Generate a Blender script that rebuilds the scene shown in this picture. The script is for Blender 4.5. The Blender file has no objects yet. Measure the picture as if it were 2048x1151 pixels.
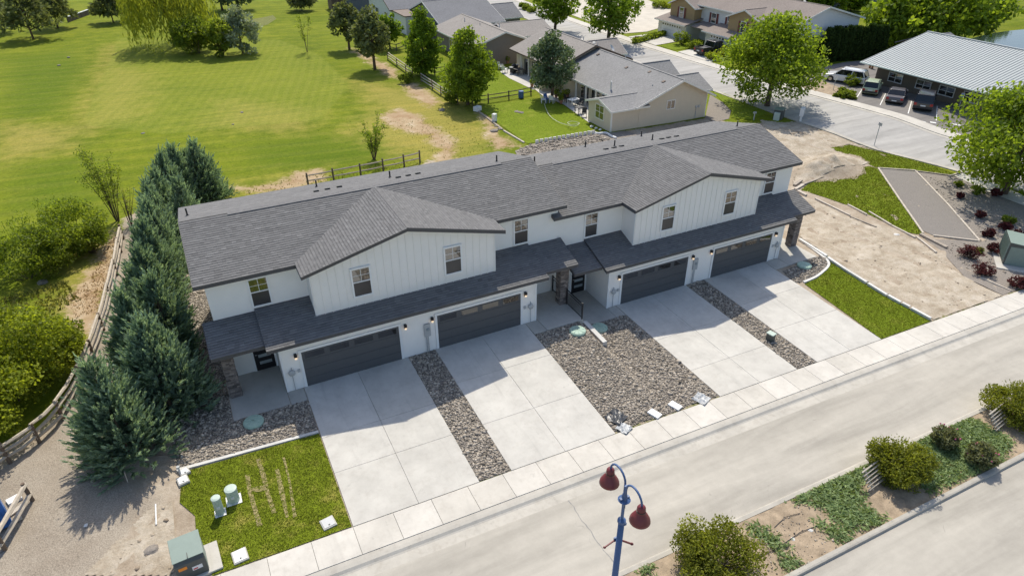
import bpy, bmesh, math, random
import numpy as np
from mathutils import Vector, Matrix, noise
random.seed(7)
rng = np.random.default_rng(7)
S = bpy.context.scene
COL = S.collection

# ------------------------------------------------------------------ camera, sky, sun, exposure
cam_d = bpy.data.cameras.new("camera")
cam = bpy.data.objects.new("camera", cam_d)
COL.objects.link(cam)
S.camera = cam
cam_d.sensor_width = 36.0
cam_d.lens = 23.524
cam_d.clip_start = 0.5
cam_d.clip_end = 3000.0
_rt = Vector((0.895766, -0.444505, -0.004255)); _up = Vector((0.236720, 0.468894, 0.850942)); _fw = Vector((0.376253, 0.763252, -0.525242))
_m = Matrix((_rt, _up, -_fw)).transposed().to_4x4()
_m.translation = Vector((-2.292, -27.581, 21.576))
cam.matrix_world = _m

SUN_EL, SUN_AZ = math.radians(54.4), math.radians(25.3)      # azimuth from +Y towards +X
w = bpy.data.worlds.new("World")
S.world = w
w.use_nodes = True
wn = w.node_tree.nodes; wl = w.node_tree.links
bg = wn['Background']
sky = wn.new('ShaderNodeTexSky')
sky.sky_type = 'NISHITA'
sky.sun_disc = False
sky.sun_elevation = SUN_EL
sky.sun_rotation = SUN_AZ
sky.altitude = 300
sky.air_density = 1.0
sky.dust_density = 2.0
sky.ozone_density = 1.0
wl.new(sky.outputs[0], bg.inputs[0])
bg.inputs[1].default_value = 0.135
sun_d = bpy.data.lights.new("sun", 'SUN')
sun_d.energy = 3.3
sun_d.angle = math.radians(0.53)
sun_d.color = (1.0, 0.94, 0.82)
sun = bpy.data.objects.new("sun", sun_d)
COL.objects.link(sun)
_sd = Vector((math.sin(SUN_AZ)*math.cos(SUN_EL), math.cos(SUN_AZ)*math.cos(SUN_EL), math.sin(SUN_EL)))
sun.rotation_euler = _sd.to_track_quat('Z', 'Y').to_euler()
sun.location = (40, 60, 80)
S.view_settings.view_transform = 'Standard'
S.view_settings.look = 'None'
S.view_settings.gamma = 1.0
S.view_settings.exposure = 0.46
S.render.engine = 'CYCLES'

# ------------------------------------------------------------------ materials
def srgb(r, g, b):
    f = lambda c: (c/255/12.92) if c/255 <= 0.04045 else ((c/255+0.055)/1.055)**2.4
    return (f(r), f(g), f(b), 1)
def mat(name):
    m = bpy.data.materials.new(name); m.use_nodes = True
    nt = m.node_tree
    return m, nt, nt.nodes, nt.links, nt.nodes['Principled BSDF']
def nnoise(nt, scale, detail=4, rough=0.55, vec=None, dist=0.0):
    n = nt.nodes.new('ShaderNodeTexNoise'); n.inputs['Scale'].default_value = scale
    n.inputs['Detail'].default_value = detail; n.inputs['Roughness'].default_value = rough; n.inputs['Distortion'].default_value = dist
    if vec is not None: nt.links.new(vec, n.inputs['Vector'])
    return n.outputs['Fac']
def nramp(nt, fac, stops):
    r = nt.nodes.new('ShaderNodeValToRGB')
    while len(r.color_ramp.elements) < len(stops): r.color_ramp.elements.new(0.5)
    for e, (p, c) in zip(r.color_ramp.elements, stops):
        e.position = p; e.color = c if len(c) == 4 else (*c, 1)
    nt.links.new(fac, r.inputs[0]); return r.outputs[0]
def nmix(nt, fac, a, b, mode='MIX'):
    n = nt.nodes.new('ShaderNodeMix'); n.data_type = 'RGBA'; n.blend_type = mode
    for sock, v in ((n.inputs[0], fac), (n.inputs[6], a), (n.inputs[7], b)):
        if hasattr(v, 'node'): nt.links.new(v, sock)
        elif isinstance(v, (int, float)): sock.default_value = v
        else: sock.default_value = v if len(v) == 4 else (*v, 1)
    return n.outputs[2]
def nmath(nt, op, a, b=None, c=None, clamp=False):
    n = nt.nodes.new('ShaderNodeMath'); n.operation = op; n.use_clamp = clamp
    for i, v in enumerate((a, b, c)):
        if v is None: continue
        if hasattr(v, 'node'): nt.links.new(v, n.inputs[i])
        else: n.inputs[i].default_value = v
    return n.outputs[0]
def nstep(nt, v, a, b):
    n = nt.nodes.new('ShaderNodeMapRange'); n.interpolation_type = 'SMOOTHSTEP'
    nt.links.new(v, n.inputs[0]); n.inputs[1].default_value = a; n.inputs[2].default_value = b
    return n.outputs[0]
def ncoord(nt, kind='Object'):
    return nt.nodes.new('ShaderNodeTexCoord').outputs[kind]
def nworld(nt):
    return nt.nodes.new('ShaderNodeNewGeometry').outputs['Position']
def nattr(nt, name):
    n = nt.nodes.new('ShaderNodeAttribute'); n.attribute_name = name; return n.outputs['Fac']
def nbump(nt, h, strength, dist=0.02):
    n = nt.nodes.new('ShaderNodeBump'); n.inputs['Strength'].default_value = strength; n.inputs['Distance'].default_value = dist
    nt.links.new(h, n.inputs['Height']); nt.links.new(n.outputs[0], nt.nodes['Principled BSDF'].inputs['Normal'])
MATS = {}
def simple(name, col, rough=0.6, var=0.12, scale=6.0, bump=0.0, bscale=60.0, metal=0.0, spec=0.5, world=False, coat=0.0):
    """base colour with two scales of soft tonal variation and fine relief"""
    if name in MATS: return MATS[name]
    m, nt, N, L, b = mat(name)
    co = nworld(nt) if world else ncoord(nt)
    a = nnoise(nt, scale, 5, 0.6, co); a2 = nnoise(nt, scale*7.3, 3, 0.6, co)
    f = nmath(nt, 'ADD', nmath(nt, 'MULTIPLY', a, 0.7), nmath(nt, 'MULTIPLY', a2, 0.3))
    c = np.array(col[:3])
    out = nramp(nt, f, [(0.25, tuple(c*(1-var))), (0.75, tuple(np.minimum(c*(1+var), 1)))])
    L.new(out, b.inputs['Base Color'])
    b.inputs['Roughness'].default_value = rough; b.inputs['Metallic'].default_value = metal
    b.inputs['Specular IOR Level'].default_value = spec; b.inputs['Coat Weight'].default_value = coat
    if bump: nbump(nt, nnoise(nt, bscale, 4, 0.6, co), bump)
    MATS[name] = m; return m
def toned(name, lo, hi, rough=0.9, nscale=40.0, nvar=0.25, bump=0.3, transl=0.0, spec=0.2):
    """colour runs between lo and hi by the mesh attribute 'tone'"""
    if name in MATS: return MATS[name]
    m, nt, N, L, b = mat(name)
    t = nattr(nt, 'tone')
    c = nramp(nt, t, [(0.0, lo), (1.0, hi)])
    n = nnoise(nt, nscale, 4, 0.65, nworld(nt))
    c = nmix(nt, nvar, c, nramp(nt, n, [(0.25, (0.25, 0.25, 0.25)), (0.75, (1.0, 1.0, 1.0))]), 'MULTIPLY') if nvar else c
    L.new(c, b.inputs['Base Color'])
    b.inputs['Roughness'].default_value = rough; b.inputs['Specular IOR Level'].default_value = spec
    if bump: nbump(nt, n, bump)
    if transl:
        tr = N.new('ShaderNodeBsdfTranslucent'); mx = N.new('ShaderNodeMixShader')
        L.new(nmix(nt, 1.0, c, (1.25, 1.2, 0.55), 'MULTIPLY'), tr.inputs[0]); mx.inputs[0].default_value = transl
        L.new(b.outputs[0], mx.inputs[1]); L.new(tr.outputs[0], mx.inputs[2])
        L.new(mx.outputs[0], N['Material Output'].inputs[0])
    MATS[name] = m; return m
def emit(name, col, s):
    m, nt, N, L, b = mat(name)
    b.inputs['Base Color'].default_value = col; b.inputs['Emission Color'].default_value = col; b.inputs['Emission Strength'].default_value = s
    MATS[name] = m; return m

# ------------------------------------------------------------------ mesh builder
class MB:
    def __init__(s): s.v = []; s.f = []; s.t = []
    def face(s, pts, tone=0.5):
        i = len(s.v); s.v += [tuple(p) for p in pts]; s.f.append(tuple(range(i, i+len(pts)))); s.t.append(tone)
    def box(s, x0, y0, z0, x1, y1, z1, tone=0.5):
        return s.hexa([(x0,y0,z0),(x1,y0,z0),(x1,y1,z0),(x0,y1,z0),(x0,y0,z1),(x1,y0,z1),(x1,y1,z1),(x0,y1,z1)], tone)
    def hexa(s, p, tone=0.5):
        i = len(s.v); s.v += [tuple(q) for q in p]
        for f in ((0,3,2,1),(4,5,6,7),(0,1,5,4),(1,2,6,5),(2,3,7,6),(3,0,4,7)):
            s.f.append(tuple(i+k for k in f)); s.t.append(tone)
        return s
    def obox(s, c, size, rz=0.0, tone=0.5, tilt=0.0):
        M = Matrix.Rotation(rz, 3, 'Z') @ Matrix.Rotation(tilt, 3, 'Y'); a, b, d = size[0]/2, size[1]/2, size[2]/2
        return s.hexa([Vector(c)+M@Vector(q) for q in ((-a,-b,-d),(a,-b,-d),(a,b,-d),(-a,b,-d),(-a,-b,d),(a,-b,d),(a,b,d),(-a,b,d))], tone)
    def beam(s, p, q, wd, h, tone=0.5, taper=1.0):
        p, q = Vector(p), Vector(q); d = (q-p).normalized()
        sd = d.cross(Vector((0,0,1)));  sd = sd.normalized() if sd.length > 1e-4 else Vector((1,0,0)); u = sd.cross(d)
        r = []
        for o, k in ((p, 1.0), (q, taper)):
            r += [o-sd*wd/2*k-u*h/2*k, o+sd*wd/2*k-u*h/2*k, o+sd*wd/2*k+u*h/2*k, o-sd*wd/2*k+u*h/2*k]
        return s.hexa([r[0], r[1], r[5], r[4], r[3], r[2], r[6], r[7]], tone)
    def tube(s, pts, rad, n=8, tone=0.5, cap=True):
        pts = [Vector(p) for p in pts]; rs = rad if isinstance(rad, (list, tuple)) else [rad]*len(pts)
        i0 = len(s.v)
        for k, p in enumerate(pts):
            d = (pts[min(k+1, len(pts)-1)]-pts[max(k-1, 0)]).normalized()
            a = d.cross(Vector((0.13, 0.31, 0.94)));  a = a.normalized() if a.length > 1e-3 else Vector((1,0,0)); b = d.cross(a)
            for j in range(n):
                t = 2*math.pi*j/n; s.v.append(tuple(p+(a*math.cos(t)+b*math.sin(t))*rs[k]))
        for k in range(len(pts)-1):
            for j in range(n):
                j2 = (j+1) % n
                s.f.append((i0+k*n+j, i0+k*n+j2, i0+(k+1)*n+j2, i0+(k+1)*n+j)); s.t.append(tone)
        if cap:
            s.f.append(tuple(i0+j for j in range(n))[::-1]); s.t.append(tone)
            s.f.append(tuple(i0+(len(pts)-1)*n+j for j in range(n))); s.t.append(tone)
        return s
    def lathe(s, prof, c=(0,0,0), n=20, tone=0.5, close=True):
        i0 = len(s.v)
        for r, z in prof:
            for j in range(n):
                t = 2*math.pi*j/n; s.v.append((c[0]+r*math.cos(t), c[1]+r*math.sin(t), c[2]+z))
        for k in range(len(prof)-1):
            for j in range(n):
                j2 = (j+1) % n
                s.f.append((i0+k*n+j, i0+k*n+j2, i0+(k+1)*n+j2, i0+(k+1)*n+j)); s.t.append(tone)
        if close:
            s.f.append(tuple(i0+j for j in range(n))[::-1]); s.t.append(tone)
            s.f.append(tuple(i0+(len(prof)-1)*n+j for j in range(n))); s.t.append(tone)
        return s
    def prism(s, poly, lo, hi, axis='z', tone=0.5):
        """2-D polygon swept from lo to hi along axis (poly in the two other axes, in x,y,z order)"""
        def P(a, b, t): return {'z': (a, b, t), 'y': (a, t, b), 'x': (t, a, b)}[axis]
        i = len(s.v); n = len(poly)
        s.v += [P(a, b, lo) for a, b in poly]+[P(a, b, hi) for a, b in poly]
        s.f.append(tuple(range(i, i+n))[::-1]); s.f.append(tuple(range(i+n, i+2*n))); s.t += [tone, tone]
        for k in range(n):
            k2 = (k+1) % n; s.f.append((i+k, i+k2, i+n+k2, i+n+k)); s.t.append(tone)
        return s
    def build(s, name, m, parent=None, smooth=False, bevel=0.0, fix=True):
        me = bpy.data.meshes.new(name); me.from_pydata(s.v, [], s.f)
        if fix and len(s.f) < 60000:
            bm = bmesh.new(); bm.from_mesh(me); bmesh.ops.recalc_face_normals(bm, faces=bm.faces); bm.to_mesh(me); bm.free()
        if len(set(s.t)) > 1:
            a = me.attributes.new('tone', 'FLOAT', 'FACE'); a.data.foreach_set('value', s.t)
        me.materials.append(m)
        if smooth: me.polygons.foreach_set('use_smooth', [True]*len(me.polygons))
        o = bpy.data.objects.new(name, me); COL.objects.link(o)
        if parent is not None: o.parent = parent
        if bevel:
            md = o.modifiers.new('bevel', 'BEVEL'); md.width = bevel; md.segments = 2; md.limit_method = 'ANGLE'
        return o
def tag(o, label=None, cat=None, group=None, kind=None):
    if label: o['label'] = label
    if cat: o['category'] = cat
    if group: o['group'] = group
    if kind: o['kind'] = kind
    return o
def empty(name, loc=(0,0,0), rz=0.0, label=None, cat=None, group=None):
    o = bpy.data.objects.new(name, None); COL.objects.link(o); o.location = loc; o.rotation_euler = (0,0,rz)
    o.empty_display_size = 0.3
    return tag(o, label, cat, group)
def copy_tree(o, parent=None):
    c = o.copy(); COL.objects.link(c); c.parent = parent
    for ch in o.children: copy_tree(ch, c)
    return c
def one(name, mesh_from, parent=None, loc=None):
    """another object that shares mesh data"""
    o = bpy.data.objects.new(name, mesh_from.data); COL.objects.link(o); o.parent = parent
    if loc: o.location = loc
    return o

# ------------------------------------------------------------------ the lie of the land
def clamp(x, a, b): return max(a, min(b, x))
def sst(a, b, x):
    t = clamp((x-a)/(b-a), 0, 1); return t*t*(3-2*t)
def front(x): return -.153-.031*clamp(x, -10, 45)
def pad(x):
    p = -.714*sst(14.9, 15.5, x)
    k = sst(-9, -4.5, x)*(1-sst(34.2, 37, x))
    return p*k+front(x)*(1-k)
def back(x): return -.35-.018*clamp(x, -10, 45)
def G(x, y):
    if y < -9.2: return front(x)
    if y < -.3:
        t = (y+9.2)/8.9; return front(x)*(1-t)+pad(x)*t
    if y < 12.5: return pad(x)
    t = sst(12.5, 19, y); return pad(x)*(1-t)+back(x)*t
LX = sorted(set([float(i) for i in range(-12, 46)]+[14.6, 14.9, 15.05, 15.2, 15.35, 15.5, 15.7]+[-40., -25, -18, 50, 60, 75, 90, 110, 140]))
LY = sorted(set([-9.2+i*1.0 for i in range(0, 9)]+[-.3]+[12.5+i*.8 for i in range(0, 9)]+[-30., -20, -15, -12, 3, 6, 9, 25, 40, 60, 90, 120]))
def in_poly(P, poly):
    x, y = P; c = False; n = len(poly); j = n-1
    for i in range(n):
        xi, yi = poly[i]; xj, yj = poly[j]
        if (yi > y) != (yj > y) and x < (xj-xi)*(y-yi)/(yj-yi)+xi: c = not c
        j = i
    return c
def sheet(name, poly, off, m, parent=None, thick=0.0, jitter=0.0, sub=0.0):
    """a polygon of ground draped over the land; thick > 0 gives it sides"""
    bm = bmesh.new()
    f = bm.faces.new([bm.verts.new((x, y, 0)) for x, y in poly])
    xs = [p[0] for p in poly]; ys = [p[1] for p in poly]
    lx = [x for x in LX if min(xs)+.01 < x < max(xs)-.01]; ly = [y for y in LY if min(ys)+.01 < y < max(ys)-.01]
    if sub:
        lx += list(np.arange(min(xs)+sub, max(xs), sub)); ly += list(np.arange(min(ys)+sub, max(ys), sub))
    for x in lx: bmesh.ops.bisect_plane(bm, geom=bm.verts[:]+bm.edges[:]+bm.faces[:], plane_co=(x, 0, 0), plane_no=(1, 0, 0))
    for y in ly: bmesh.ops.bisect_plane(bm, geom=bm.verts[:]+bm.edges[:]+bm.faces[:], plane_co=(0, y, 0), plane_no=(0, 1, 0))
    for v in bm.verts:
        v.co.z = G(v.co.x, v.co.y)+off
        if jitter: v.co.z += jitter*(noise.noise(Vector((v.co.x*1.7, v.co.y*1.7, 3)))+.5*noise.noise(Vector((v.co.x*5, v.co.y*5, 9))))
    bmesh.ops.triangulate(bm, faces=[q for q in bm.faces if len(q.verts) > 4])
    bmesh.ops.recalc_face_normals(bm, faces=bm.faces)
    if sum(q.normal.z for q in bm.faces) < 0: bmesh.ops.reverse_faces(bm, faces=bm.faces)
    if thick:
        r = bmesh.ops.extrude_face_region(bm, geom=bm.faces[:])
        top = set(e for e in r['geom'] if isinstance(e, bmesh.types.BMVert))
        for v in bm.verts:
            if v not in top: v.co.z -= thick
        bmesh.ops.recalc_face_normals(bm, faces=bm.faces)
    me = bpy.data.meshes.new(name); bm.to_mesh(me); bm.free(); me.materials.append(m)
    o = bpy.data.objects.new(name, me); COL.objects.link(o)
    if parent is not None: o.parent = parent
    else: o['kind'] = 'structure'
    return o
def smooth_poly(pts, n=6, closed=True):
    """Catmull-Rom through the points"""
    out = []; m = len(pts)
    rngk = range(m) if closed else range(m-1)
    for i in rngk:
        g = (lambda k: pts[k % m]) if closed else (lambda k: pts[clamp(k, 0, m-1)])
        a, b, c, d = (Vector(g(i+k)) for k in (-1, 0, 1, 2))
        for k in range(n):
            t = k/n
            q = .5*((2*b)+(c-a)*t+(2*a-5*b+4*c-d)*t*t+(3*b-a-3*c+d)*t**3)
            out.append(tuple(q))
    if not closed: out.append(tuple(pts[-1]))
    return out

# ------------------------------------------------------------------ terrain: one sheet with its own soils
def sdist(P, poly):
    """signed distance to a polygon (positive inside), numpy over points"""
    P = np.asarray(P); a = np.array(poly); b = np.roll(a, -1, 0)
    d = np.full(len(P), 1e9)
    for p, q in zip(a, b):
        e = q-p; t = np.clip(((P-p)@e)/(e@e+1e-9), 0, 1); d = np.minimum(d, np.hypot(*(P-p-t[:, None]*e).T))
    ins = np.array([in_poly(q, poly) for q in P])
    return np.where(ins, d, -d)
gx = np.concatenate([np.arange(-900, -60, 60), np.arange(-60, -25, 3), np.arange(-25, 60, .5), np.arange(60, 135, 2.5), np.arange(135, 1000, 60)])
gy = np.concatenate([np.arange(-300, -30, 30), np.arange(-30, -10, 2), np.arange(-10, 46, .5), np.arange(46, 160, 2.0), np.arange(160, 1200, 60)])
gx = np.unique(np.concatenate([gx, [14.9, 15.2, 15.5]])); gy = np.unique(np.concatenate([gy, [-9.2, -.3]]))
SOIL = [(-60,-9.2),(57,-9.2),(58,6),(56.5,22),(50,24.5),(49.5,27.5),(36,27.6),(33.53,28.66),(29.01,27.85),(26.44,26.66),(30,17),(18,15.5),(16.92,28.33),(5,14.6),(-3.5,14),(-4.5,30),(-8.2,26),(-9.32,13.35),(-10.36,5.3),(-11.31,2.03),(-60,0)]
PATH = [(-6.51,24.91),(-7.54,15.36),(-7.75,10.28),(-8.7,4.74),(-9.65,3.5),(-9.46,0.77),(-8.17,-2.79),(-6.74,-4.91),(-8.17,-5.59),(-9.3,-7.26),(-40,-9.2),(-40,-2),(-12.97,0.65),(-11.45,1.4),(-10.12,4.76),(-9.26,10.38),(-8.86,16.03),(-8.34,24.82),(-7.76,26.46)]
DIRT = [[(17.08,43.56),(19.41,44.59),(20.56,42.01),(20.68,35.52),(20.68,30.83),(18.61,27),(17.02,27.3),(18.63,30.21),(18.75,34.66),(17.18,37.81),(16.37,40.37)],
        [(22.95,54.34),(24.78,54.87),(24.42,45.19),(22.67,43.77),(22.31,49.6)], [(21.97,78.85),(23.58,76.24),(24.51,62.18),(23.45,56.83),(22.47,60.09),(22.49,72.29)],
        [(5.09,30.09),(7.24,30.01),(7.05,27.29),(4.44,26.7),(3.13,26.15),(-0.83,28.55),(3.49,28.2)],
        [(27.04,39.72),(27.91,38.31),(25.73,31.84),(26.08,28.06),(23.18,28.14),(25.11,33.52)],
        [(-8.5,24.44),(-8.55,19.04),(-9.04,12.59),(-9.59,8.94),(-10.61,10.48),(-11.34,14.42),(-10.22,18.33),(-9.58,21.91)]]
DRY = [[(17.63,59.37),(26.66,47.67),(25.07,30.46),(19.75,26.76),(15.98,27.09),(12.44,39.6),(17.27,45.12)],[(2.22,56.18),(10.23,48.27),(7.83,41.68),(-0.25,47.11)],[(-19.66,56.46),(-12.21,51.74),(-13.57,45.08),(-18.26,44.57)],
       [(-9.68,94.27),(-8.93,79.8),(-5.16,72.15),(-6.67,52.83),(-12.16,50.48),(-11.21,64.54)],[(-1.62,28.34),(7.19,29.77),(5.45,25.65),(-1.78,26.76)],[(-12.19,12.38),(-8.13,13.46),(-8.63,9.56),(-11.26,9.25)],
       [(-11.6,22.91),(-8.65,22.31),(-8.72,15.96),(-9.72,13.54),(-11.46,12.58),(-12.09,17.07)]]
LUSH = [[(1.73,39.45),(9.6,40.53),(17.94,35.37),(16.87,29.52),(6.93,28.6),(0.32,31.64)],[(-18.09,43.11),(-10.21,43.36),(-8.85,27.96),(-16.52,29.84)],[(-23.69,90.62),(-14.79,96.91),(-11.67,81.13),(-13.86,57.28),(-19.89,58.44)],
        [(28.29,67.01),(31.2,43.31),(27.82,41.47),(26.06,58.52)]]
FAIR = [(-9.61,86.77),(-9.03,100.21),(14,88.36),(17.37,75.2),(17,56.96),(10.42,44.19),(3.43,45.09),(-4.55,45.89),(-12.02,52.54),(-11.07,69.39)]
HEAPS = (((49.78,11.63), 3.2, 1.2), ((47.49,11.57), 2.6, .7), ((52.45,12.26), 2.6, .35))
def terrain():
    X, Y = np.meshgrid(gx, gy); n, k = X.shape
    V = np.stack([X.ravel(), Y.ravel()], 1)
    Z = np.array([G(a, b) for a, b in V])
    # gentle roll of the course far from the houses, ruts and clods in the bare soil
    roll = np.array([noise.noise(Vector((a*.02, b*.02, 1)))*.7 for a, b in V])*np.clip((V[:, 1]-24)/40, 0, 1)*np.clip((38-V[:, 0])/20, 0, 1)
    Z += roll*0.35
    fld = {}
    near = (V[:, 0] > -70) & (V[:, 0] < 62) & (V[:, 1] > -12) & (V[:, 1] < 140)
    def field(polys, wd):
        out = np.full(len(V), -9.0); idx = np.where(near)[0]
        for p in polys: out[idx] = np.maximum(out[idx], sdist(V[idx], p))
        return np.clip(.5+out/wd, 0, 1)
    fld['soil'] = field([SOIL], 1.6); fld['path'] = field([PATH], 1.6); fld['dirt'] = field(DIRT, 4.0)
    fld['dry'] = field(DRY, 12.0); fld['lush'] = field(LUSH, 10.0); fld['fair'] = field([FAIR], 5.0)
    s = fld['soil']
    rough = np.array([noise.noise(Vector((a*.9, b*.9, 5)))*.05+noise.noise(Vector((a*2.1, b*2.1, 8)))*.03 for a, b in V])
    Z += rough*np.where(near & (V[:, 1] > -9), s, 0)*np.clip((np.abs(V[:, 0]-15)-19)/2, 0, 1)
    # heap of excavated soil on the building plot to the right
    for (cx, cy), r, h in HEAPS:
        d = np.hypot((V[:, 0]-cx), (V[:, 1]-cy)*1.1)/r
        Z += np.clip(1-d, 0, 1)**1.3*h
    # the carriageways lie in a shallow cut
    Z -= np.where(V[:, 1] < -9.25, .2, 0)
    # bed of the pond
    d = np.hypot((V[:, 0]-126)/24, (V[:, 1]-30)/14)
    Z -= np.clip(1.15-d, 0, 1)*3.0
    F = [(j*k+i, j*k+i+1, (j+1)*k+i+1, (j+1)*k+i) for j in range(n-1) for i in range(k-1)]
    me = bpy.data.meshes.new('terrain'); me.from_pydata(np.column_stack([V, Z]).tolist(), [], F)
    for nm, a in fld.items(): me.attributes.new(nm, 'FLOAT', 'POINT').data.foreach_set('value', a.astype(np.float32))
    me.polygons.foreach_set('use_smooth', [True]*len(F))
    m, nt, N, L, b = mat('terrain')
    P = nworld(nt)
    n1 = nnoise(nt, .09, 5, .6, P); n2 = nnoise(nt, .6, 5, .65, P); n3 = nnoise(nt, 4.0, 4, .7, P); n4 = nnoise(nt, 22.0, 3, .7, P)
    # grass: olive to fresh green
    g = nramp(nt, n1, [(.3, (.135, .172, .008)), (.5, (.172, .205, .011)), (.72, (.225, .240, .022))])
    g = nmix(nt, .75, g, nramp(nt, n2, [(.25, (.55, .62, .5)), (.5, (.95, .97, .9)), (.78, (1.38, 1.24, 1.2))]), 'MULTIPLY')
    g = nmix(nt, nmath(nt, 'MULTIPLY', nstep(nt, nmath(nt, 'ADD', nattr(nt, 'lush'), nmath(nt, 'MULTIPLY', n2, .6)), .7, 1.15), .75), g, (.100, .150, .006))
    g = nmix(nt, nmath(nt, 'MULTIPLY', nstep(nt, nmath(nt, 'ADD', nattr(nt, 'dry'), nmath(nt, 'MULTIPLY', n2, .8)), .62, 1.15), .8), g, (.36, .29, .075))
    # mower lanes on the fairway
    mp = N.new('ShaderNodeMapping'); mp.inputs['Rotation'].default_value = (0, 0, .28); L.new(P, mp.inputs[0])
    wv = N.new('ShaderNodeTexWave'); wv.inputs['Scale'].default_value = .3; wv.inputs['Distortion'].default_value = 2.5; wv.inputs['Detail'].default_value = 2; wv.inputs['Detail Scale'].default_value = .3
    L.new(mp.outputs[0], wv.inputs[0])
    mp2 = N.new('ShaderNodeMapping'); mp2.inputs['Rotation'].default_value = (0, 0, 1.75); L.new(P, mp2.inputs[0])
    wv2 = N.new('ShaderNodeTexWave'); wv2.inputs['Scale'].default_value = .12; wv2.inputs['Distortion'].default_value = .8; L.new(mp2.outputs[0], wv2.inputs[0])
    fm = nstep(nt, nattr(nt, 'fair'), .42, .58)
    g = nmix(nt, fm, g, nmix(nt, .5, g, (.235, .265, .035)))
    g = nmix(nt, nmath(nt, 'MULTIPLY', fm, .10), g, nramp(nt, wv.outputs['Fac'], [(.3, (.15, .21, .014)), (.7, (.33, .32, .07))]))
    g = nmix(nt, nmath(nt, 'MULTIPLY', nmath(nt, 'SUBTRACT', 1.0, fm), .10), g, nramp(nt, wv2.outputs['Fac'], [(.4, (.16, .24, .014)), (.95, (.34, .35, .07))]))
    n35 = nnoise(nt, 1.7, 5, .75, P)
    ms = N.new('ShaderNodeMapping'); ms.inputs['Rotation'].default_value = (0, 0, .45); ms.inputs['Scale'].default_value = (.10, 1.5, 1); L.new(P, ms.inputs[0])
    st = nnoise(nt, 1.0, 4, .7, ms.outputs[0], .3)
    g = nmix(nt, .8, g, nramp(nt, st, [(.32, (.80, .86, .8)), (.5, (1, 1, 1)), (.7, (1.22, 1.12, 1.1))]), 'MULTIPLY')
    g = nmix(nt, nmath(nt, 'MULTIPLY', nstep(nt, n35, .62, .72), .55), g, (.085, .125, .006))
    g = nmix(nt, nmath(nt, 'MULTIPLY', nmath(nt, 'SUBTRACT', 1.0, nstep(nt, n35, .30, .40)), .5), g, (.30, .26, .05))
    g = nmix(nt, .75, g, nramp(nt, n3, [(.25, (.55, .6, .55)), (.7, (1.15, 1.12, 1.1))]), 'MULTIPLY')
    g = nmix(nt, .5, g, nramp(nt, n4, [(.25, (.55, .6, .5)), (.7, (1.12, 1.12, 1.1))]), 'MULTIPLY')
    # bare soil: pale tan with darker damp patches and stones
    so = nramp(nt, n2, [(.25, (.28, .22, .155)), (.5, (.41, .34, .26)), (.75, (.54, .475, .385))])
    so = nmix(nt, .6, so, nramp(nt, n3, [(.3, (.72, .70, .68)), (.65, (1.08, 1.08, 1.08))]), 'MULTIPLY')
    so = nmix(nt, .6, so, nramp(nt, n4, [(.3, (.62, .60, .58)), (.6, (1.06, 1.06, 1.06))]), 'MULTIPLY')
    tan = nramp(nt, n2, [(.3, (.33, .21, .115)), (.6, (.46, .35, .22)), (.8, (.55, .48, .36))])
    tan = nmix(nt, .6, tan, nramp(nt, n4, [(.3, (.55, .52, .48)), (.65, (1.08, 1.08, 1.08))]), 'MULTIPLY')
    pa = nramp(nt, n4, [(.26, (.15, .13, .105)), (.5, (.32, .28, .228)), (.76, (.47, .42, .35))])
    pa = nmix(nt, .7, pa, nramp(nt, n2, [(.25, (.78, .72, .66)), (.7, (1.15, 1.12, 1.08))]), 'MULTIPLY')
    jit = nmath(nt, 'ADD', nmath(nt, 'MULTIPLY', nmath(nt, 'SUBTRACT', n3, .5), .7), nmath(nt, 'MULTIPLY', nmath(nt, 'SUBTRACT', n2, .5), .9))
    def msk(a, lo, hi): return nstep(nt, nmath(nt, 'ADD', nattr(nt, a), jit), lo, hi)
    c = nmix(nt, msk('dirt', .34, .66), g, tan)
    c = nmix(nt, msk('soil', .35, .62), c, so)
    c = nmix(nt, msk('path', .30, .72), c, pa)
    L.new(c, b.inputs['Base Color']); b.inputs['Roughness'].default_value = .95; b.inputs['Specular IOR Level'].default_value = .1
    h = nmath(nt, 'ADD', nmath(nt, 'MULTIPLY', n3, 1.0), nmath(nt, 'MULTIPLY', n4, .5))
    nbump(nt, h, .5, .06)
    me.materials.append(m)
    o = bpy.data.objects.new('terrain', me); COL.objects.link(o); o['kind'] = 'structure'
    return o
terrain()


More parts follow.
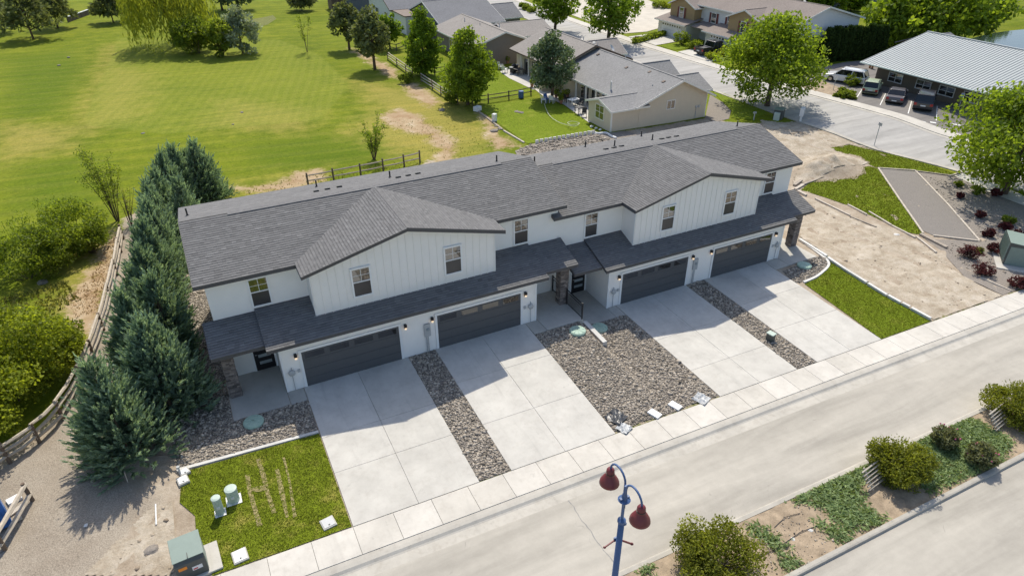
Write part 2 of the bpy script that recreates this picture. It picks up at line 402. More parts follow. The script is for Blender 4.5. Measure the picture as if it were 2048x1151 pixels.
# ------------------------------------------------------------------ paving
def concrete(name, col, stain=.5):
    m, nt, N, L, b = mat(name)
    P = nworld(nt); t = nattr(nt, 'tone')
    n1 = nnoise(nt, .7, 5, .62, P); n2 = nnoise(nt, 3.2, 5, .7, P); n3 = nnoise(nt, 60, 3, .6, P)
    c = np.array(col)
    o = nramp(nt, n1, [(.3, tuple(c*.86)), (.7, tuple(c*1.08))])
    o = nmix(nt, stain, o, nramp(nt, n2, [(.28, (.82, .80, .78)), (.5, (1, 1, 1)), (.8, (1.05, 1.05, 1.05))]), 'MULTIPLY')
    o = nmix(nt, .35, o, nramp(nt, n3, [(.3, (.8, .8, .8)), (.7, (1.08, 1.08, 1.08))]), 'MULTIPLY')
    oi = N.new('ShaderNodeObjectInfo'); o = nmix(nt, 1.0, o, nramp(nt, oi.outputs['Random'], [(0, (.93, .925, .91)), (1, (1.04, 1.04, 1.04))]), 'MULTIPLY')
    mq = N.new('ShaderNodeMapping'); mq.inputs['Scale'].default_value = (2.6, .22, 1); L.new(P, mq.inputs[0])
    o = nmix(nt, nmath(nt, 'MULTIPLY', nstep(nt, nnoise(nt, 1.0, 4, .65, mq.outputs[0], .5), .54, .78), .30), o, tuple(c*.60))
    o = nmix(nt, nmath(nt, 'MULTIPLY', nstep(nt, nnoise(nt, 1.9, 3, .8, P), .63, .74), .32), o, tuple(c*.55))
    L.new(o, b.inputs['Base Color']); b.inputs['Roughness'].default_value = .88; b.inputs['Specular IOR Level'].default_value = .25
    nbump(nt, n3, .12, .004); return m
M_conc = concrete('concrete', (.56, .535, .485)); M_conc2 = concrete('sidewalk_concrete', (.585, .55, .49), .6); M_kerb = concrete('kerb_concrete', (.47, .44, .385), .8)
M_conc_new = concrete('porch_concrete', (.50, .475, .425), .4); M_joint = simple('joint_soil', (.30, .28, .245), .95, .2, 12)
M_white_kerb = concrete('pale_kerb', (.66, .645, .61), .5)
def slab_box(mb, x0, y0, x1, y1, off, th, tone=.5):
    zs = [G(x, y)+off for x, y in ((x0, y0), (x1, y0), (x1, y1), (x0, y1))]
    p = [(x0, y0), (x1, y0), (x1, y1), (x0, y1)]
    mb.hexa([(a, b, z-th) for (a, b), z in zip(p, zs)]+[(a, b, z) for (a, b), z in zip(p, zs)], tone)
def slabs(parent, xs, ys, off, m, gap=.012, th=.12, name='slab'):
    for i in range(len(xs)-1):
        for j in range(len(ys)-1):
            mb = MB(); n = max(1, int(round((xs[i+1]-xs[i])/2.8)))
            slab_box(mb, xs[i]+gap, ys[j]+gap, xs[i+1]-gap, ys[j+1]-gap, off, th)
            o = mb.build(name, m, parent, bevel=.012)
# front sidewalk, slab by slab, on its bedding
sw = sheet('sidewalk', [(-40,-10.62),(70,-10.62),(70,-9.2),(-40,-9.2)], .02, M_joint)
_xs = [-40.]+[-9.95+1.62*i for i in range(0, 36)]+[70.]
slabs(sw, _xs, [-10.6, -9.21], .055, M_conc2, gap=.006)
# rolled kerb and gutter
def kerb_strip(name, prof, x0, x1, n=60, m=None):
    """kerb section prof = [(y, z)] run along the street"""
    mb = MB(); xs = np.linspace(x0, x1, n)
    for a, b_ in zip(xs[:-1], xs[1:]):
        for (y0, z0), (y1, z1) in zip(prof[:-1], prof[1:]):
            mb.face([(a, y0, front(a)+z0), (b_, y0, front(b_)+z0), (b_, y1, front(b_)+z1), (a, y1, front(a)+z1)])
    o = mb.build(name, m or M_kerb); 
    bm = bmesh.new(); bm.from_mesh(o.data); bmesh.ops.remove_doubles(bm, verts=bm.verts, dist=.001); bmesh.ops.recalc_face_normals(bm, faces=bm.faces)
    if sum(f.normal.z for f in bm.faces) < 0: bmesh.ops.reverse_faces(bm, faces=bm.faces)
    bm.to_mesh(o.data); bm.free()
    o['kind'] = 'structure'; return o
kerb_strip('kerb', [(-10.615, .045), (-10.80, .045), (-10.95, .03), (-11.05, -.035), (-11.12, -.055), (-11.62, -.03)], -40, 70)
def asphalt(name, col):
    m, nt, N, L, b = mat(name)
    P = nworld(nt)
    mp = N.new('ShaderNodeMapping'); mp.inputs['Scale'].default_value = (.12, 1.0, 1); L.new(P, mp.inputs[0])
    n1 = nnoise(nt, .9, 4, .6, mp.outputs[0], .4); n2 = nnoise(nt, 1.6, 5, .7, P); n3 = nnoise(nt, 90, 3, .7, P)
    c = np.array(col)
    o = nramp(nt, n1, [(.25, tuple(c*.74)), (.5, tuple(c)), (.75, tuple(c*1.2))])
    o = nmix(nt, .6, o, nramp(nt, n2, [(.25, (.84, .83, .82)), (.7, (1.06, 1.05, 1.04))]), 'MULTIPLY')
    o = nmix(nt, .6, o, nramp(nt, n3, [(.25, (.62, .62, .62)), (.7, (1.14, 1.14, 1.14))]), 'MULTIPLY')
    # dust and fine cracks
    vo = N.new('ShaderNodeTexVoronoi'); vo.feature = 'DISTANCE_TO_EDGE'; vo.inputs['Scale'].default_value = .16
    wq = nnoise(nt, .5, 3, .6, P); 
    vm = N.new('ShaderNodeVectorMath'); vm.operation = 'MULTIPLY_ADD'; cx = N.new('ShaderNodeCombineXYZ'); L.new(wq, cx.inputs[0]); L.new(wq, cx.inputs[1])
    L.new(cx.outputs[0], vm.inputs[0]); vm.inputs[1].default_value = (3, 3, 0); L.new(P, vm.inputs[2]); L.new(vm.outputs[0], vo.inputs['Vector'])
    crack = nmath(nt, 'MULTIPLY', nmath(nt, 'SUBTRACT', 1.0, nstep(nt, vo.outputs['Distance'], .0, .004)), nstep(nt, n2, .52, .62))
    o = nmix(nt, nmath(nt, 'MULTIPLY', crack, .35), o, (.16, .15, .14))
    L.new(o, b.inputs['Base Color']); b.inputs['Roughness'].default_value = .9; b.inputs['Specular IOR Level'].default_value = .2
    nbump(nt, n3, .25, .006); return m
M_asph = asphalt('worn_asphalt', (.43, .40, .345)); M_asph_d = asphalt('lot_asphalt', (.22, .205, .19)); M_asph_s = asphalt('side_asphalt', (.41, .395, .37))
sheet('road', [(-60,-15.32),(90,-15.32),(90,-11.6),(-60,-11.6)], -.022, M_asph)
sheet('far_carriageway', [(-60,-40),(90,-40),(90,-18.35),(-60,-18.35)], -.022, M_asph)
M_meddirt = simple('median_soil', (.34, .265, .185), .95, .5, 2.2, .8, 30, world=True, spec=.1)
sheet('median_soil', [(-60,-18.2),(90,-18.2),(90,-15.5),(-60,-15.5)], .03, M_meddirt, jitter=.03, sub=.5)
kerb_strip('median_kerb', [(-15.30, -.03), (-15.34, .02), (-15.40, .05), (-15.56, .05), (-15.58, -.02)], -60, 90)
kerb_strip('median_kerb_far', [(-18.14, .0), (-18.16, .10), (-18.30, .10), (-18.36, .08), (-18.39, -.05)], -60, 90)
# sealed crack across the carriageway
mb = MB(); pts = [(8.1+.03*math.sin(i*.9)+.06*random.random(), -11.62-i*.19) for i in range(20)]
for (a, b_), (c_, d_) in zip(pts[:-1], pts[1:]):
    wd = .010+.012*random.random(); mb.face([(a-wd, b_, front(a)-.017), (a+wd, b_, front(a)-.017), (c_+wd, d_, front(c_)-.017), (c_-wd, d_, front(c_)-.017)])
o = mb.build('road_crack', simple('crack_seal', (.24, .235, .225), .8, .2, 8)); tag(o, kind='structure')
# driveways: six slabs each
for name, x0, x1, ys in (('driveway', -.22, 5.20, [-9.19, -6.17, -3.9, -.02]), ('driveway', 6.70, 12.10, [-9.19, -6.17, -3.0, -.02]),
                         ('driveway', 18.36, 23.66, [-9.19, -6.9, -3.9, .10]), ('driveway', 25.14, 30.26, [-9.19, -6.0, -3.2, .10])):
    base = sheet(name, [(x0+.02, -9.18), (x1-.02, -9.18), (x1-.02, ys[-1]), (x0+.02, ys[-1])], .008, M_joint)
    n = (x0+x1)/2
    slabs(base, [x0, n, x1], ys, .05, M_conc, gap=.005)
# porch slabs and short walks
def pslab(x0, y0, x1, y1, z, th, nm='porch_slab'):
    mb = MB(); mb.box(x0, y0, z-th, x1, y1, z); o = mb.build(nm, M_conc_new, bevel=.015); o['kind'] = 'structure'; return o
pslab(-3.64, -.98, -1.04, 2.42, .03, .4); pslab(-1.02, -1.02, -.24, -.02, .025, .3, 'walk_slab')
pslab(12.92, -1.12, 15.28, 2.42, .03, 1.1); pslab(12.12, -1.15, 12.90, -.02, .025, .3, 'walk_slab')
pslab(15.56, -.95, 17.70, 2.52, -.68, .3); pslab(17.72, -.98, 18.34, .10, -.685, .3, 'walk_slab')
pslab(31.50, -.95, 34.05, 2.52, -.68, .5); pslab(30.28, -.98, 31.48, .10, -.685, .4, 'walk_slab')

# ------------------------------------------------------------------ loose stone, gravel beds, lawns
M_stone = toned('river_stone', (.17, .145, .115), (.62, .54, .44), .85, 30, .35, .4)
M_bed = simple('bed_soil', (.17, .15, .13), .95, .35, 9, .6, 40, world=True)
ICO_V = None
def ico():
    bm = bmesh.new(); bmesh.ops.create_icosphere(bm, subdivisions=1, radius=1.0)
    v = np.array([q.co[:] for q in bm.verts]); f = np.array([[x.index for x in q.verts] for q in bm.faces]); bm.free(); return v, f
IV, IF = ico()
def big_mesh(name, V, F, tone, m, parent=None, smooth=False):
    """numpy mesh of equal-sided faces with one tone per face"""
    me = bpy.data.meshes.new(name); k = F.shape[1]
    me.vertices.add(len(V)); me.vertices.foreach_set('co', V.astype(np.float32).ravel())
    me.loops.add(F.size); me.loops.foreach_set('vertex_index', F.astype(np.int32).ravel())
    me.polygons.add(len(F)); me.polygons.foreach_set('loop_start', (np.arange(len(F))*k).astype(np.int32))
    me.update(calc_edges=True); me.validate()
    if tone is not None: me.attributes.new('tone', 'FLOAT', 'FACE').data.foreach_set('value', tone.astype(np.float32))
    if smooth: me.polygons.foreach_set('use_smooth', [True]*len(F))
    me.materials.append(m)
    o = bpy.data.objects.new(name, me); COL.objects.link(o); o.parent = parent
    return o
def scatter(poly, n):
    p = np.array(poly); lo, hi = p.min(0), p.max(0); out = []
    area = abs(sum(poly[i-1][0]*poly[i][1]-poly[i][0]*poly[i-1][1] for i in range(len(poly))))/2
    want = int(n*area)
    while len(out) < want:
        q = rng.uniform(lo, hi, (want*2, 2)); out += [tuple(k) for k in q if in_poly(k, poly)]
    return np.array(out[:want])
def stones(name, poly, dens, size, label, off=.02, m=None):
    P = scatter(poly, dens); n = len(P)
    s = size*rng.lognormal(0, .35, n)[:, None]*rng.uniform(.6, 1.25, (n, 3)); s[:, 2] *= .62
    a = rng.uniform(0, 2*np.pi, n); ca, sa = np.cos(a), np.sin(a)
    v = IV[None]*s[:, None, :]*rng.uniform(.75, 1.2, (n, len(IV), 1))
    V = np.stack([v[..., 0]*ca[:, None]-v[..., 1]*sa[:, None], v[..., 0]*sa[:, None]+v[..., 1]*ca[:, None], v[..., 2]], -1)
    z = np.array([G(x, y) for x, y in P])+off+s[:, 2]*.35
    V += np.column_stack([P, z])[:, None, :]
    F = (IF[None]+(np.arange(n)*len(IV))[:, None, None]).reshape(-1, 3)
    t = np.repeat(np.clip(rng.normal(.5, .24, n), 0, 1), len(IF))
    o = big_mesh(name, V.reshape(-1, 3), F, t, m or M_stone); tag(o, label, 'gravel', kind='stuff'); return o
def bed(poly, dens, size, label, m=None):
    sheet('gravel_bed', poly, .012, M_bed); return stones('loose_stones', poly, dens, size, label, m=m)
BIG = [(12.14,-9.05),(13.0,-9.12),(13.6,-9.0),(14.4,-9.1),(15.5,-9.12),(16.5,-9.0),(17.4,-9.1),(18.32,-9.1),(18.34,-1.0),(15.65,-.97),(15.3,-1.14),(12.14,-1.17)]
bed(BIG, 270, .044, 'wide bed of grey brown river stones between the two middle driveways')
bed([(5.22,-9.15),(6.68,-9.15),(6.68,-.02),(5.22,-.02)], 260, .044, 'narrow strip of river stones between the two driveways of the left building')
bed([(23.68,-9.15),(25.12,-9.15),(25.12,.10),(23.68,.10)], 240, .044, 'narrow strip of river stones between the two driveways of the right building')
bed([(-6.1,-3.05),(-.26,-3.30),(-.26,-1.04),(-3.68,-1.0),(-3.68,2.4),(-3.42,2.4),(-3.42,13),(-5.0,13),(-5.3,3),(-6.3,-1)], 230, .045, 'river stones along the left end wall and below the left porch')
BED_R = [(30.56,-1.35),(30.23,-2.71),(30.85,-2.8),(32.2,-2.62),(33.35,-2.28),(34.04,-1.9),(34.47,-1.31),(34.46,-0.88)]
bed(BED_R, 170, .05, 'small river stone bed inside the curved kerb by the right porch')
def lawn_mat(name, col, dry, amount=.5):
    m, nt, N, L, b = mat(name)
    P = nworld(nt); n1 = nnoise(nt, .8, 5, .65, P); n2 = nnoise(nt, 4.5, 5, .7, P); n3 = nnoise(nt, 45, 3, .7, P)
    c = np.array(col)
    o = nramp(nt, n2, [(.25, tuple(c*.55)), (.5, tuple(c)), (.75, tuple(c*1.4))])
    o = nmix(nt, nmath(nt, 'MULTIPLY', nstep(nt, n1, .5, .75), amount), o, dry)
    o = nmix(nt, .7, o, nramp(nt, n3, [(.28, (.35, .38, .3)), (.65, (1.15, 1.15, 1.1))]), 'MULTIPLY')
    L.new(o, b.inputs['Base Color']); b.inputs['Roughness'].default_value = .95; b.inputs['Specular IOR Level'].default_value = .1
    nbump(nt, nmath(nt, 'ADD', n2, nmath(nt, 'MULTIPLY', n3, .6)), .8, .05); return m
M_lawn = lawn_mat('new_turf', (.18, .225, .016), (.42, .36, .09), .9); M_lawn_l = lawn_mat('lush_turf', (.165, .22, .014), (.32, .32, .055), .5)
M_blade = toned('grass_blades', (.09, .125, .009), (.33, .35, .05), .8, 20, 0, 0, .25)
def blades(name, poly, dens, h, label, off=.02, m=None, skip=None):
    P = scatter(poly, dens)
    if skip: P = np.array([q for q in P if not any(in_poly(q, s) for s in skip)])
    n = len(P)
    z = np.array([G(x, y) for x, y in P])+off; a = rng.uniform(0, np.pi, n); w_ = h*.3*rng.uniform(.6, 1.4, n); hh = h*rng.uniform(.5, 1.3, n)
    d = np.stack([np.cos(a)*w_, np.sin(a)*w_], 1); ln = rng.normal(0, .5, (n, 2))*hh[:, None]
    V = np.stack([np.column_stack([P-d, z]), np.column_stack([P+d, z]), np.column_stack([P+ln, z+hh])], 1)
    o = big_mesh(name, V.reshape(-1, 3), np.arange(3*n).reshape(n, 3), np.clip(rng.normal(.5, .25, n), 0, 1), m or M_blade)
    tag(o, label, 'grass', kind='stuff'); return o
LAWN_A = [(-6.0,-3.30),(-.26,-3.52),(-.26,-9.14),(-5.35,-9.14),(-5.75,-7.6),(-5.7,-6.0),(-6.2,-5.0)]
sheet('front_lawn', LAWN_A, .03, M_lawn, sub=.4, jitter=.012)
# worn strips of thin turf in the front lawn
M_straw = simple('dead_turf', (.40, .325, .155), .95, .3, 9, .6, 60, world=True)
_nt = M_straw.node_tree; _tr = _nt.nodes.new('ShaderNodeBsdfTransparent'); _mx = _nt.nodes.new('ShaderNodeMixShader')
_nt.links.new(nstep(_nt, nnoise(_nt, 7.0, 5, .8, nworld(_nt)), .38, .66), _mx.inputs[0]); _nt.links.new(_tr.outputs[0], _mx.inputs[1]); _nt.links.new(_nt.nodes['Principled BSDF'].outputs[0], _mx.inputs[2]); _nt.links.new(_mx.outputs[0], _nt.nodes['Material Output'].inputs[0])
STRAW = []
for k, pts in enumerate(([(-3.64,-4.63),(-3.64,-5.68),(-3.63,-6.68),(-3.58,-7.65),(-3.41,-7.65),(-3.43,-6.55),(-3.45,-5.48),(-3.48,-4.65)], [(-3.08,-3.89),(-3.05,-5.07),(-3.02,-6.13),(-2.94,-7.23),(-2.79,-7.24),(-2.85,-6.06),(-2.88,-5),(-2.93,-3.89)],
            [(-3.58,-5.51),(-3.17,-5.58),(-2.92,-5.64),(-2.96,-5.86),(-3.3,-5.79),(-3.59,-5.74)], [(-2.47,-4.88),(-2.48,-6.24),(-2.53,-7.64),(-2.38,-7.65),(-2.33,-6.16),(-2.32,-4.89)], [(-2.03,-4.3),(-2.08,-5.69),(-2.2,-7.74),(-2.07,-7.75),(-1.95,-5.69),(-1.91,-4.32)])):
    q = [(x+random.uniform(-.05, .05), y+random.uniform(-.05, .05)) for x, y in pts]
    STRAW.append(q); sheet('worn_turf', q, .05+.003*k, M_straw)
blades('lawn_grass', LAWN_A, 1100, .055, 'short green turf blades of the left front lawn')
for _q in STRAW: pass
LAWN_R = [(35.35,1.56),(35.03,-0.38),(34.95,-1.54),(34.69,-4.01),(34.51,-6.43),(34.76,-9.09),(34.4,-9.14),(30.30,-9.14),(30.71,-3.06),(31.97,-2.92),(33.36,-2.48),(34.18,-2.03),(34.66,-1.36),(34.65,-0.71)]
sheet('side_lawn', LAWN_R, .03, M_lawn_l, sub=.5, jitter=.012)
blades('lawn_grass', LAWN_R, 700, .06, 'short green turf blades of the right side lawn')
# pale mowing kerbs
def kerb_line(name, pts, wd, h, m, n=5, smooth=True, off=0.0):
    P = smooth_poly(pts, n, False) if smooth else pts
    mb = MB()
    L_, R_ = [], []
    for i, p in enumerate(P):
        a = Vector(P[max(i-1, 0)][:2]); b_ = Vector(P[min(i+1, len(P)-1)][:2]); d = (b_-a).normalized(); nn = Vector((-d.y, d.x))*wd/2
        z = G(p[0], p[1])+off
        L_.append((p[0]+nn.x, p[1]+nn.y, z)); R_.append((p[0]-nn.x, p[1]-nn.y, z))
    for i in range(len(P)-1):
        q = [L_[i], R_[i], R_[i+1], L_[i+1]]
        mb.hexa([(a, b_, c-.05) for a, b_, c in q]+[(a, b_, c+h) for a, b_, c in q])
    return mb.build(name, m)
tag(kerb_line('lawn_kerb', [(-6.2,-3.12),(-4.5,-3.2),(-2.4,-3.3),(-.26,-3.41)], .16, .075, M_white_kerb), kind='structure')
tag(kerb_line('lawn_kerb', [(34.97,1.37),(34.52,-0.83),(34.42,-1.43),(34.06,-1.98),(33.37,-2.35),(32.05,-2.76),(30.79,-2.9)], .16, .085, M_white_kerb), kind='structure')

# ------------------------------------------------------------------ townhouses
M_siding = simple('white_siding', (.84, .815, .775), .55, .03, 2.0, .05, 30); M_batten = simple('white_board', (.83, .805, .765), .6, .03, 3.0, .08, 40)
M_trim = simple('white_trim', (.80, .80, .79), .5, .03, 3); M_fascia = simple('charcoal_fascia', (.075, .073, .076), .6, .12, 3)
M_shingle = toned('asphalt_shingle', (.105, .103, .102), (.305, .298, .292), .93, 110, .45, .35)
M_deck = simple('roof_deck', (.10, .098, .097), .9, .1, 4); M_ridge = simple('ridge_cap', (.16, .155, .153), .9, .2, 5, .3, 70)
M_garage = simple('charcoal_door', (.085, .088, .093), .45, .08, 3, .04, 50); M_black = simple('black_paint', (.012, .012, .014), .4, .1, 5); M_dark = simple('dark_gap', (.02, .02, .02), .8)
M_metalbox = simple('meter_grey', (.42, .43, .43), .45, .06, 6); M_pvc = simple('vent_black', (.02, .02, .022), .5, .1, 6)
M_stack = toned('ledge_stone', (.11, .095, .09), (.36, .31, .28), .9, 40, .4, .5)
M_bulb = emit('lamp_bulb', (1.0, .72, .46, 1), .55)
def glass_mat(name, col, ior, rough=.03):
    m, nt, N, L, b = mat(name)
    n = nnoise(nt, .9, 2, .5, ncoord(nt))
    c = np.array(col); L.new(nramp(nt, n, [(.3, tuple(c*.8)), (.7, tuple(c*1.2))]), b.inputs['Base Color'])
    b.inputs['Roughness'].default_value = rough; b.inputs['IOR'].default_value = ior; b.inputs['Specular IOR Level'].default_value = .5
    return m
M_glass = glass_mat('window_glass', (.035, .035, .033), 2.5); M_screen = glass_mat('screened_glass', (.045, .045, .048), 1.5, .25); M_gglass = glass_mat('garage_glass', (.02, .02, .022), 2.0)
M_lite = glass_mat('frosted_glass', (.30, .34, .35), 1.6, .3)

def clip_poly(poly, a, b, c):
    """keep a*s+b*t+c >= 0"""
    out = []
    for i in range(len(poly)):
        p, q = poly[i-1], poly[i]; dp = a*p[0]+b*p[1]+c; dq = a*q[0]+b*q[1]+c
        if dp >= 0: out.append(p)
        if dp*dq < 0: k = dp/(dp-dq); out.append((p[0]+(q[0]-p[0])*k, p[1]+(q[1]-p[1])*k))
    return out
def shingle_courses(parent, O, ex, ed, poly, row=.155, tab=(.16, .34), m=None, name='shingles', lift=.004):
    """overlapping tabs on the plane O + s*ex + t*ed inside a convex outline"""
    ex, ed, O = Vector(ex).normalized(), Vector(ed).normalized(), Vector(O); nn = ex.cross(ed)
    if nn.z < 0: nn = -nn
    mb = MB(); ts = [p[1] for p in poly]; ss_ = [p[0] for p in poly]
    area = sum(poly[i-1][0]*poly[i][1]-poly[i][0]*poly[i-1][1] for i in range(len(poly)))
    if area < 0: poly = poly[::-1]
    t = min(ts); r = 0
    while t < max(ts)-.01:
        s = min(ss_)-random.uniform(0, .4); course = random.gauss(0, .05)
        while s < max(ss_):
            wd = random.uniform(*tab); rect = [(s, t), (s+wd, t), (s+wd, t+row), (s, t+row)]
            for i in range(len(poly)):
                (x0, y0), (x1, y1) = poly[i-1], poly[i]
                if len(rect) < 3: break
                rect = clip_poly(rect, -(y1-y0), (x1-x0), -(x0*-(y1-y0)+y0*(x1-x0)))
            if len(rect) >= 3:
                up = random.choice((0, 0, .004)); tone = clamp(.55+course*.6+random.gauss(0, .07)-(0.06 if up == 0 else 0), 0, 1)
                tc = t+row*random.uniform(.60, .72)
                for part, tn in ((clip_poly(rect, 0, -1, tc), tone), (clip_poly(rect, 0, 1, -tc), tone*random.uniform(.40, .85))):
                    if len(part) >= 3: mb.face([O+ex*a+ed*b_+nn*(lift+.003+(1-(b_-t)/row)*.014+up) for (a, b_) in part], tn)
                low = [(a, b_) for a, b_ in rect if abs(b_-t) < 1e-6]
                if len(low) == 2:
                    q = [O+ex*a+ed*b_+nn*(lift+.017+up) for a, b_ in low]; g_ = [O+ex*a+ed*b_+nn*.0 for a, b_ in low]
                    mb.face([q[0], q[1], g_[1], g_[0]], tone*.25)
            s += wd
        t += row; r += 1
    o = mb.build(name, m or M_shingle, parent, fix=False); o['kind'] = 'stuff'; return o
def roof_slab(name, parent, quad, th, m):
    mb = MB(); q = [Vector(p) for p in quad]
    mb.hexa([p-Vector((0, 0, th)) for p in q]+q); return mb.build(name, m, parent)
def lap_wall(parent, x0, x1, y, z0, z1, row=.16, name='siding', cut=None, m=None):
    """horizontal lap boards facing -y"""
    mb = MB(); z = z0
    while z < z1-.005:
        zt = min(z+row, z1)
        mb.face([(x0, y-.018, z), (x1, y-.018, z), (x1, y-.004, zt), (x0, y-.004, zt)]); mb.face([(x0, y, z), (x1, y, z), (x1, y-.018, z), (x0, y-.018, z)])
        z = zt
    o = mb.build(name, m or M_siding, parent); o['kind'] = 'stuff'; return o
def window(parent, cx, y, z0, wd, h, grid=True, m=None):
    """single-hung window facing -y: frame, sash bar, upper and lower pane, grilles"""
    f = MB(); x0, x1, z1 = cx-wd/2, cx+wd/2, z0+h; t = .085
    f.box(x0-t, y-.055, z0-t, x0, y+.02, z1+t); f.box(x1, y-.055, z0-t, x1+t, y+.02, z1+t); f.box(x0, y-.055, z1, x1, y+.02, z1+t); f.box(x0, y-.06, z0-t, x1, y+.02, z0)
    w_ = f.build('window', M_trim, parent)
    zm = z0+h*.52
    MB().box(x0, y-.050, zm-.025, x1, y-.012, zm+.025).build('sash_bar', M_trim, w_)
    MB().box(x0, y-.022, zm+.025, x1, y-.004, z1).build('pane', m or M_glass, w_)
    MB().box(x0, y-.030, z0, x1, y-.004, zm-.025).build('screen', M_screen, w_)
    if grid:
        g_ = MB(); g_.box(cx-.011, y-.028, zm+.025, cx+.011, y-.0225, z1); zz = (zm+z1)/2; g_.box(x0, y-.030, zz-.011, x1, y-.0285, zz+.011)
        g_.build('grille', M_trim, w_)
    return w_
def hang_light(parent, x, y, z):
    b_ = MB().box(x-.06, y-.02, z-.14, x+.06, y, z+.14).build('wall_light', M_black, parent)
    mb = MB(); mb.lathe([(.02, .16), (.075, .14), (.085, .02), (.08, .0)], (x, y-.11, z), 10); mb.beam((x, y-.02, z+.1), (x, y-.11, z+.15), .03, .03); mb.build('lamp_hood', M_black, b_)
    MB().lathe([(.03, -.14), (.06, -.12), (.062, -.01), (.05, 0)], (x, y-.11, z), 10).build('bulb', M_bulb, b_)
def garage_door(parent, x0, y, wd=4.88, h=2.13):
    fr = MB(); t = .13
    fr.box(x0-t, y-.035, 0, x0, y+.01, h+t); fr.box(x0+wd, y-.035, 0, x0+wd+t, y+.01, h+t); fr.box(x0, y-.035, h, x0+wd, y+.01, h+t)
    d = MB().box(x0, y-.004, 0, x0+wd, y+.006, h).build('garage_door', M_dark, parent)
    fr.build('door_trim', M_trim, d)
    sh = h/4
    for k in range(4):
        MB().box(x0+.01, y-.030, k*sh+.012, x0+wd-.01, y-.006, (k+1)*sh-.003).build('panel', M_garage, d, bevel=.006)
    pw = wd/4
    for k in range(4):
        a = x0+k*pw+.14; f = MB(); zt = 3*sh+.13
        f.box(a, y-.036, zt, a+pw-.28, y-.031, zt+.30); f.build('garage_window', M_gglass, d)
        g_ = MB(); b2 = a+pw-.28
        for q in ((a-.02, zt-.02, b2+.02, zt), (a-.02, zt+.30, b2+.02, zt+.32), (a-.02, zt, a, zt+.30), (b2, zt, b2+.02, zt+.30)): g_.box(q[0], y-.040, q[1], q[2], y-.031, q[3])
        g_.build('window_trim', M_garage, d)
def entry_door(parent, x, y):
    fr = MB()
    for q in ((x-.58, 0, x-.48, 2.16), (x+.48, 0, x+.58, 2.16), (x-.48, 2.06, x+.48, 2.16)): fr.box(q[0], y-.045, q[1]+.03, q[2], y, q[3])
    d = MB().box(x-.48, y-.035, .03, x+.48, y-.005, 2.06).build('door', M_black, parent)
    fr.build('door_frame', M_trim, d)
    for k in range(4): MB().box(x-.27, y-.042, .38+k*.42, x+.33, y-.036, .56+k*.42).build('door_lite', M_lite, d)
    MB().tube([(x-.40, y-.04, 1.02), (x-.40, y-.09, 1.02), (x-.30, y-.09, 1.02)], .014, 6).build('handle', M_metalbox, d)
def column(parent, cx, cy, zb, zt, s=.52):
    c = MB().box(cx-s/2+.03, cy-s/2+.03, zb, cx+s/2-.03, cy+s/2-.03, zt).build('porch_column', M_dark, parent)
    mb = MB(); z = zb
    while z < zt-.01:
        h = min(random.choice((.07, .09, .12)), zt-z)
        for side in range(4):
            a = -s/2
            while a < s/2-.01:
                l = min(random.uniform(.14, .34), s/2-a); pr_ = random.uniform(.0, .028); i0, i1 = a+.004, a+l-.004
                t = clamp(random.gauss(.5, .25), 0, 1)
                if side == 0: mb.box(cx+i0, cy-s/2-pr_, z+.004, cx+i1, cy-s/2+.035, z+h-.003, t)
                elif side == 1: mb.box(cx+i0, cy+s/2-.035, z+.004, cx+i1, cy+s/2+pr_, z+h-.003, t)
                elif side == 2: mb.box(cx-s/2-pr_, cy+i0, z+.0045, cx-s/2+.0345, cy+i1, z+h-.0035, t)
                else: mb.box(cx+s/2-.0345, cy+i0, z+.0045, cx+s/2+pr_, cy+i1, z+h-.0035, t)
                a += l
        z += h
    o = mb.build('ledge_stones', M_stack, c, fix=False); o['kind'] = 'stuff'
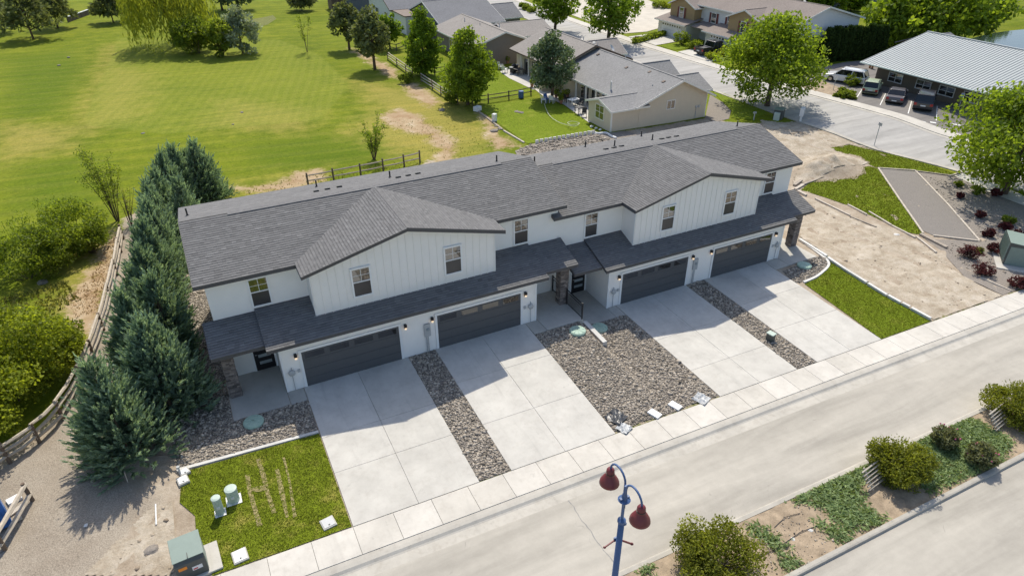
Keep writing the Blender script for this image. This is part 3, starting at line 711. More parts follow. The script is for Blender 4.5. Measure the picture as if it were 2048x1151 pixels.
def townhouse(cx, dy, dz, xl, xr, rl, rr, pl, pr_, cols, label, vents, flats, gm):
    T = empty('townhouse', (cx, dy, dz), 0, label, 'house', 'the two white townhouses')
    # walls
    MB().prism([(2.4, -1.2), (10.0, -1.2), (10.0, 6.05), (5.95, 7.04), (2.4, 5.96)], xl, xr, 'x').build('wall', M_siding, T)
    MB().box(xl, 2.10, 2.75, xr, 2.44, 5.86).build('upper_wall', M_siding, T)
    lap_wall(T, xl+.002, xr-.002, 2.10, 2.9, 5.84)
    mb = MB().prism([(0.02, -1.0), (2.45, -1.0), (2.45, 3.62), (0.02, 2.83)], -6.92, 6.92, 'x'); mb.build('garage_wall', M_siding, T)
    for a, b_ in ((-6.92, -6.04), (-.89, .90), (6.05, 6.92)): lap_wall(T, a+.1 if a < -6 else a, b_-.1 if b_ > 6 else b_, .02, .02, 2.13+.13)
    lap_wall(T, -6.92, 6.92, .02, 2.27, 2.80)
    for x in (-6.92, 6.82): MB().box(x, -.025, 0, x+.1, .018, 2.8).build('corner_board', M_trim, T)
    bp = [(-4.8, 2.7), (4.8, 2.7), (4.8, 5.85), (0, 7.08), (-4.8, 5.85)]
    MB().prism(bp, .80, 5.2, 'y').build('bay_wall', M_batten, T)
    for k in range(25):
        x = -4.74+k*.395
        if x > 4.76: break
        segs = [(2.72, 7.05-.256*abs(x))]
        for wx in (-2.4, 2.4):
            if abs(x-wx) < .50: segs = [(2.72, 3.80), (5.63, 7.05-.256*abs(x))]
        for a, b_ in segs: MB().box(x-.022, .772, a, x+.022, .799, b_).build('batten', M_batten, T)
    for s in (-1, 1): MB().box(s*4.8-(.0 if s > 0 else .02), .776, 2.7, s*4.8+(.02 if s > 0 else 0), .86, 5.81).build('corner_board', M_trim, T)
    # roofs
    E, RZ, EY, RY, BY, BZ = 5.92, 7.26, 1.65, 5.95, 10.4, 6.17; th = .15
    ro = roof_slab('roof', T, [(rl, EY, E), (rr, EY, E), (rr, RY, RZ), (rl, RY, RZ)], th, M_deck)
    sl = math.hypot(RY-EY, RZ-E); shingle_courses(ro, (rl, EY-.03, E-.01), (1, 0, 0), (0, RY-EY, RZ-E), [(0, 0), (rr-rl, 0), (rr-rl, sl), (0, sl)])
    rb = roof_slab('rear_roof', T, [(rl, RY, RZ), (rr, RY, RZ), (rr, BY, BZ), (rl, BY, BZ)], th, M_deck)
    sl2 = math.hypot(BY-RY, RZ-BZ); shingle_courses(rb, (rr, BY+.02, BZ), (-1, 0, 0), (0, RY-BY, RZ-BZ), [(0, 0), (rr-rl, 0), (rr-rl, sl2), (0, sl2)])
    f = MB(); f.box(rl-.005, EY-.03, E-.19, rr+.005, EY-.002, E-.01); f.build('fascia', M_fascia, ro)
    for x, s in ((rl, -1), (rr, 1)):
        r_ = MB()
        for (ya, za), (yb, zb) in (((EY-.028, E), (RY, RZ)), ((RY, RZ), (BY, BZ))):
            xa, xb = (x-.03, x-.004) if s < 0 else (x+.004, x+.03)
            r_.hexa([(xa, ya, za-.2), (xb, ya, za-.2), (xb, yb, zb-.2), (xa, yb, zb-.2), (xa, ya, za+.012), (xb, ya, za+.012), (xb, yb, zb+.012), (xa, yb, zb+.012)])
        r_.build('rake_board', M_fascia, ro)
    mb = MB(); x = rl
    while x < rr-.05:
        x2 = min(x+.28, rr); t = random.random(); big = .03 if rl+2.2 < x < rr-2.2 else .0
        mb.hexa([(x, RY-.16, RZ-.05+.01), (x2, RY-.16, RZ-.05+.01), (x2, RY+.16, RZ-.04+.01), (x, RY+.16, RZ-.04+.01), (x, RY-.16, RZ-.02+big), (x2, RY-.16, RZ-.026+big), (x2, RY+.16, RZ-.016+big), (x, RY+.16, RZ-.01+big)], t)
        x = x2
    tag(mb.build('ridge_caps', M_ridge, ro), kind='stuff')
    # cross gable over the bay
    GE, GZ, GY0 = 5.95, 7.27, .35
    for s in (-1, 1):
        q = [(s*5.19, GY0, GE), (0, GY0, GZ), (0, 5.72, GZ), (s*5.19, 5.72, GE)]
        g_ = roof_slab('bay_roof', T, q, .14, M_deck)
        L2 = 5.47; sl3 = math.hypot(5.19, GZ-GE)
        if s < 0: shingle_courses(g_, (-5.21, 5.72, GE), (0, -1, 0), (5.19, 0, GZ-GE), [(0, 0), (L2, 0), (L2, sl3), (0, sl3)])
        else: shingle_courses(g_, (5.21, GY0, GE), (0, 1, 0), (-5.19, 0, GZ-GE), [(0, 0), (L2, 0), (L2, sl3), (0, sl3)])
        r_ = MB(); x0 = s*5.22
        r_.hexa([(x0, GY0-.03, GE-.19), (0, GY0-.03, GZ-.19), (0, GY0-.004, GZ-.19), (x0, GY0-.004, GE-.19), (x0, GY0-.03, GE+.012), (0, GY0-.03, GZ+.016), (0, GY0-.004, GZ+.016), (x0, GY0-.004, GE+.012)])
        r_.build('rake_board', M_fascia, g_)
        MB().box(min(x0, x0-s*.028), GY0-.004, GE-.19, max(x0, x0-s*.028), EY-.035, GE-.004).build('fascia', M_fascia, g_)
    mb = MB(); y = GY0-.02
    while y < RY-.2:
        mb.hexa([(-.15, y, GZ-.03), (.15, y, GZ-.03), (.15, y+.28, GZ-.03), (-.15, y+.28, GZ-.03), (-.15, y, GZ-.012), (.15, y, GZ-.012), (.15, y+.28, GZ-.018), (-.15, y+.28, GZ-.018)]); y += .28
    mb.hexa([(-.012, GY0-.02, GZ-.02), (.012, GY0-.02, GZ-.02), (.012, RY-.2, GZ-.02), (-.012, RY-.2, GZ-.02), (-.012, GY0-.02, GZ+.022), (.012, GY0-.02, GZ+.022), (.012, RY-.2, GZ+.022), (-.012, RY-.2, GZ+.022)])
    tag(mb.build('ridge_caps', M_ridge, T), kind='stuff')
    # garage and porch roofs
    LE, LZ, sl_ = -.44, 2.97, .343; yt = 2.11; zt = LZ+sl_*(yt-LE)
    lo = roof_slab('garage_roof', T, [(-7.4, LE, LZ), (7.4, LE, LZ), (7.4, yt, zt), (-7.4, yt, zt)], .13, M_deck)
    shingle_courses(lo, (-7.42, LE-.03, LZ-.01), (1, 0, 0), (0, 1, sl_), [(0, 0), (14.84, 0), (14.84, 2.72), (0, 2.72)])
    f = MB().box(-7.43, LE-.03, LZ-.175, 7.43, LE-.002, LZ-.012); f.build('fascia', M_fascia, lo)
    for s in (-1, 1):
        xa, xb = (7.404, 7.43) if s > 0 else (-7.43, -7.404)
        MB().hexa([(xa, LE-.001, LZ-.17), (xb, LE-.001, LZ-.17), (xb, yt, zt-.17), (xa, yt, zt-.17), (xa, LE-.001, LZ+.012), (xb, LE-.001, LZ+.012), (xb, yt, zt+.012), (xa, yt, zt+.012)]).build('rake_board', M_fascia, lo)
    PE, PZ = .03, 3.0; zt2 = PZ+sl_*(yt-PE)
    for (a, b_), s in (((pl, -7.402), -1), ((7.402, pr_), 1)):
        po = roof_slab('porch_roof', T, [(a, PE, PZ), (b_, PE, PZ), (b_, yt, zt2), (a, yt, zt2)], .13, M_deck)
        shingle_courses(po, (a, PE-.03, PZ-.01), (1, 0, 0), (0, 1, sl_), [(0, 0), (b_-a, 0), (b_-a, 2.2), (0, 2.2)])
        MB().box(a-.02, PE-.03, PZ-.17, b_-.002, PE-.002, PZ-.012).build('fascia', M_fascia, po)
        x = a if s < 0 else b_; xa, xb = (x+.004, x+.03) if s > 0 else (x-.03, x-.004)
        # the porch roof runs on round the end wall
        ye = 2.08
        MB().hexa([(xa, PE-.001, PZ-.17), (xb, PE-.001, PZ-.17), (xb, ye, PZ+sl_*(ye-PE)-.17), (xa, ye, PZ+sl_*(ye-PE)-.17), (xa, PE-.001, PZ+.012), (xb, PE-.001, PZ+.012), (xb, ye, PZ+sl_*(ye-PE)+.012), (xa, ye, PZ+sl_*(ye-PE)+.012)]).build('rake_board', M_fascia, po)
    for c_ in cols: column(T, c_, .98, 0.03, 2.90)
    # windows, doors, fittings
    for x in (-7.0, 7.0): window(T, x, 2.078, 4.0, .80, 1.42)
    for x in (-2.4, 2.4): window(T, x, .772, 3.97, .84, 1.48)
    for x in (-5.92, 1.04): garage_door(T, x, .0)
    for x in (-7.5, 7.5): entry_door(T, x, 2.4)
    for x in (-6.2, -.70, .75, 6.2): hang_light(T, x, .0, 2.0)
    for s in (-1, 1):
        x = s*6.52
        b_ = MB().lathe([(.10, 0), (.16, .03), (.16, .10), (.06, .14)], (0, 0, 0), 14).build('gas_meter', M_metalbox, T); b_.location = (x, -.03, 1.12); b_.rotation_euler = (math.pi/2, 0, 0)
        MB().tube([(x, -.06, .98), (x, -.06, .05)], .02, 6).tube([(x, -.06, 1.24), (x+.02, -.06, 1.36), (x+.02, 0, 1.36)], .03, 6).build('riser_pipe', M_metalbox, T)
        MB().box(x-s*.34-.06, -.05, 1.04, x-s*.34+.06, .0, 1.2).build('junction_box', M_metalbox, T)
    mbx = MB().box(gm-.17, -.11, 1.05, gm+.17, .0, 1.82).build('electric_panel', M_metalbox, T, bevel=.02)
    MB().lathe([(.085, 0), (.085, .05), (.06, .08)], (0, 0, 0), 12).build('meter_dial', M_lite, mbx); mbx.children[0].location = (gm+.02, -.11, 1.5); mbx.children[0].rotation_euler = (math.pi/2, 0, 0)
    MB().tube([(gm-.08, -.06, 1.05), (gm-.08, -.06, -.05)], .03, 6).tube([(gm+.02, -.05, 1.05), (gm+.02, -.05, -.05)], .022, 6).build('conduit', M_metalbox, T)
    bs = (RZ-BZ)/(BY-RY)
    for x, y in vents:
        z = RZ-bs*(y-RY); p = MB().tube([(x, y, z-.05), (x, y, z+.42)], .045, 8); p.lathe([(.11, .0), (.07, .07)], (x, y, z-.01), 10); p.build('vent_pipe', M_pvc, rb)
    for x, y in flats:
        z = RZ-bs*(y-RY); MB().hexa([(x-.16, y-.15, z-.02+bs*.15), (x+.16, y-.15, z-.02+bs*.15), (x+.16, y+.15, z-.02-bs*.15), (x-.16, y+.15, z-.02-bs*.15), (x-.12, y-.11, z+.13), (x+.12, y-.11, z+.13), (x+.12, y+.11, z+.06), (x-.12, y+.11, z+.06)]).build('roof_vent', M_pvc, rb)
    return T
TA = townhouse(5.9, 0, 0, -9.30, 9.34, -9.72, 9.62, -9.78, 9.55, (-9.17, 9.15), 'left white townhouse pair, higher of the two, beside the dark juniper row',
          [(-9.3, 7.4), (-2.45, 9.2), (1.49, 7.83), (7.69, 6.6)], [(-2.77, 7.55), (-2.15, 7.6), (-1.48, 7.65), (1.8, 7.22), (2.4, 7.25), (3.0, 7.31)], .45)
TB = townhouse(24.6, .12, -.70, -9.32, 8.92, -9.75, 9.18, -9.25, 9.55, (9.12,), 'right white townhouse pair, stepped lower, ending beside the bare building plot',
          [(-8.0, 7.35), (-2.85, 9.6), (-1.64, 7.9), (1.89, 9.7), (1.14, 7.49), (7.7, 6.53)], [(-2.8, 7.19), (-2.17, 7.19), (-1.56, 7.22), (1.6, 7.07), (2.2, 7.11), (2.8, 7.03)], -.42)
# black porch railing on the edge of the middle porch
RL = empty('porch_railing', (15.2, 0, .03), 0, 'black metal railing along the step between the two middle porches', 'railing')
bal = None
for y0, y1 in ((1.28, 2.34), (-1.08, .66)):
    for y in (y0, y1): MB().box(-.03, y-.03, -.2, .03, y+.03, 1.08).build('post', M_black, RL)
    MB().box(-.025, y0+.03, .98, .025, y1-.03, 1.03).build('top_rail', M_black, RL); MB().box(-.018, y0+.03, .08, .018, y1-.03, .12).build('bottom_rail', M_black, RL)
    MB().box(-.018, y0+.03, .84, .018, y1-.03, .87).build('middle_rail', M_black, RL)
    n = int((y1-y0)/.115)
    for k in range(1, n):
        y = y0+(y1-y0)*k/n
        if bal is None: bal = MB().box(-.009, -.009, .12, .009, .009, .84).build('baluster', M_black, RL); bal.location = (0, y, 0)
        else: one('baluster', bal, RL, (0, y, 0))


# ------------------------------------------------------------------ side street, parking lot, pond
NEAR = [(60.5,-9.3),(59.5,5),(57.6,13),(56.6,22),(56.5,34),(57.0,60),(58.5,90),(61,125),(66,180)]
FAR = [(69,-9.3),(67.9,5),(66.7,20),(65.6,30),(64.4,42),(63.9,55),(63.7,65),(64.2,80),(66,110),(68,130),(73,180)]
ns, fs = smooth_poly(NEAR, 4, False), smooth_poly(FAR, 4, False)
sheet('side_street', ns+fs[::-1], .02, M_asph_s)
def offset_line(L_, d):
    out = []
    for i, p in enumerate(L_):
        a, b_ = Vector(L_[max(i-1, 0)]), Vector(L_[min(i+1, len(L_)-1)]); t = (b_-a).normalized(); out.append((p[0]+t.y*d, p[1]-t.x*d))
    return out
tag(kerb_line('street_kerb', [p for p in ns if p[1] > -3], .32, .09, M_kerb, 1), kind='structure')
sheet('street_gutter', offset_line(fs, -.55)+fs[::-1], .035, M_kerb)
f2 = offset_line(fs, 1.75)
sheet('far_sidewalk', fs+f2[::-1], .09, M_conc2, thick=.1)
n2_ = offset_line(ns, .5)
sheet('near_gutter', ns+n2_[::-1], .03, M_kerb)
LOT = [(68.1,32.72),(67.5,31),(67.6,24.6),(68.7,12),(69.0,9),(76.5,9),(78.2,14.0),(77.0,29),(88,30),(91,37),(83,38.5),(72,37.5)]
sheet('parking_lot', LOT, .045, M_asph_d)
sheet('planting_strip', [(68.45,33.88),(72.23,33.3),(70.59,26.36),(69.4,25.2),(67.6,25),(66.7,31)], .06, M_meddirt)
M_paint = simple('lot_paint', (.72, .71, .67), .7, .25, 3)
def stripe(x0, y0, x1, y1, wd=.10):
    d = Vector((x1-x0, y1-y0)).normalized(); n_ = Vector((-d.y, d.x))*wd/2
    sheet('parking_line', [(x0+n_.x, y0+n_.y), (x1+n_.x, y1+n_.y), (x1-n_.x, y1-n_.y), (x0-n_.x, y0-n_.y)], .055, M_paint)
for a, b_ in (((69.81,25.57), (74.18,28.26)), ((69.45,22.11),(74.09,25.04)), ((69.45,18.52), (74.06,21.53)), ((70.48,15.84), (74.86,18.89)), ((72.29,12.22), (76.12,15.16))): stripe(*a, *b_)
stripe(*(68.39,16.97), *(68.78,15.92), .5); stripe(*(69.44,15.81), *(69.83,15.37), .35)
for k, q in enumerate(((71.41,14.44), (71.54,14.23), (71.71,14.01))): stripe(q[0]-.1, q[1]-.12, q[0]+.1, q[1]+.12, .25)
m, nt, N, L, b = mat('pond_water')
b.inputs['Base Color'].default_value = (.02, .035, .03, 1); b.inputs['Roughness'].default_value = .06; b.inputs['IOR'].default_value = 1.33
nbump(nt, nnoise(nt, 1.2, 3, .6, nworld(nt)), .15, .05)
ob = MB(); ob.face([(126+25*math.cos(t*math.pi/16), 30+14.5*math.sin(t*math.pi/16), -1.75) for t in range(32)]); o = ob.build('pond', m); o['kind'] = 'structure'
# corner yard: lawns, gravel bed and path
M_grav = simple('fine_gravel', (.255, .225, .195), .95, .45, 14, .7, 60, world=True, spec=.1); M_grav2 = simple('grey_gravel', (.225, .205, .185), .95, .4, 16, .6, 70, world=True, spec=.1)
CL1 = [(53.78,15.11),(56.19,14.9),(57.13,13.02),(58.09,10.71),(58.61,7.97),(58.57,5.26),(55.94,7.53),(53.59,9.55),(53.68,10.77),(53.51,13.17)]
CL2 = [(53.48,9.47),(50.19,5.16),(46.01,-0.16),(45.11,-1.11),(44.44,-0.35),(44.45,2.06),(44.52,4.95),(44.02,7.05),(43.41,9.07),(45.48,9.99),(48.43,10.16),(51.21,10.63),(53.36,10.23)]
for p, lb in ((CL1, 'rough turf blades of the corner lawn along the side street'), (CL2, 'turf blades of the triangular corner lawn inside the timber edging')):
    sheet('corner_lawn', p, .03, M_lawn_l, sub=.8, jitter=.02); blades('lawn_grass', p, 220, .10, lb)
sheet('gravel_path', [(53.48,9.47),(55.94,7.53),(47.92,-3.62),(45.72,-1.6),(45.74,-0.69)], .035, M_grav2, sub=.5, jitter=.02)
sheet('gravel_yard', [(55.94,7.53),(57.96,5.31),(58.6,2),(59.6,-9.15),(41.84,-9.06),(41.8,-6.59),(44.02,-3.26),(44.66,-1.63),(47.92,-3.62)], .028, M_grav, sub=.7, jitter=.03)
sheet('corner_pad', [(58.07,5.25),(59.93,5.23),(59.15,-0.21),(57.11,-1.41),(57.21,1.23)], .05, M_conc)
stones('loose_stones', [(55.6,7.04),(57.01,3.75),(55.1,-2.29),(46.52,-7.67),(42.41,-7.23),(44.78,-2.74),(47.92,-3.62)], 12, .05, 'scattered pale pebbles over the corner gravel yard', .03)
M_timber = simple('grey_timber', (.34, .29, .235), .9, .35, 4, .5, 40, world=True); M_log = simple('pale_timber', (.50, .44, .365), .9, .3, 4, .5, 40, world=True)
def timber(pts, label, wd=.14, h=.13, m=None, group='timber edging of the corner yard'):
    for k, ((x0, y0), (x1, y1)) in enumerate(zip(pts[:-1], pts[1:])):
        mb = MB(); z0, z1 = G(x0, y0)+.05, G(x1, y1)+.05
        mb.beam((x0, y0, z0), (x1, y1, z1), wd, h); o = mb.build('edging_timber', m or M_log, bevel=.012)
        tag(o, label if len(pts) == 2 else label+(', nearer piece to the street' if k == 0 else ', piece %s along' % ('second', 'third', 'fourth', 'fifth')[k-1]), 'timber', group)
timber([(53.59,9.55),(49.03,3.79),(45.29,-1.02)], 'pale timber between triangular lawn and grey gravel path')
timber([(53.59,9.55),(56.05,7.61)], 'pale timber along the street end of the grey gravel path')
timber([(56.05,7.61),(51.67,1.35),(47.92,-3.62)], 'pale timber dividing gravel path from gravel yard')
timber([(45.65,-1.57),(47.85,-3.67)], 'pale timber closing the near end of the gravel path')
timber([(55.98,7.51),(57.76,5.41)], 'dark timber between corner lawn and gravel yard', m=M_timber)
timber([(57.57,5.38),(59.3,5.42)], 'short pale timber at the corner of the gravel yard')
timber([(53.37,13.23),(53.75,10.88)], 'pale timber above the soil heap beside the corner lawn')
timber([(53.75,10.88),(51.39,10.67)], 'short pale timber from corner lawn back to the soil heap')
timber([(51.29,10.59),(49.38,10.61)], 'pale timber sunk in soil just below the heap')
timber([(49.12,10.6),(47.17,10.15)], 'thick grey timber at the foot of the soil heap', .24, .2, M_timber)
timber([(46.88,10.17),(44.04,9.77)], 'long curved grey log at the top of the triangular lawn', .2, .18, M_timber)
timber([(43.55,9.98),(45.04,10.6)], 'short dark log nearest the right townhouse corner', .26, .22, M_timber)
timber([(42.92,9.28),(44.38,9.75)], 'second short pale log nearest the right townhouse corner', .24, .2)
timber([(42.87,8.95),(42.78,7.93)], 'pale log end at the lower left of the triangular lawn', .22, .2)
timber([(42.98,7.16),(42.86,3.56)], 'pale landscape timber along the lower lawn edge beside bare soil')
timber([(44.49,5.17),(44.26,3.15)], 'loose pale timber lying inside the lower lawn edge')
timber([(44.91,3.49),(44.36,1.02)], 'upper pale timber on the lower lawn edge near the path')
timber([(42.7,3.42),(42.96,1.24)], 'weathered timber half sunk below the lower lawn edge', m=M_timber)
timber([(44.32,0.94),(44.11,-1.21)], 'pale timber at the lower tip of the triangular lawn')
timber([(44.34,-1.13),(43.31,-3.45)], 'pale timber pointing from lawn tip down to the plot')
timber([(44.94,-1.03),(44.69,-3.31)], 'heavy grey sleeper lying by the tip of the triangular lawn', .28, .24, M_timber)
timber([(42.68,-7.06),(42.87,-8.99)], 'thin pale board beside the dark red bushes near the sidewalk', .1, .08)
timber([(48.9,10.19),(49.91,10.07)], 'small pale board on the turf below the soil heap', .12, .06); timber([(48.94,9.51),(49.74,9.49)], 'lower small pale board on the turf below the soil heap', .12, .06)
# concrete block edging of the right lawn, block by block
blk = [(34.96,1.45),(34.67,-1.22),(34.59,-1.41),(34.44,-3.01),(34.43,-4.69),(34.42,-4.81),(34.41,-6.22),(34.45,-6.29),(34.52,-7.14),(34.57,-7.21),(34.63,-7.7),(34.62,-7.81),(34.75,-9.03)]
for k in range(0, len(blk)-1):
    if k in (1, 4, 6, 8, 10): continue
    (x0, y0), (x1, y1) = blk[k], blk[k+1]
    mb = MB(); mb.beam((x0, y0, G(x0, y0)+.08), (x1, y1, G(x1, y1)+.08), .20, .24)
    tag(mb.build('kerb_block', M_white_kerb, bevel=.015), 'pale concrete edging block beside right lawn, %s from the porch' % ('first', 'second', 'third', 'fourth', 'fifth', 'sixth', 'seventh', 'eighth')[[0, 2, 3, 5, 7, 9, 11].index(k)], 'kerb block', 'edging blocks of the right lawn')

# ------------------------------------------------------------------ houses behind
def roof_mat(name, col, metal=False):
    m, nt, N, L, b = mat(name)
    P = nworld(nt); c = np.array(col)
    n1 = nnoise(nt, 5.0, 4, .7, P); n2 = nnoise(nt, .4, 3, .6, P); n3 = nnoise(nt, 26, 2, .6, P)
    o = nramp(nt, n1, [(.25, tuple(c*.72)), (.75, tuple(c*1.22))])
    o = nmix(nt, .5, o, nramp(nt, n3, [(.3, (.75, .75, .75)), (.7, (1.15, 1.15, 1.15))]), 'MULTIPLY')
    o = nmix(nt, .6, o, nramp(nt, n2, [(.3, (.88, .88, .88)), (.7, (1.08, 1.08, 1.08))]), 'MULTIPLY')
    L.new(o, b.inputs['Base Color']); b.inputs['Roughness'].default_value = .92; b.inputs['Specular IOR Level'].default_value = .2
    nbump(nt, n1, .3, .03); return m
R_grey = roof_mat('grey_shingle', (.265, .258, .25)); R_taupe = roof_mat('taupe_shingle', (.30, .272, .245)); R_slate = roof_mat('slate_shingle', (.20, .20, .207)); R_brown = roof_mat('brown_shingle', (.255, .215, .19))
W_tan = simple('tan_siding', (.60, .515, .39), .75, .06, 2, .1, 20); W_green = simple('sage_siding', (.40, .39, .28), .75, .06, 2); W_brown = simple('brown_siding', (.20, .17, .15), .8, .08, 2)
W_white = simple('pale_siding', (.66, .66, .65), .7, .05, 2); W_ochre = simple('ochre_siding', (.36, .25, .12), .8, .08, 2); W_cream = simple('cream_siding', (.62, .60, .55), .7, .05, 2)
W_olive = simple('umber_siding', (.155, .125, .09), .85, .1, 2); W_blue = simple('slate_siding', (.12, .14, .17), .8, .08, 2); W_grey = simple('grey_siding', (.22, .215, .215), .8, .08, 2)
T_white = simple('cream_trim', (.74, .72, .66), .6, .04, 3); T_dark = simple('brown_trim', (.13, .09, .065), .7, .1, 3); T_red = simple('red_shutter', (.16, .035, .025), .7, .1, 3)
D_white = simple('white_door', (.74, .74, .73), .5, .03, 3)
def lap_lines(parent, kind, a0, a1, fixed, z0, top, row=.2, m=None):
    """thin lap boards on an end wall; top(a) is the wall height at a"""
    mb = MB(); z = z0
    while z < max(top(a0+(a1-a0)*k/20) for k in range(21)):
        lo_, hi_ = None, None
        for k in range(81):
            a = a0+(a1-a0)*k/80
            if top(a) > z+row:
                lo_ = a if lo_ is None else lo_; hi_ = a
        if lo_ is None or hi_-lo_ < .3: break
        if kind == 'y': mb.hexa([(lo_, fixed-.022, z), (hi_, fixed-.022, z), (hi_, fixed, z), (lo_, fixed, z), (lo_, fixed-.006, z+row), (hi_, fixed-.006, z+row), (hi_, fixed, z+row), (lo_, fixed, z+row)])
        else: mb.hexa([(fixed-.022, lo_, z), (fixed-.022, hi_, z), (fixed, hi_, z), (fixed, lo_, z), (fixed-.006, lo_, z+row), (fixed-.006, hi_, z+row), (fixed, hi_, z+row), (fixed, lo_, z+row)])
        z += row
    o = mb.build('lap_boards', m, parent, fix=False); o['kind'] = 'stuff'
def gable(parent, x0, x1, y0, y1, zb, ze, zr, axis, wm, rm, tm, oh=.45, rx=None, th=.14, wall='wall', roof='roof', lap=True):
    """a block with a gable roof; ridge along axis; ze = roof top at the eave edge, zr at the ridge, rx = ridge position"""
    if axis == 'y':
        c = (x0+x1)/2 if rx is None else rx
        sl_, sr_ = (zr-ze)/(c-(x0-oh)), (zr-ze)/((x1+oh)-c)
        poly = [(x0, zb), (x1, zb), (x1, zr-sr_*(x1-c)-th), (c, zr-th), (x0, zr-sl_*(c-x0)-th)]
        wo = MB().prism(poly, y0, y1, 'y').build(wall, wm, parent)
        if lap: lap_lines(wo, 'y', x0, x1, y0, zb+.2, lambda a: zr-th-(sl_*(c-a) if a < c else sr_*(a-c)), m=wm)
        ya, yb = y0-oh*.8, y1+oh*.8
        for s, xe in ((-1, x0-oh), (1, x1+oh)):
            q = [(xe, ya, ze), (c, ya, zr), (c, yb, zr), (xe, yb, ze)]
            ro = roof_slab(roof, parent, q, th, rm)
            f = MB(); f.hexa([(xe, ya-.03, ze-th-.06), (c, ya-.03, zr-th-.06), (c, ya-.004, zr-th-.06), (xe, ya-.004, ze-th-.06), (xe, ya-.03, ze+.01), (c, ya-.03, zr+.01), (c, ya-.004, zr+.01), (xe, ya-.004, ze+.01)])
            f.box(min(xe, xe+s*.03), ya, ze-th-.05, max(xe, xe+s*.03), yb, ze-.005); f.build('fascia', tm, ro)
        MB().box(c-.12, ya, zr-.03, c+.12, yb, zr+.02).build('ridge_cap', rm, parent)
    else:
        c = (y0+y1)/2 if rx is None else rx
        sl_, sr_ = (zr-ze)/(c-(y0-oh)), (zr-ze)/((y1+oh)-c)
        poly = [(y0, zb), (y1, zb), (y1, zr-sr_*(y1-c)-th), (c, zr-th), (y0, zr-sl_*(c-y0)-th)]
        wo = MB().prism(poly, x0, x1, 'x').build(wall, wm, parent)
        if lap: lap_lines(wo, 'x', y0, y1, x0, zb+.2, lambda a: zr-th-(sl_*(c-a) if a < c else sr_*(a-c)), m=wm)
        xa, xb = x0-oh*.8, x1+oh*.8
        for s, ye in ((-1, y0-oh), (1, y1+oh)):
            q = [(xa, ye, ze), (xb, ye, ze), (xb, c, zr), (xa, c, zr)]
            ro = roof_slab(roof, parent, q, th, rm)
            f = MB(); f.box(xa, min(ye, ye+s*.03), ze-th-.05, xb, max(ye, ye+s*.03), ze-.005)
            for xx in (xa, xb):
                a, b_ = (xx-.03, xx-.004) if xx == xa else (xx+.004, xx+.03)
                f.hexa([(a, ye, ze-th-.06), (b_, ye, ze-th-.06), (b_, c, zr-th-.06), (a, c, zr-th-.06), (a, ye, ze+.01), (b_, ye, ze+.01), (b_, c, zr+.01), (a, c, zr+.01)])
            f.build('fascia', tm, ro)
        MB().box(xa, c-.12, zr-.03, xb, c+.12, zr+.02).build('ridge_cap', rm, parent)
    return wo
def wwin(parent, p, face, wd, h, tm=None, cols=2, rows=1, gm=None, shut=None):
    """window on a wall facing '-y' or '-x', p = centre of its sill line"""
    t = .09; f = MB(); f.box(-wd/2-t, -.05, -t, -wd/2, .01, h+t); f.box(wd/2, -.05, -t, wd/2+t, .01, h+t); f.box(-wd/2, -.05, h, wd/2, .01, h+t); f.box(-wd/2, -.055, -t, wd/2, .01, 0)
    for k in range(1, cols): x = -wd/2+wd*k/cols; f.box(x-.03, -.045, 0, x+.03, .0, h)
    for k in range(1, rows): z = h*k/rows; f.box(-wd/2, -.042, z-.025, wd/2, .002, z+.025)
    o = f.build('window', tm or T_white, parent); o.location = p; o.rotation_euler = (0, 0, 0 if face == '-y' else -math.pi/2)
    MB().box(-wd/2, -.02, 0, wd/2, .005, h).build('pane', gm or M_glass, o)
    if shut:
        for s in (-1, 1): MB().box(s*(wd/2+.34)-.2, -.04, -.05, s*(wd/2+.34)+.2, 0, h+.05).build('shutter', shut, o)
    return o
def gdoor(parent, p, face, wd, h, wins=8):
    d = MB().box(-wd/2, -.04, 0, wd/2, .01, h).build('garage_door', D_white, parent); d.location = p; d.rotation_euler = (0, 0, 0 if face == '-y' else -math.pi/2)
    for k in range(1, 4): MB().box(-wd/2, -.043, h*k/4-.012, wd/2, -.039, h*k/4+.012).build('panel_joint', M_metalbox, d)
    for k in range(wins):
        x = -wd/2+wd*(k+.5)/wins; MB().box(x-.16, -.05, h*.80, x+.16, -.035, h*.93).build('garage_window', M_gglass, d)
def pipe_vent(parent, x, y, z, h=.45, m=None, r=.05): MB().tube([(x, y, z-.2), (x, y, z+h)], r, 8).lathe([(r*2.2, 0), (r*1.3, .08)], (x, y, z-.02), 10).build('vent_pipe', m or M_metalbox, parent)

# tan duplex right behind the townhouses
H = empty('tan_house', (44, 34, 0), 0, 'tan ranch house with grey roof just behind the right townhouse', 'house'); H.location = (0, 0, 0)
gable(H, 39.9, 48.7, 28.0, 44.0, -1.2, 1.30, 3.44, 'y', W_tan, R_grey, T_white, .75, 44.85)
wl_ = gable(H, 36.45, 40.7, 28.02, 32.3, -1.2, 1.22, 1.98, 'x', W_tan, R_grey, T_white, .35, 30.1, wall='sunroom_wall', roof='sunroom_roof')
MB().box(36.43, 27.96, -1.2, 36.58, 28.06, 1.15).build('corner_board', T_white, H); MB().box(48.66, 27.95, -1.2, 48.76, 28.05, 1.6).build('corner_board', T_white, H)
for y, zr in ((36.6, 3.05), (31.4, 2.75)): gable(H, 46.5, 49.6, y-2.1, y+2.1, -1.2, 1.55, zr, 'x', W_tan, R_grey, T_white, .6, wall='porch_wall', roof='porch_roof', lap=False)
wwin(H, (36.43, 30.1, -.15), '-x', 1.5, 1.35, cols=2, rows=2); wwin(H, (43.9, 27.98, .45), '-y', .95, .8, cols=2)
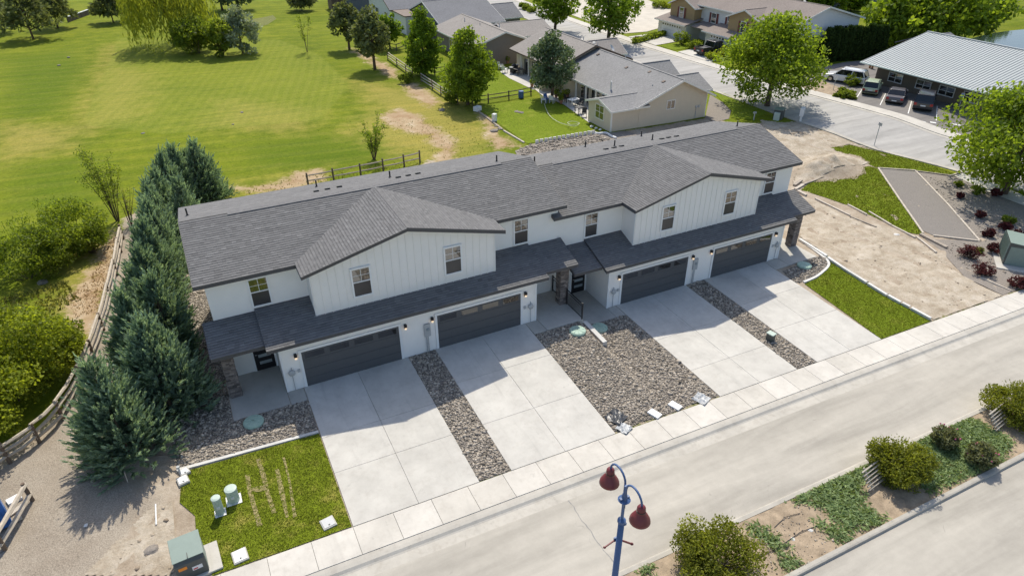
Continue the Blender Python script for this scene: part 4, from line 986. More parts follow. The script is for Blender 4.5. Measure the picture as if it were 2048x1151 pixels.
for y in (34.2, 36.3, 38.6): MB().box(39.86, y-.8, -1.1, 39.9, y+.8, .85).build('patio_door', M_glass, H)
for y in (33.2, 35.3, 37.4, 39.6): MB().box(39.2, y-.08, -1.2, 39.36, y+.08, 1.05).build('patio_post', T_white, H)
pipe_vent(H, 39.9, 33.4, 1.5, 1.0, simple('galvanised', (.6, .62, .63), .35, .05, 8, metal=.6), .09); pipe_vent(H, 42.6, 29.7, 2.4, .35); pipe_vent(H, 45.3, 38.7, 3.2, .5)
for x, y, z in ((43.6, 29.2, 2.9), (43.6, 36.0, 2.9), (43.9, 42.4, 3.05), (44.2, 32.5, 3.1)): MB().obox((x, y, z+.07), (.34, .3, .16), 0, tilt=-.4).build('roof_vent', T_dark, H)
for x in (47.4, 47.75): o = MB().lathe([(.14, 0), (.14, .09)], (0, 0, 0), 12).build('meter', M_metalbox, H); o.location = (x, 27.98, .15); o.rotation_euler = (math.pi/2, 0, 0)
MB().tube([(47.4, 27.93, .05), (47.4, 27.93, -1.1)], .03, 6).build('conduit', M_metalbox, H)
d = MB().lathe([(.02, -.02), (.42, .10), (.44, .13), (.05, 0)], (0, 0, 0), 16).build('satellite_dish', M_metalbox, H); d.location = (46.6, 43.6, 3.35); d.rotation_euler = (.9, .3, .5); MB().tube([(46.6, 43.8, 2.5), (46.6, 43.7, 3.3)], .03, 6).build('dish_mast', M_metalbox, H)
# its twin behind
H = empty('taupe_house', (0, 0, 0), 0, 'taupe roofed ranch house with brown gable trim behind the tan house', 'house')
gable(H, 39.6, 49.2, 44.3, 55.6, -1.2, 1.72, 3.92, 'y', W_tan, R_taupe, T_dark, .8, 44.4)
gable(H, 46, 50.8, 47.0, 51.5, -1.2, 1.7, 3.2, 'x', W_tan, R_taupe, T_white, .5, wall='porch_wall', roof='porch_roof', lap=False)
for y in (52.5, 50.4, 48.2): MB().box(39.55, y-.8, -1.1, 39.6, y+.8, 1.0).build('patio_door', M_glass, H)
for y in (53.6, 51.5, 49.3, 47.1): MB().box(39.2, y-.08, -1.2, 39.36, y+.08, 1.6).build('patio_post', T_white, H)
for x, y in ((42.0, 53.4), (42.6, 50.5), (46.5, 50.3), (47, 48.2)): MB().lathe([(.2, 0), (.2, .18), (.1, .24)], (x, y, 3.0), 10).build('roof_vent', T_white, H)
pipe_vent(H, 46.0, 49.2, 3.3, .5); pipe_vent(H, 46.8, 47.0, 3.0, .5)
# shed and utility wall between the two patios
tag(MB().box(37.4, 44.4, -1.1, 39.3, 45.2, .75).build('patio_screen', W_tan), 'tan screen wall beside the conifer on the patio', 'screen wall')
# brown house
H = empty('brown_house', (0, 0, 0), 0, 'brown sided house with taupe roof between the two maples and the street', 'house')
gable(H, 35.2, 43.4, 59.3, 74.0, -1.2, 1.75, 3.35, 'y', W_brown, R_taupe, T_white, .6, 39.6)
gable(H, 42.5, 49.5, 63.5, 71.0, -1.2, 1.55, 2.9, 'x', W_brown, R_taupe, T_white, .5, wall='wing_wall', roof='wing_roof')
for x, y in ((38.9, 66), (41.3, 64.5), (38.4, 70.5)): pipe_vent(H, x, y, 3.0, .45)
wwin(H, (35.15, 62.6, -.2), '-x', 1.5, 1.2); wwin(H, (35.15, 68, -.2), '-x', 1.5, 1.2)
# slate roofed house
H = empty('slate_house', (0, 0, 0), 0, 'house with large slate grey roof and grey gable behind the brown house', 'house')
gable(H, 36.6, 46.6, 75.0, 90.5, -1.2, 1.7, 4.3, 'x', W_grey, R_slate, T_white, .6)
gable(H, 45, 51.5, 78.0, 85.0, -1.2, 1.5, 3.2, 'x', W_grey, R_slate, T_white, .5, wall='wing_wall', roof='wing_roof')
wwin(H, (36.55, 79.5, -.2), '-x', 1.6, 1.3)
H = empty('garden_shed', (0, 0, 0), 0, 'small grey gabled wing in front of the white house', 'shed')
gable(H, 33.6, 37.2, 76.5, 80.8, -1.2, 1.15, 2.2, 'x', W_grey, R_slate, T_dark, .35, rx=78.6)
# white house
H = empty('white_house', (0, 0, 0), 0, 'white walled house with slate roof at the top behind the pines', 'house')
gable(H, 33.4, 45.5, 90.8, 104.5, -1.2, 2.1, 5.0, 'x', W_white, R_slate, T_dark, .6)
MB().box(33.6, 84.0, -1.2, 36.4, 90.8, 1.9).build('front_wing', W_white, H); MB().box(33.4, 83.8, 1.9, 36.6, 90.9, 2.05).build('wing_roof', T_dark, H)
wwin(H, (33.35, 94.0, -.3), '-x', 1.5, 1.5); wwin(H, (33.35, 99.5, -.3), '-x', 1.5, 1.5); wwin(H, (35.0, 83.98, -.2), '-y', 1.3, 1.1)
H = empty('dark_house', (0, 0, 0), 0, 'dark grey house with pale window at the very top behind the pines', 'house')
gable(H, 31.0, 42.0, 110.5, 124.0, -1.2, 2.4, 5.2, 'x', W_blue, R_slate, T_white, .6)
wwin(H, (30.95, 116, -.2), '-x', 2.4, 1.5, gm=simple('pale_blind', (.6, .6, .57), .5, .05, 4)); MB().box(28.2, 112.8, -1.0, 30.9, 116.0, 1.9).build('porch', T_dark, H); MB().box(28.0, 112.5, 1.9, 31.1, 116.4, 2.02).build('porch_roof', T_red, H)
# ochre townhouses across the street
H = empty('ochre_townhouse', (0, 0, 0), 0, 'ochre and white townhouse pair with red shutters across the side street', 'house')
gable(H, 75.0, 87.5, 41.5, 66.5, -1.2, 4.0, 6.0, 'y', W_white, R_brown, T_white, .6, rx=80.5)
for y0, y1 in ((60.6, 66.6), (46.3, 52.8)):
    gable(H, 73.6, 78.5, y0, y1, 1.2, 3.55, 4.95, 'x', W_ochre, R_brown, T_white, .45, wall='bay_wall', roof='bay_roof')
    wwin(H, (73.55, (y0+y1)/2+.1, 1.75), '-x', .95, 1.45, rows=2, cols=1, shut=T_red)
for y in (57.6, 54.0): wwin(H, (74.95, y, 1.75), '-x', .95, 1.35, rows=2, cols=1, shut=T_red)
for y0, y1 in ((60.4, 67.4), (48.4, 55.6)):
    MB().box(72.0, y0, -1.2, 75.0, y1, 1.3).build('garage_wall', W_cream, H); gdoor(H, (71.96, (y0+y1)/2, -1.16), '-x', 4.9, 2.05)
    ro = roof_slab('garage_roof', H, [(71.4, y0-.4, 1.22), (75.0, y0-.4, 2.0), (75.0, y1+.4, 2.0), (71.4, y1+.4, 1.22)], .14, R_brown); MB().box(71.37, y0-.42, 1.02, 71.4, y1+.42, 1.2).build('fascia', T_white, ro)
ro = roof_slab('porch_roof', H, [(72.6, 55.9, 1.1), (75.0, 55.9, 1.65), (75.0, 60.0, 1.65), (72.6, 60.0, 1.1)], .14, R_brown)
MB().box(74.94, 56.2, -1.16, 74.99, 57.2, .9).build('door', M_black, H); MB().box(72.7, 56.0, -1.16, 72.84, 56.14, 1.0).build('porch_post', T_white, H)
wwin(H, (84.6, 41.46, 2.6), '-y', 1.4, .5); 
for y in (46.5, 49, 52.5, 56.3): MB().lathe([(.22, 0), (.22, .2), (.1, .27)], (81.4, y, 5.7), 10).build('roof_vent', T_white, H)
sheet('house_drive', [(65.8,59.6),(71.9,60.5),(71.9,67.2),(65.8,67.0)], .06, M_conc); sheet('house_drive', [(66.0,47.2),(71.9,48.6),(71.9,55.5),(66.0,54.4)], .06, M_conc)
sheet('sand_lot', [(66.3,69.5),(71,69),(86,75),(92,100),(72,105),(68,90)], .05, simple('pale_sand', (.52, .47, .39), .95, .2, .6, .4, 20, world=True))
# umber building with the metal roof
H = empty('metal_roof_building', (0, 0, 0), 0, 'low umber building with grey ribbed metal roof by the parking lot', 'building')
MB().prism([(76.9, -1.6), (96.5, -1.6), (96.5, 1.75), (86.4, 3.75), (76.9, 1.75)], 13.4, 29.0, 'y').build('wall', W_olive, H)
lap_lines(H, 'x', 13.4, 29.0, 76.9, -1.1, lambda a: 1.7, m=W_olive)
M_tin = simple('ribbed_metal', (.34, .365, .36), .5, .05, .5, .0, 10); M_tin_edge = simple('green_gutter', (.42, .50, .47), .5, .1, 3)
for s, xe in ((-1, 75.0), (1, 98.0)):
    ro = roof_slab('roof', H, [(xe, 12.3, 1.50), (86.4, 12.3, 4.05), (86.4, 30.2, 4.05), (xe, 30.2, 1.50)], .12, M_tin)
    if s < 0:
        rib = None
        for k in range(45):
            y = 12.35+k*.4025; mb = None
            if rib is None: rib = MB().hexa([(75.0, -.03, 1.50), (86.4, -.03, 4.05), (86.4, .03, 4.05), (75.0, .03, 1.50), (75.0, -.015, 1.56), (86.4, -.015, 4.11), (86.4, .015, 4.11), (75.0, .015, 1.56)]).build('rib', M_tin, ro); rib.location = (0, y, 0)
            else: one('rib', rib, ro, (0, y, 0))
        MB().tube([(74.95, 12.3, 1.42), (74.95, 30.2, 1.42)], .09, 8).build('gutter', M_tin_edge, ro)
MB().box(86.25, 12.3, 4.03, 86.55, 30.2, 4.13).build('ridge_cap', M_tin, H)
for y in (26.25, 22.5, 19.59, 16.64): wwin(H, (76.86, y, -.32), '-x', 1.75, .95, simple('alu_frame', (.62, .63, .62), .4, .05, 5), cols=2, rows=2)
MB().tube([(88.5, 17, 3.2), (88.5, 17, 4.7)], .1, 8).lathe([(.18, 0), (.22, .1), (.12, .25)], (88.5, 17, 4.65), 10).build('vent_pipe', D_white, H)
H = empty('pond_shelter', (0, 0, 0), 0, 'small open shelter with grey gable roof beyond the metal roof building', 'shelter')
for x in (89.6, 95.4):
    for y in (31.4, 35.2): MB().box(x-.1, y-.1, -1.4, x+.1, y+.1, 1.6).build('post', T_dark, H)
for s, ye in ((-1, 30.6), (1, 36.0)): roof_slab('roof', H, [(88.8, ye, 1.5), (96.2, ye, 1.5), (96.2, 33.3, 2.6), (88.8, 33.3, 2.6)], .12, R_slate)
MB().prism([(31.2, 1.5), (35.4, 1.5), (33.3, 2.4)], 89.2, 89.3, 'x').build('gable_board', W_brown, H)
H = empty('blue_house', (0, 0, 0), 0, 'slate blue house front at the top beyond the ochre townhouse', 'house')
gable(H, 118, 134, 72, 86, -1.3, 3.2, 6.2, 'x', W_blue, R_slate, T_white, .6); 
for y in (74.5, 78, 82): wwin(H, (117.95, y, -.2), '-x', 1.3, 1.6)
sheet('garden_walk', [(112,66),(116.5,66),(117,90),(112,90)], .05, M_conc)
H = empty('grey_house', (0, 0, 0), 0, 'dark grey house front at the top beyond the sand lot', 'house')
gable(H, 86, 100, 101, 116, -1.3, 2.6, 5.4, 'x', W_grey, R_slate, T_white, .6)
for y in (104, 108, 112): wwin(H, (85.95, y, -.2), '-x', 1.5, 1.5)

# ------------------------------------------------------------------ back gardens
BL = [(34.24,28.34),(36.56,27.99),(36.77,28.97),(36.09,31.5),(36.97,34.25),(37.68,39.29),(35.95,42.84),(35.06,42.06),(28.06,42.01),(27.01,40.35),(27.45,37.32),(26.75,32.78),(27.1,27.92),(29.9,28.43)]
sheet('back_lawn', [(34.47,28.24),(36.36,32.53),(36.85,38.1),(35.38,42.15),(27.96,42.06),(27.37,40.19),(27.14,34.78),(27.01,28.28),(29.67,28.54)], .03, M_lawn_l, sub=1.0, jitter=.02)
sheet('neighbour_lawn', [(26.03,64.66),(26.18,57.89),(26.6,52.21),(27.08,43.33),(36.95,45.09),(36.82,46.16),(36.61,51.62),(37.34,55.68),(34.29,61.09),(31.65,63.88)], .03, M_lawn_l, sub=1.0, jitter=.02)
sheet('patio', [(36.09,31.5),(39.9,33),(39.9,44),(37.16,46.01),(36.6,42.79),(37.05,38.45)], .05, M_conc); sheet('patio', [(37.03,55.51),(36.61,51.9),(36.83,45.65),(39.6,46),(39.6,56),(38.51,56.71)], .05, M_conc)
sheet('gravel_swale', [(25.01,27),(27.46,28.07),(29.83,28.3),(34.7,28.13),(36.38,27.72),(38.07,27.67),(41,16),(20,15),(22,17.5)], .035, M_grav, sub=.5, jitter=.05)
stones('loose_stones', [(25.01,27),(27.46,28.07),(29.83,28.3),(34.7,28.13),(36,22),(26,19)], 26, .09, 'grey stones filling the swale behind the right townhouse', .04)
sheet('side_gravel', [(48.56,27.61),(55.04,34.38),(54.24,31.27),(52.84,28.28),(50.64,26.15),(48.48,25.9)], .035, M_grav); sheet('street_lawn', [(56.43,35.64),(56.94,33.89),(56.18,25.73),(52.42,24.84),(51.08,26.32),(52.94,28.23),(54.3,31.24)], .04, M_lawn_l)
sheet('street_lawn', [(57.1,50),(57.1,41),(52,41),(51.2,51)], .04, M_lawn_l); sheet('street_lawn', [(57.6,66),(57.2,57),(52,57),(52,66)], .04, M_lawn_l)
sheet('verge_lawn', [(66.3,55.5),(71.5,56),(71.5,59.6),(66,59.2)], .05, M_lawn_l)
sheet('driveway_strip', [(52,51.3),(57.2,51),(57.4,56.5),(52,56.5)], .05, M_conc)


# ------------------------------------------------------------------ vegetation
M_bark = simple('bark', (.12, .09, .065), .95, .35, 3, .8, 25); M_bark_p = simple('pine_bark', (.15, .10, .07), .95, .35, 3, .8, 25)
L_maple = toned('maple_leaf', (.075,.13,.012), (.27,.39,.035), .6, 20, 0, 0, 0.58, .3)
L_maple2 = toned('bright_leaf', (.095,.155,.014), (.34,.45,.045), .6, 20, 0, 0, 0.6, .3)
L_pine = toned('pine_needle', (.075,.095,.035), (.29,.325,.14), .7, 20, 0, 0, 0.4, .25)
L_spruce = toned('spruce_needle', (.065,.10,.055), (.24,.32,.18), .7, 20, 0, 0, 0.35, .25)
L_juniper = toned('juniper_spray', (0.075,0.130,0.100), (0.360,0.490,0.375), .7, 20, 0, 0, 0.45, .25)
L_willow = toned('willow_leaf', (.13,.16,.02), (.40,.44,.06), .6, 20, 0, 0, 0.55, .3)
L_olive = toned('olive_leaf', (.16,.20,.12), (.50,.56,.40), .6, 20, 0, 0, 0.4, .3)
L_shrub = toned('shrub_leaf', (.09,.135,.014), (.33,.41,.055), .6, 20, 0, 0, 0.58, .3)
L_yellow = toned('golden_leaf', (.12,.155,.014), (.45,.52,.055), .6, 20, 0, 0, 0.58, .3)
L_thuja = toned('thuja_spray', (0.021,0.042,0.012), (0.075,0.128,0.027), .7, 20, 0, 0, 0.25, .2)
L_median = toned('median_leaf', (.085,.10,.012), (.36,.39,.045), .6, 20, 0, 0, .5, .3)
L_red = toned('barberry_leaf', (0.035,0.010,0.013), (0.184,0.045,0.048), .6, 20, 0, 0, 0.3, .3)
L_rose = toned('rose_leaf', (.07,.085,.035), (.31,.32,.17), .6, 20, 0, 0, 0.45, .3)
L_cover = toned('cover_spray', (.13,.19,.075), (.40,.50,.23), .75, 20, 0, 0, 0.35, .2)
def unit(v): return v/np.maximum(np.linalg.norm(v, axis=-1, keepdims=True), 1e-9)
def diamonds(C, D, ln, wd, R_=None):
    """leaf-shaped quads: centre C, long axis D, length, width"""
    n = len(C); R_ = rng if R_ is None else R_
    s = unit(np.cross(D, R_.normal(size=(n, 3)))); ln = np.broadcast_to(ln, n)[:, None]; wd = np.broadcast_to(wd, n)[:, None]
    V = np.stack([C-D*ln*.5, C+s*wd*.5-D*ln*.05, C+D*ln*.5, C-s*wd*.5-D*ln*.05], 1)
    return V.reshape(-1, 3)
def crown(name, V, tone, m, parent):
    n = len(V)//4
    return big_mesh(name, V, np.arange(4*n).reshape(n, 4), tone, m, parent)
def sphere_dirs(n): return unit(rng.normal(size=(n, 3)))
def limbs(name, h, r0, targets, m, parent, lean=(0, 0), stem=.75, n=9):
    mb = MB(); top = Vector((lean[0], lean[1], h*stem))
    pts = [Vector((0, 0, -.15)), Vector((lean[0]*.2+.04, lean[1]*.2, h*stem*.3)), Vector((lean[0]*.5, lean[1]*.5+.04, h*stem*.65)), top]
    mb.tube(pts, [r0*1.25, r0*.9, r0*.65, r0*.3], 8)
    for t in targets[:n]:
        t = Vector(t); z = clamp(t.z*.6, h*.12, h*stem*.9); k = z/(h*stem); a = Vector((lean[0]*k, lean[1]*k, z)); mid = a.lerp(t, .55)+Vector((0, 0, .06*h*random.random()))
        mb.tube([a, mid, t], [r0*.42, r0*.26, r0*.08], 5)
    return mb.build(name, m, parent, smooth=True)
def broad_crown(h, r, cb, nl, leaf, prof='oval', gap=.0, clumps=70):
    """leaves gathered in clumps through an uneven crown"""
    hh = (h-cb)/2; c0 = np.array([0, 0, cb+hh]); K = clumps
    d = sphere_dirs(K*2); u = rng.uniform(.12, 1, K*2)**.45
    P = d*u[:, None]*np.array([r, r, hh])
    t = (P[:, 2]/hh+1)/2
    if prof == 'oval': w_ = np.clip(1.12-.55*np.abs(t-.42)**1.4*2.2, .35, 1.1)
    elif prof == 'round': w_ = np.ones(len(t))
    elif prof == 'egg': w_ = np.clip(1.12-.75*np.abs(t-.36)**1.3*2.0, .4, 1.1)
    elif prof == 'skirt': w_ = np.clip(1.28-.62*t-.5*np.abs(t-.3), .3, 1.2)
    elif prof == 'cone': w_ = np.clip(1.25-1.05*t, .1, 1.15)
    else: w_ = .75+.4*t
    P[:, :2] *= w_[:, None]
    P = P[:K]+rng.normal(0, .06*r, (K, 3)); P += c0
    cr_ = r*rng.uniform(.16, .36, K); per = np.maximum(8, (nl*cr_**2/np.sum(cr_**2))).astype(int)
    C, tone, D = [], [], []
    for k in range(K):
        n = per[k]; dd = sphere_dirs(n); rad = cr_[k]*rng.uniform(.25, 1, n)**.5*np.array([1, 1, .72])[:, None][0]
        q = P[k]+dd*(cr_[k]*rng.uniform(.2, 1, n)**.45)[:, None]*np.array([1.1, 1.1, .75])
        C.append(q); tone.append(np.clip(rng.normal(.42+rng.normal(0, .17), .17, n), 0, 1))
        D.append(unit(dd*.6+rng.normal(size=(n, 3))*.7+np.array([0, 0, -.25])))
    C = np.concatenate(C); D = np.concatenate(D); tone = np.concatenate(tone)
    sz = leaf*rng.uniform(.7, 1.35, len(C))
    return diamonds(C, D, sz*1.25, sz*.85), tone, P
def tree(kind, base, label, h, r, cb, nl, leaf, m, prof='oval', group=None, name='maple_tree', trunk_r=None, cat='tree', clumps=70, barkm=None, stem=.72):
    x, y = base[:2]
    T = empty(name, (x, y, G(x, y)), random.uniform(0, 6.28), label, cat, group)
    V, t, P = broad_crown(h, r, cb, nl, leaf, prof, clumps=clumps)
    crown('crown', V, t, m, T); limbs('trunk', h, trunk_r or .022*h, [tuple(p) for p in P], barkm or M_bark, T, stem=stem, n=16)
    return T
def conifer_crown(h, r, cb, tufts, per, ln, up=.25, wobble=.25):
    z = cb+(h-cb)*rng.uniform(0, 1, tufts)**1.15; t = (z-cb)/(h-cb)
    env = r*(np.sin(np.clip(.18+t*.82, 0, 1)*np.pi)**.6*.35+(1-t)*.75)
    a = rng.uniform(0, 2*np.pi, tufts); lob = 1+.28*np.sin(3*a+z*2.1)+rng.normal(0, wobble*.5, tufts)
    rr = env*np.clip(lob, .3, 1.4)*rng.uniform(.35, 1, tufts)**.5
    P = np.column_stack([np.cos(a)*rr, np.sin(a)*rr, z+rr*up*.3+rng.normal(0, .12, tufts)])
    dirs = unit(np.column_stack([np.cos(a), np.sin(a), np.full(tufts, up)]))
    C = np.repeat(P, per, 0); D = unit(np.repeat(dirs, per, 0)*.8+rng.normal(size=(tufts*per, 3))*.75)
    L_ = ln*rng.uniform(.6, 1.3, len(C)); C = C+D*L_[:, None]*.45
    tone = np.clip(np.repeat(rng.normal(.42, .14, tufts), per)+rng.normal(0, .14, len(C)), 0, 1)
    return diamonds(C, D, L_, L_*.26), tone, P
def pine(base, label, h, r, cb=1.6, m=None, group='pines on the golf course', tufts=650, ln=.55, name='pine_tree'):
    x, y = base[:2]; T = empty(name, (x, y, G(x, y)), random.uniform(0, 6.28), label, 'tree', group)
    V, t, P = conifer_crown(h, r, cb, tufts, 9, ln); crown('crown', V, t, m or L_pine, T); limbs('trunk', h, .02*h, [tuple(p) for p in P], M_bark_p, T, stem=.93, n=30); return T
def juniper(base, label, h, r, group='juniper row beside the left townhouse', plumes=620):
    x, y = base[:2]; T = empty('juniper', (x, y, G(x, y)-.05), 0, label, 'juniper', group)
    lead = [(random.uniform(-.2, .2), random.uniform(-.2, .2), h, r*random.uniform(.7, .9))]
    for k in range(random.randint(5, 7)):
        a = k*1.05+random.uniform(0, .8); q = r*random.uniform(.35, .78); lead.append((math.cos(a)*q, math.sin(a)*q, h*random.uniform(.42, .92), r*random.uniform(.34, .62)))
    Vs, ts, Ps = [], [], []
    for (lx, ly, lh, lr) in lead:
        n = int(plumes*lr*lh/(r*h)*.5)+20
        z = lh*rng.uniform(0.0, 1, n)**.85; t = z/lh
        env = lr*np.clip((1-t)**.75*(.78+.45*np.sin(t*3.0)), .03, 1.2)
        a = rng.uniform(0, 2*np.pi, n); rr = env*rng.uniform(.55, 1.08, n)
        P = np.column_stack([lx*(1-t*.4)+np.cos(a)*rr, ly*(1-t*.4)+np.sin(a)*rr, z])
        ax = unit(np.column_stack([np.cos(a)*(1.0-.55*t), np.sin(a)*(1.0-.55*t), .45+.9*t])+rng.normal(0, .18, (n, 3)))
        per = 16; L_ = rng.uniform(.5, 1.1, n)*(r/2.0)**.5
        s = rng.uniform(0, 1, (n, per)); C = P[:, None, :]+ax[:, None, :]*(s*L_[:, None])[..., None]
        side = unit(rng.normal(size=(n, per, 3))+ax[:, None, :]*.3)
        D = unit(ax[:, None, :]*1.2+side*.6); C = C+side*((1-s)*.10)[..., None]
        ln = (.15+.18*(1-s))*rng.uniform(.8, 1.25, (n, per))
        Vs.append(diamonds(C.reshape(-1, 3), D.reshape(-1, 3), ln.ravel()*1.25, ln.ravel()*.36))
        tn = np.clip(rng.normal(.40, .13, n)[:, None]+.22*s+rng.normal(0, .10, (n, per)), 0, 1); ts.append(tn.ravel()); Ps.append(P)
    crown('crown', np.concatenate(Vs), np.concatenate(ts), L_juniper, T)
    mb = MB()
    for (lx, ly, lh, lr) in lead: mb.tube([(lx*.3, ly*.3, -.1), (lx*.8, ly*.8, lh*.4), (lx*.6, ly*.6, lh*.88)], [.11, .07, .02], 6)
    q = np.concatenate(Ps)
    for p in q[::9]: mb.tube([(p[0]*.15, p[1]*.15, max(p[2]-.35, .1)), tuple(p)], [.025, .008], 4, cap=False)
    mb.build('trunk', M_bark, T); return T
def shrub(base, label, h, r, m, nl=3500, leaf=.09, name='shrub', cat='shrub', group=None, twigs=40, clumps=45, flat=1.0):
    x, y = base[:2]; T = empty(name, (x, y, G(x, y)), random.uniform(0, 6.28), label, cat, group)
    V, t, P = broad_crown(h, r, h*.08, nl, leaf, 'round', clumps=clumps)
    # wispy shoots on top
    if twigs:
        d = unit(np.column_stack([rng.normal(0, .55, (twigs, 2)), rng.uniform(.4, 1, twigs)])); b0 = np.column_stack([d[:, :2]*r*.85, h*(.45+.5*d[:, 2])]); k = 7
        s = rng.uniform(0, 1, (twigs, k)); C = b0[:, None]+d[:, None]*(s*r*.33)[..., None]; C = C.reshape(-1, 3)
        V = np.concatenate([V, diamonds(C, unit(np.repeat(d, k, 0)+rng.normal(size=(len(C), 3))*.5), leaf*1.1, leaf*.55)]); t = np.concatenate([t, np.clip(rng.normal(.6, .15, len(C)), 0, 1)])
    crown('foliage', V, t, m, T)
    mb = MB()
    for p in P[:14]: mb.tube([(p[0]*.12, p[1]*.12, -.08), (p[0]*.5, p[1]*.5, p[2]*.5), tuple(p)], [.035, .02, .008], 5)
    mb.build('stems', M_bark, T); return T
def sparse(base, label, h, r, m, stems=6, nl=900, leaf=.09, name='sapling', group=None):
    x, y = base[:2]; T = empty(name, (x, y, G(x, y)), 0, label, 'tree', group); mb = MB(); C = []
    for k in range(stems):
        a = random.uniform(0, 6.28); q = r*random.uniform(.15, 1); hh = h*random.uniform(.6, 1)
        p = [Vector((math.cos(a)*.08, math.sin(a)*.08, -.1)), Vector((math.cos(a)*q*.35, math.sin(a)*q*.35, hh*.4)), Vector((math.cos(a)*q*.75, math.sin(a)*q*.75, hh*.75)), Vector((math.cos(a)*q, math.sin(a)*q, hh))]
        mb.tube(p, [.035, .025, .015, .005], 5)
        for j in range(9):
            s = random.uniform(.25, 1); i = min(int(s*3), 2); o = p[i].lerp(p[i+1], s*3-i); d = Vector((random.gauss(0, 1), random.gauss(0, 1), random.uniform(0, 1))).normalized(); e = o+d*h*.12*random.uniform(.6, 1.3)
            mb.tube([o, e], [.01, .004], 4, cap=False)
            for l_ in range(max(1, nl//(stems*9))): C.append(o.lerp(e, random.random())+Vector((random.gauss(0, 1), random.gauss(0, 1), random.gauss(0, 1)))*h*.022)
    C = np.array([tuple(c) for c in C]); crown('foliage', diamonds(C, sphere_dirs(len(C)), leaf*rng.uniform(.7, 1.3, len(C)), leaf*.6), np.clip(rng.normal(.5, .2, len(C)), 0, 1), m, T)
    mb.build('trunk', M_bark, T); return T

# junipers by the left end wall
for k, (x, y, h, r, lb) in enumerate([(-8.0,-1.3,4.8,2.0,'front juniper, largest, overhanging the gravel path nearest the street'), (-6.1,.9,5.0,1.9,'second juniper, beside the left porch column'), (-6.9,4.0,4.9,1.6,'third juniper, leaning over the split rail fence'),
        (-5.7,5.2,4.9,1.5,'fourth juniper, close to the front left corner of the townhouse'), (-6.2,8.0,5.2,1.6,'fifth juniper of the row, beside the left gable end'), (-5.9,11.0,5.3,1.55,'sixth juniper of the row, by the rear left roof corner'),
        (-5.7,14.0,5.4,1.5,'seventh juniper of the row, just behind the roof corner'), (-5.5,17.0,5.4,1.5,'eighth juniper of the row, behind the roof'), (-5.1,20.0,5.4,1.5,'ninth juniper of the row, near the sparse sapling'),
        (-4.5,23.0,5.3,1.5,'tenth juniper of the row, with a pointed top against the grass'), (-3.7,25.6,5.0,1.5,'eleventh juniper of the row, with the tallest spire against the grass'), (-2.3,26.6,4.7,1.7,'last juniper at the far right end of the row'),
        (-3.9,18.5,5.0,1.5,'juniper behind the rear left roof corner, right of the main row')]):
    juniper((x, y), lb, h, r, plumes=720 if k < 4 else 480)
# golf course
for b_, lb, h, r in (((-20.92,105.04,6.7), 'dark pine at the upper left, second from the photo edge', 0, 3.75), ((-18.1,113.62,6.68), 'pine behind the low dark wall at the upper left', 0, 2.62), ((-9.72,114.31,5.16), 'small pine right of the low dark wall', 0, 2.71),
                     ((-26.79,113.43,6.5), 'pine cut by the left photo edge', 0, 2.87), ((22.78,114.87,3.94), 'small pine above the mown fairway right of the green', 0, 2.23)):
    pine(b_, lb, b_[2], r, b_[2]*.26, tufts=420, ln=.8)
for b_, lb, r in (((22.14,76.85,7.38), 'loose pine in the row at the house gardens, farthest from the camera', 2.48), ((22.13,63.52,8), 'tall loose pine on its own shadow beside the rail fence', 2.77)):
    tree('p', b_, lb, b_[2], r*.9, b_[2]*.2, 3600, .34, L_pine, 'egg', 'pines along the back gardens', 'pine_tree', clumps=120, barkm=M_bark_p, stem=.93)
b_ = (37.01,41.19,7.64); tree('p', b_, 'dense blue green conifer standing on the patio of the tan house', b_[2], 2.66, b_[2]*.14, 8500, .22, L_spruce, 'egg', None, 'conifer_tree', clumps=130, barkm=M_bark_p, stem=.9)
def willow(base, label, h, r):
    x, y = base; T = empty('willow_tree', (x, y, G(x, y)), 0, label, 'tree'); n = 520
    d = sphere_dirs(n); d[:, 2] = np.abs(d[:, 2]); u = rng.uniform(.3, 1, n)**.5
    S_ = d*u[:, None]*np.array([r, r, h*.42])+np.array([0, 0, h*.55])
    L_ = np.minimum(rng.uniform(.25, .62, n)*h, S_[:, 2]-.5); k = 16; s = np.linspace(0, 1, k)[None]*np.ones((n, 1))
    C = np.repeat(S_[:, None], k, 1).copy(); C[..., 2] -= s*L_[:, None]; C[..., :2] += d[:, None, :2]*(s*.5)[..., None]+rng.normal(0, .16, (n, k, 2))
    D = unit(np.stack([rng.normal(0, .3, (n, k)), rng.normal(0, .3, (n, k)), -np.ones((n, k))], -1))
    V = diamonds(C.reshape(-1, 3), D.reshape(-1, 3), rng.uniform(.5, .9, n*k), rng.uniform(.12, .24, n*k)); t = np.clip(rng.normal(.5, .14, n)[:, None]+rng.normal(0, .12, (n, k)), 0, 1).ravel()
    crown('crown', V, t, L_willow, T); limbs('trunk', h, .35, [tuple(p) for p in S_[::25]], M_bark, T, stem=.6, n=16)
willow((-1.08,89.83), 'large weeping willow with yellow green hanging branches', 12.5, 6.53)
shrub((1.64,83.38), 'bushy green willow shrub in front of the weeping willow', 4.6, 3.36, L_shrub, 4200, .30, twigs=60)
shrub((4.57,79.98), 'yellow green shrub between willow and silver tree', 5.0, 2.01, L_shrub, 3400, .28, twigs=60)
tree('olive', (7.43,80.9), 'silver grey leaved tree beside the mown green', 6.2, 2.86, .1, 5200, .28, L_olive, 'egg', name='olive_tree')
for u, lb in (((8.86,120.49), 'dark round tree at the top edge left of the green'), ((11.89,120.54), 'dark round tree at the top edge nearest the green')): tree('d', u, lb, 8.5, 3.6, .8, 2600, .4, L_spruce, 'round', 'dark trees at the top edge', 'dark_tree')
sparse((16.13,77.92), 'thin young tree with sparse leaves on the fairway', 5.2, 1.6, L_shrub, 4, 420, .22)
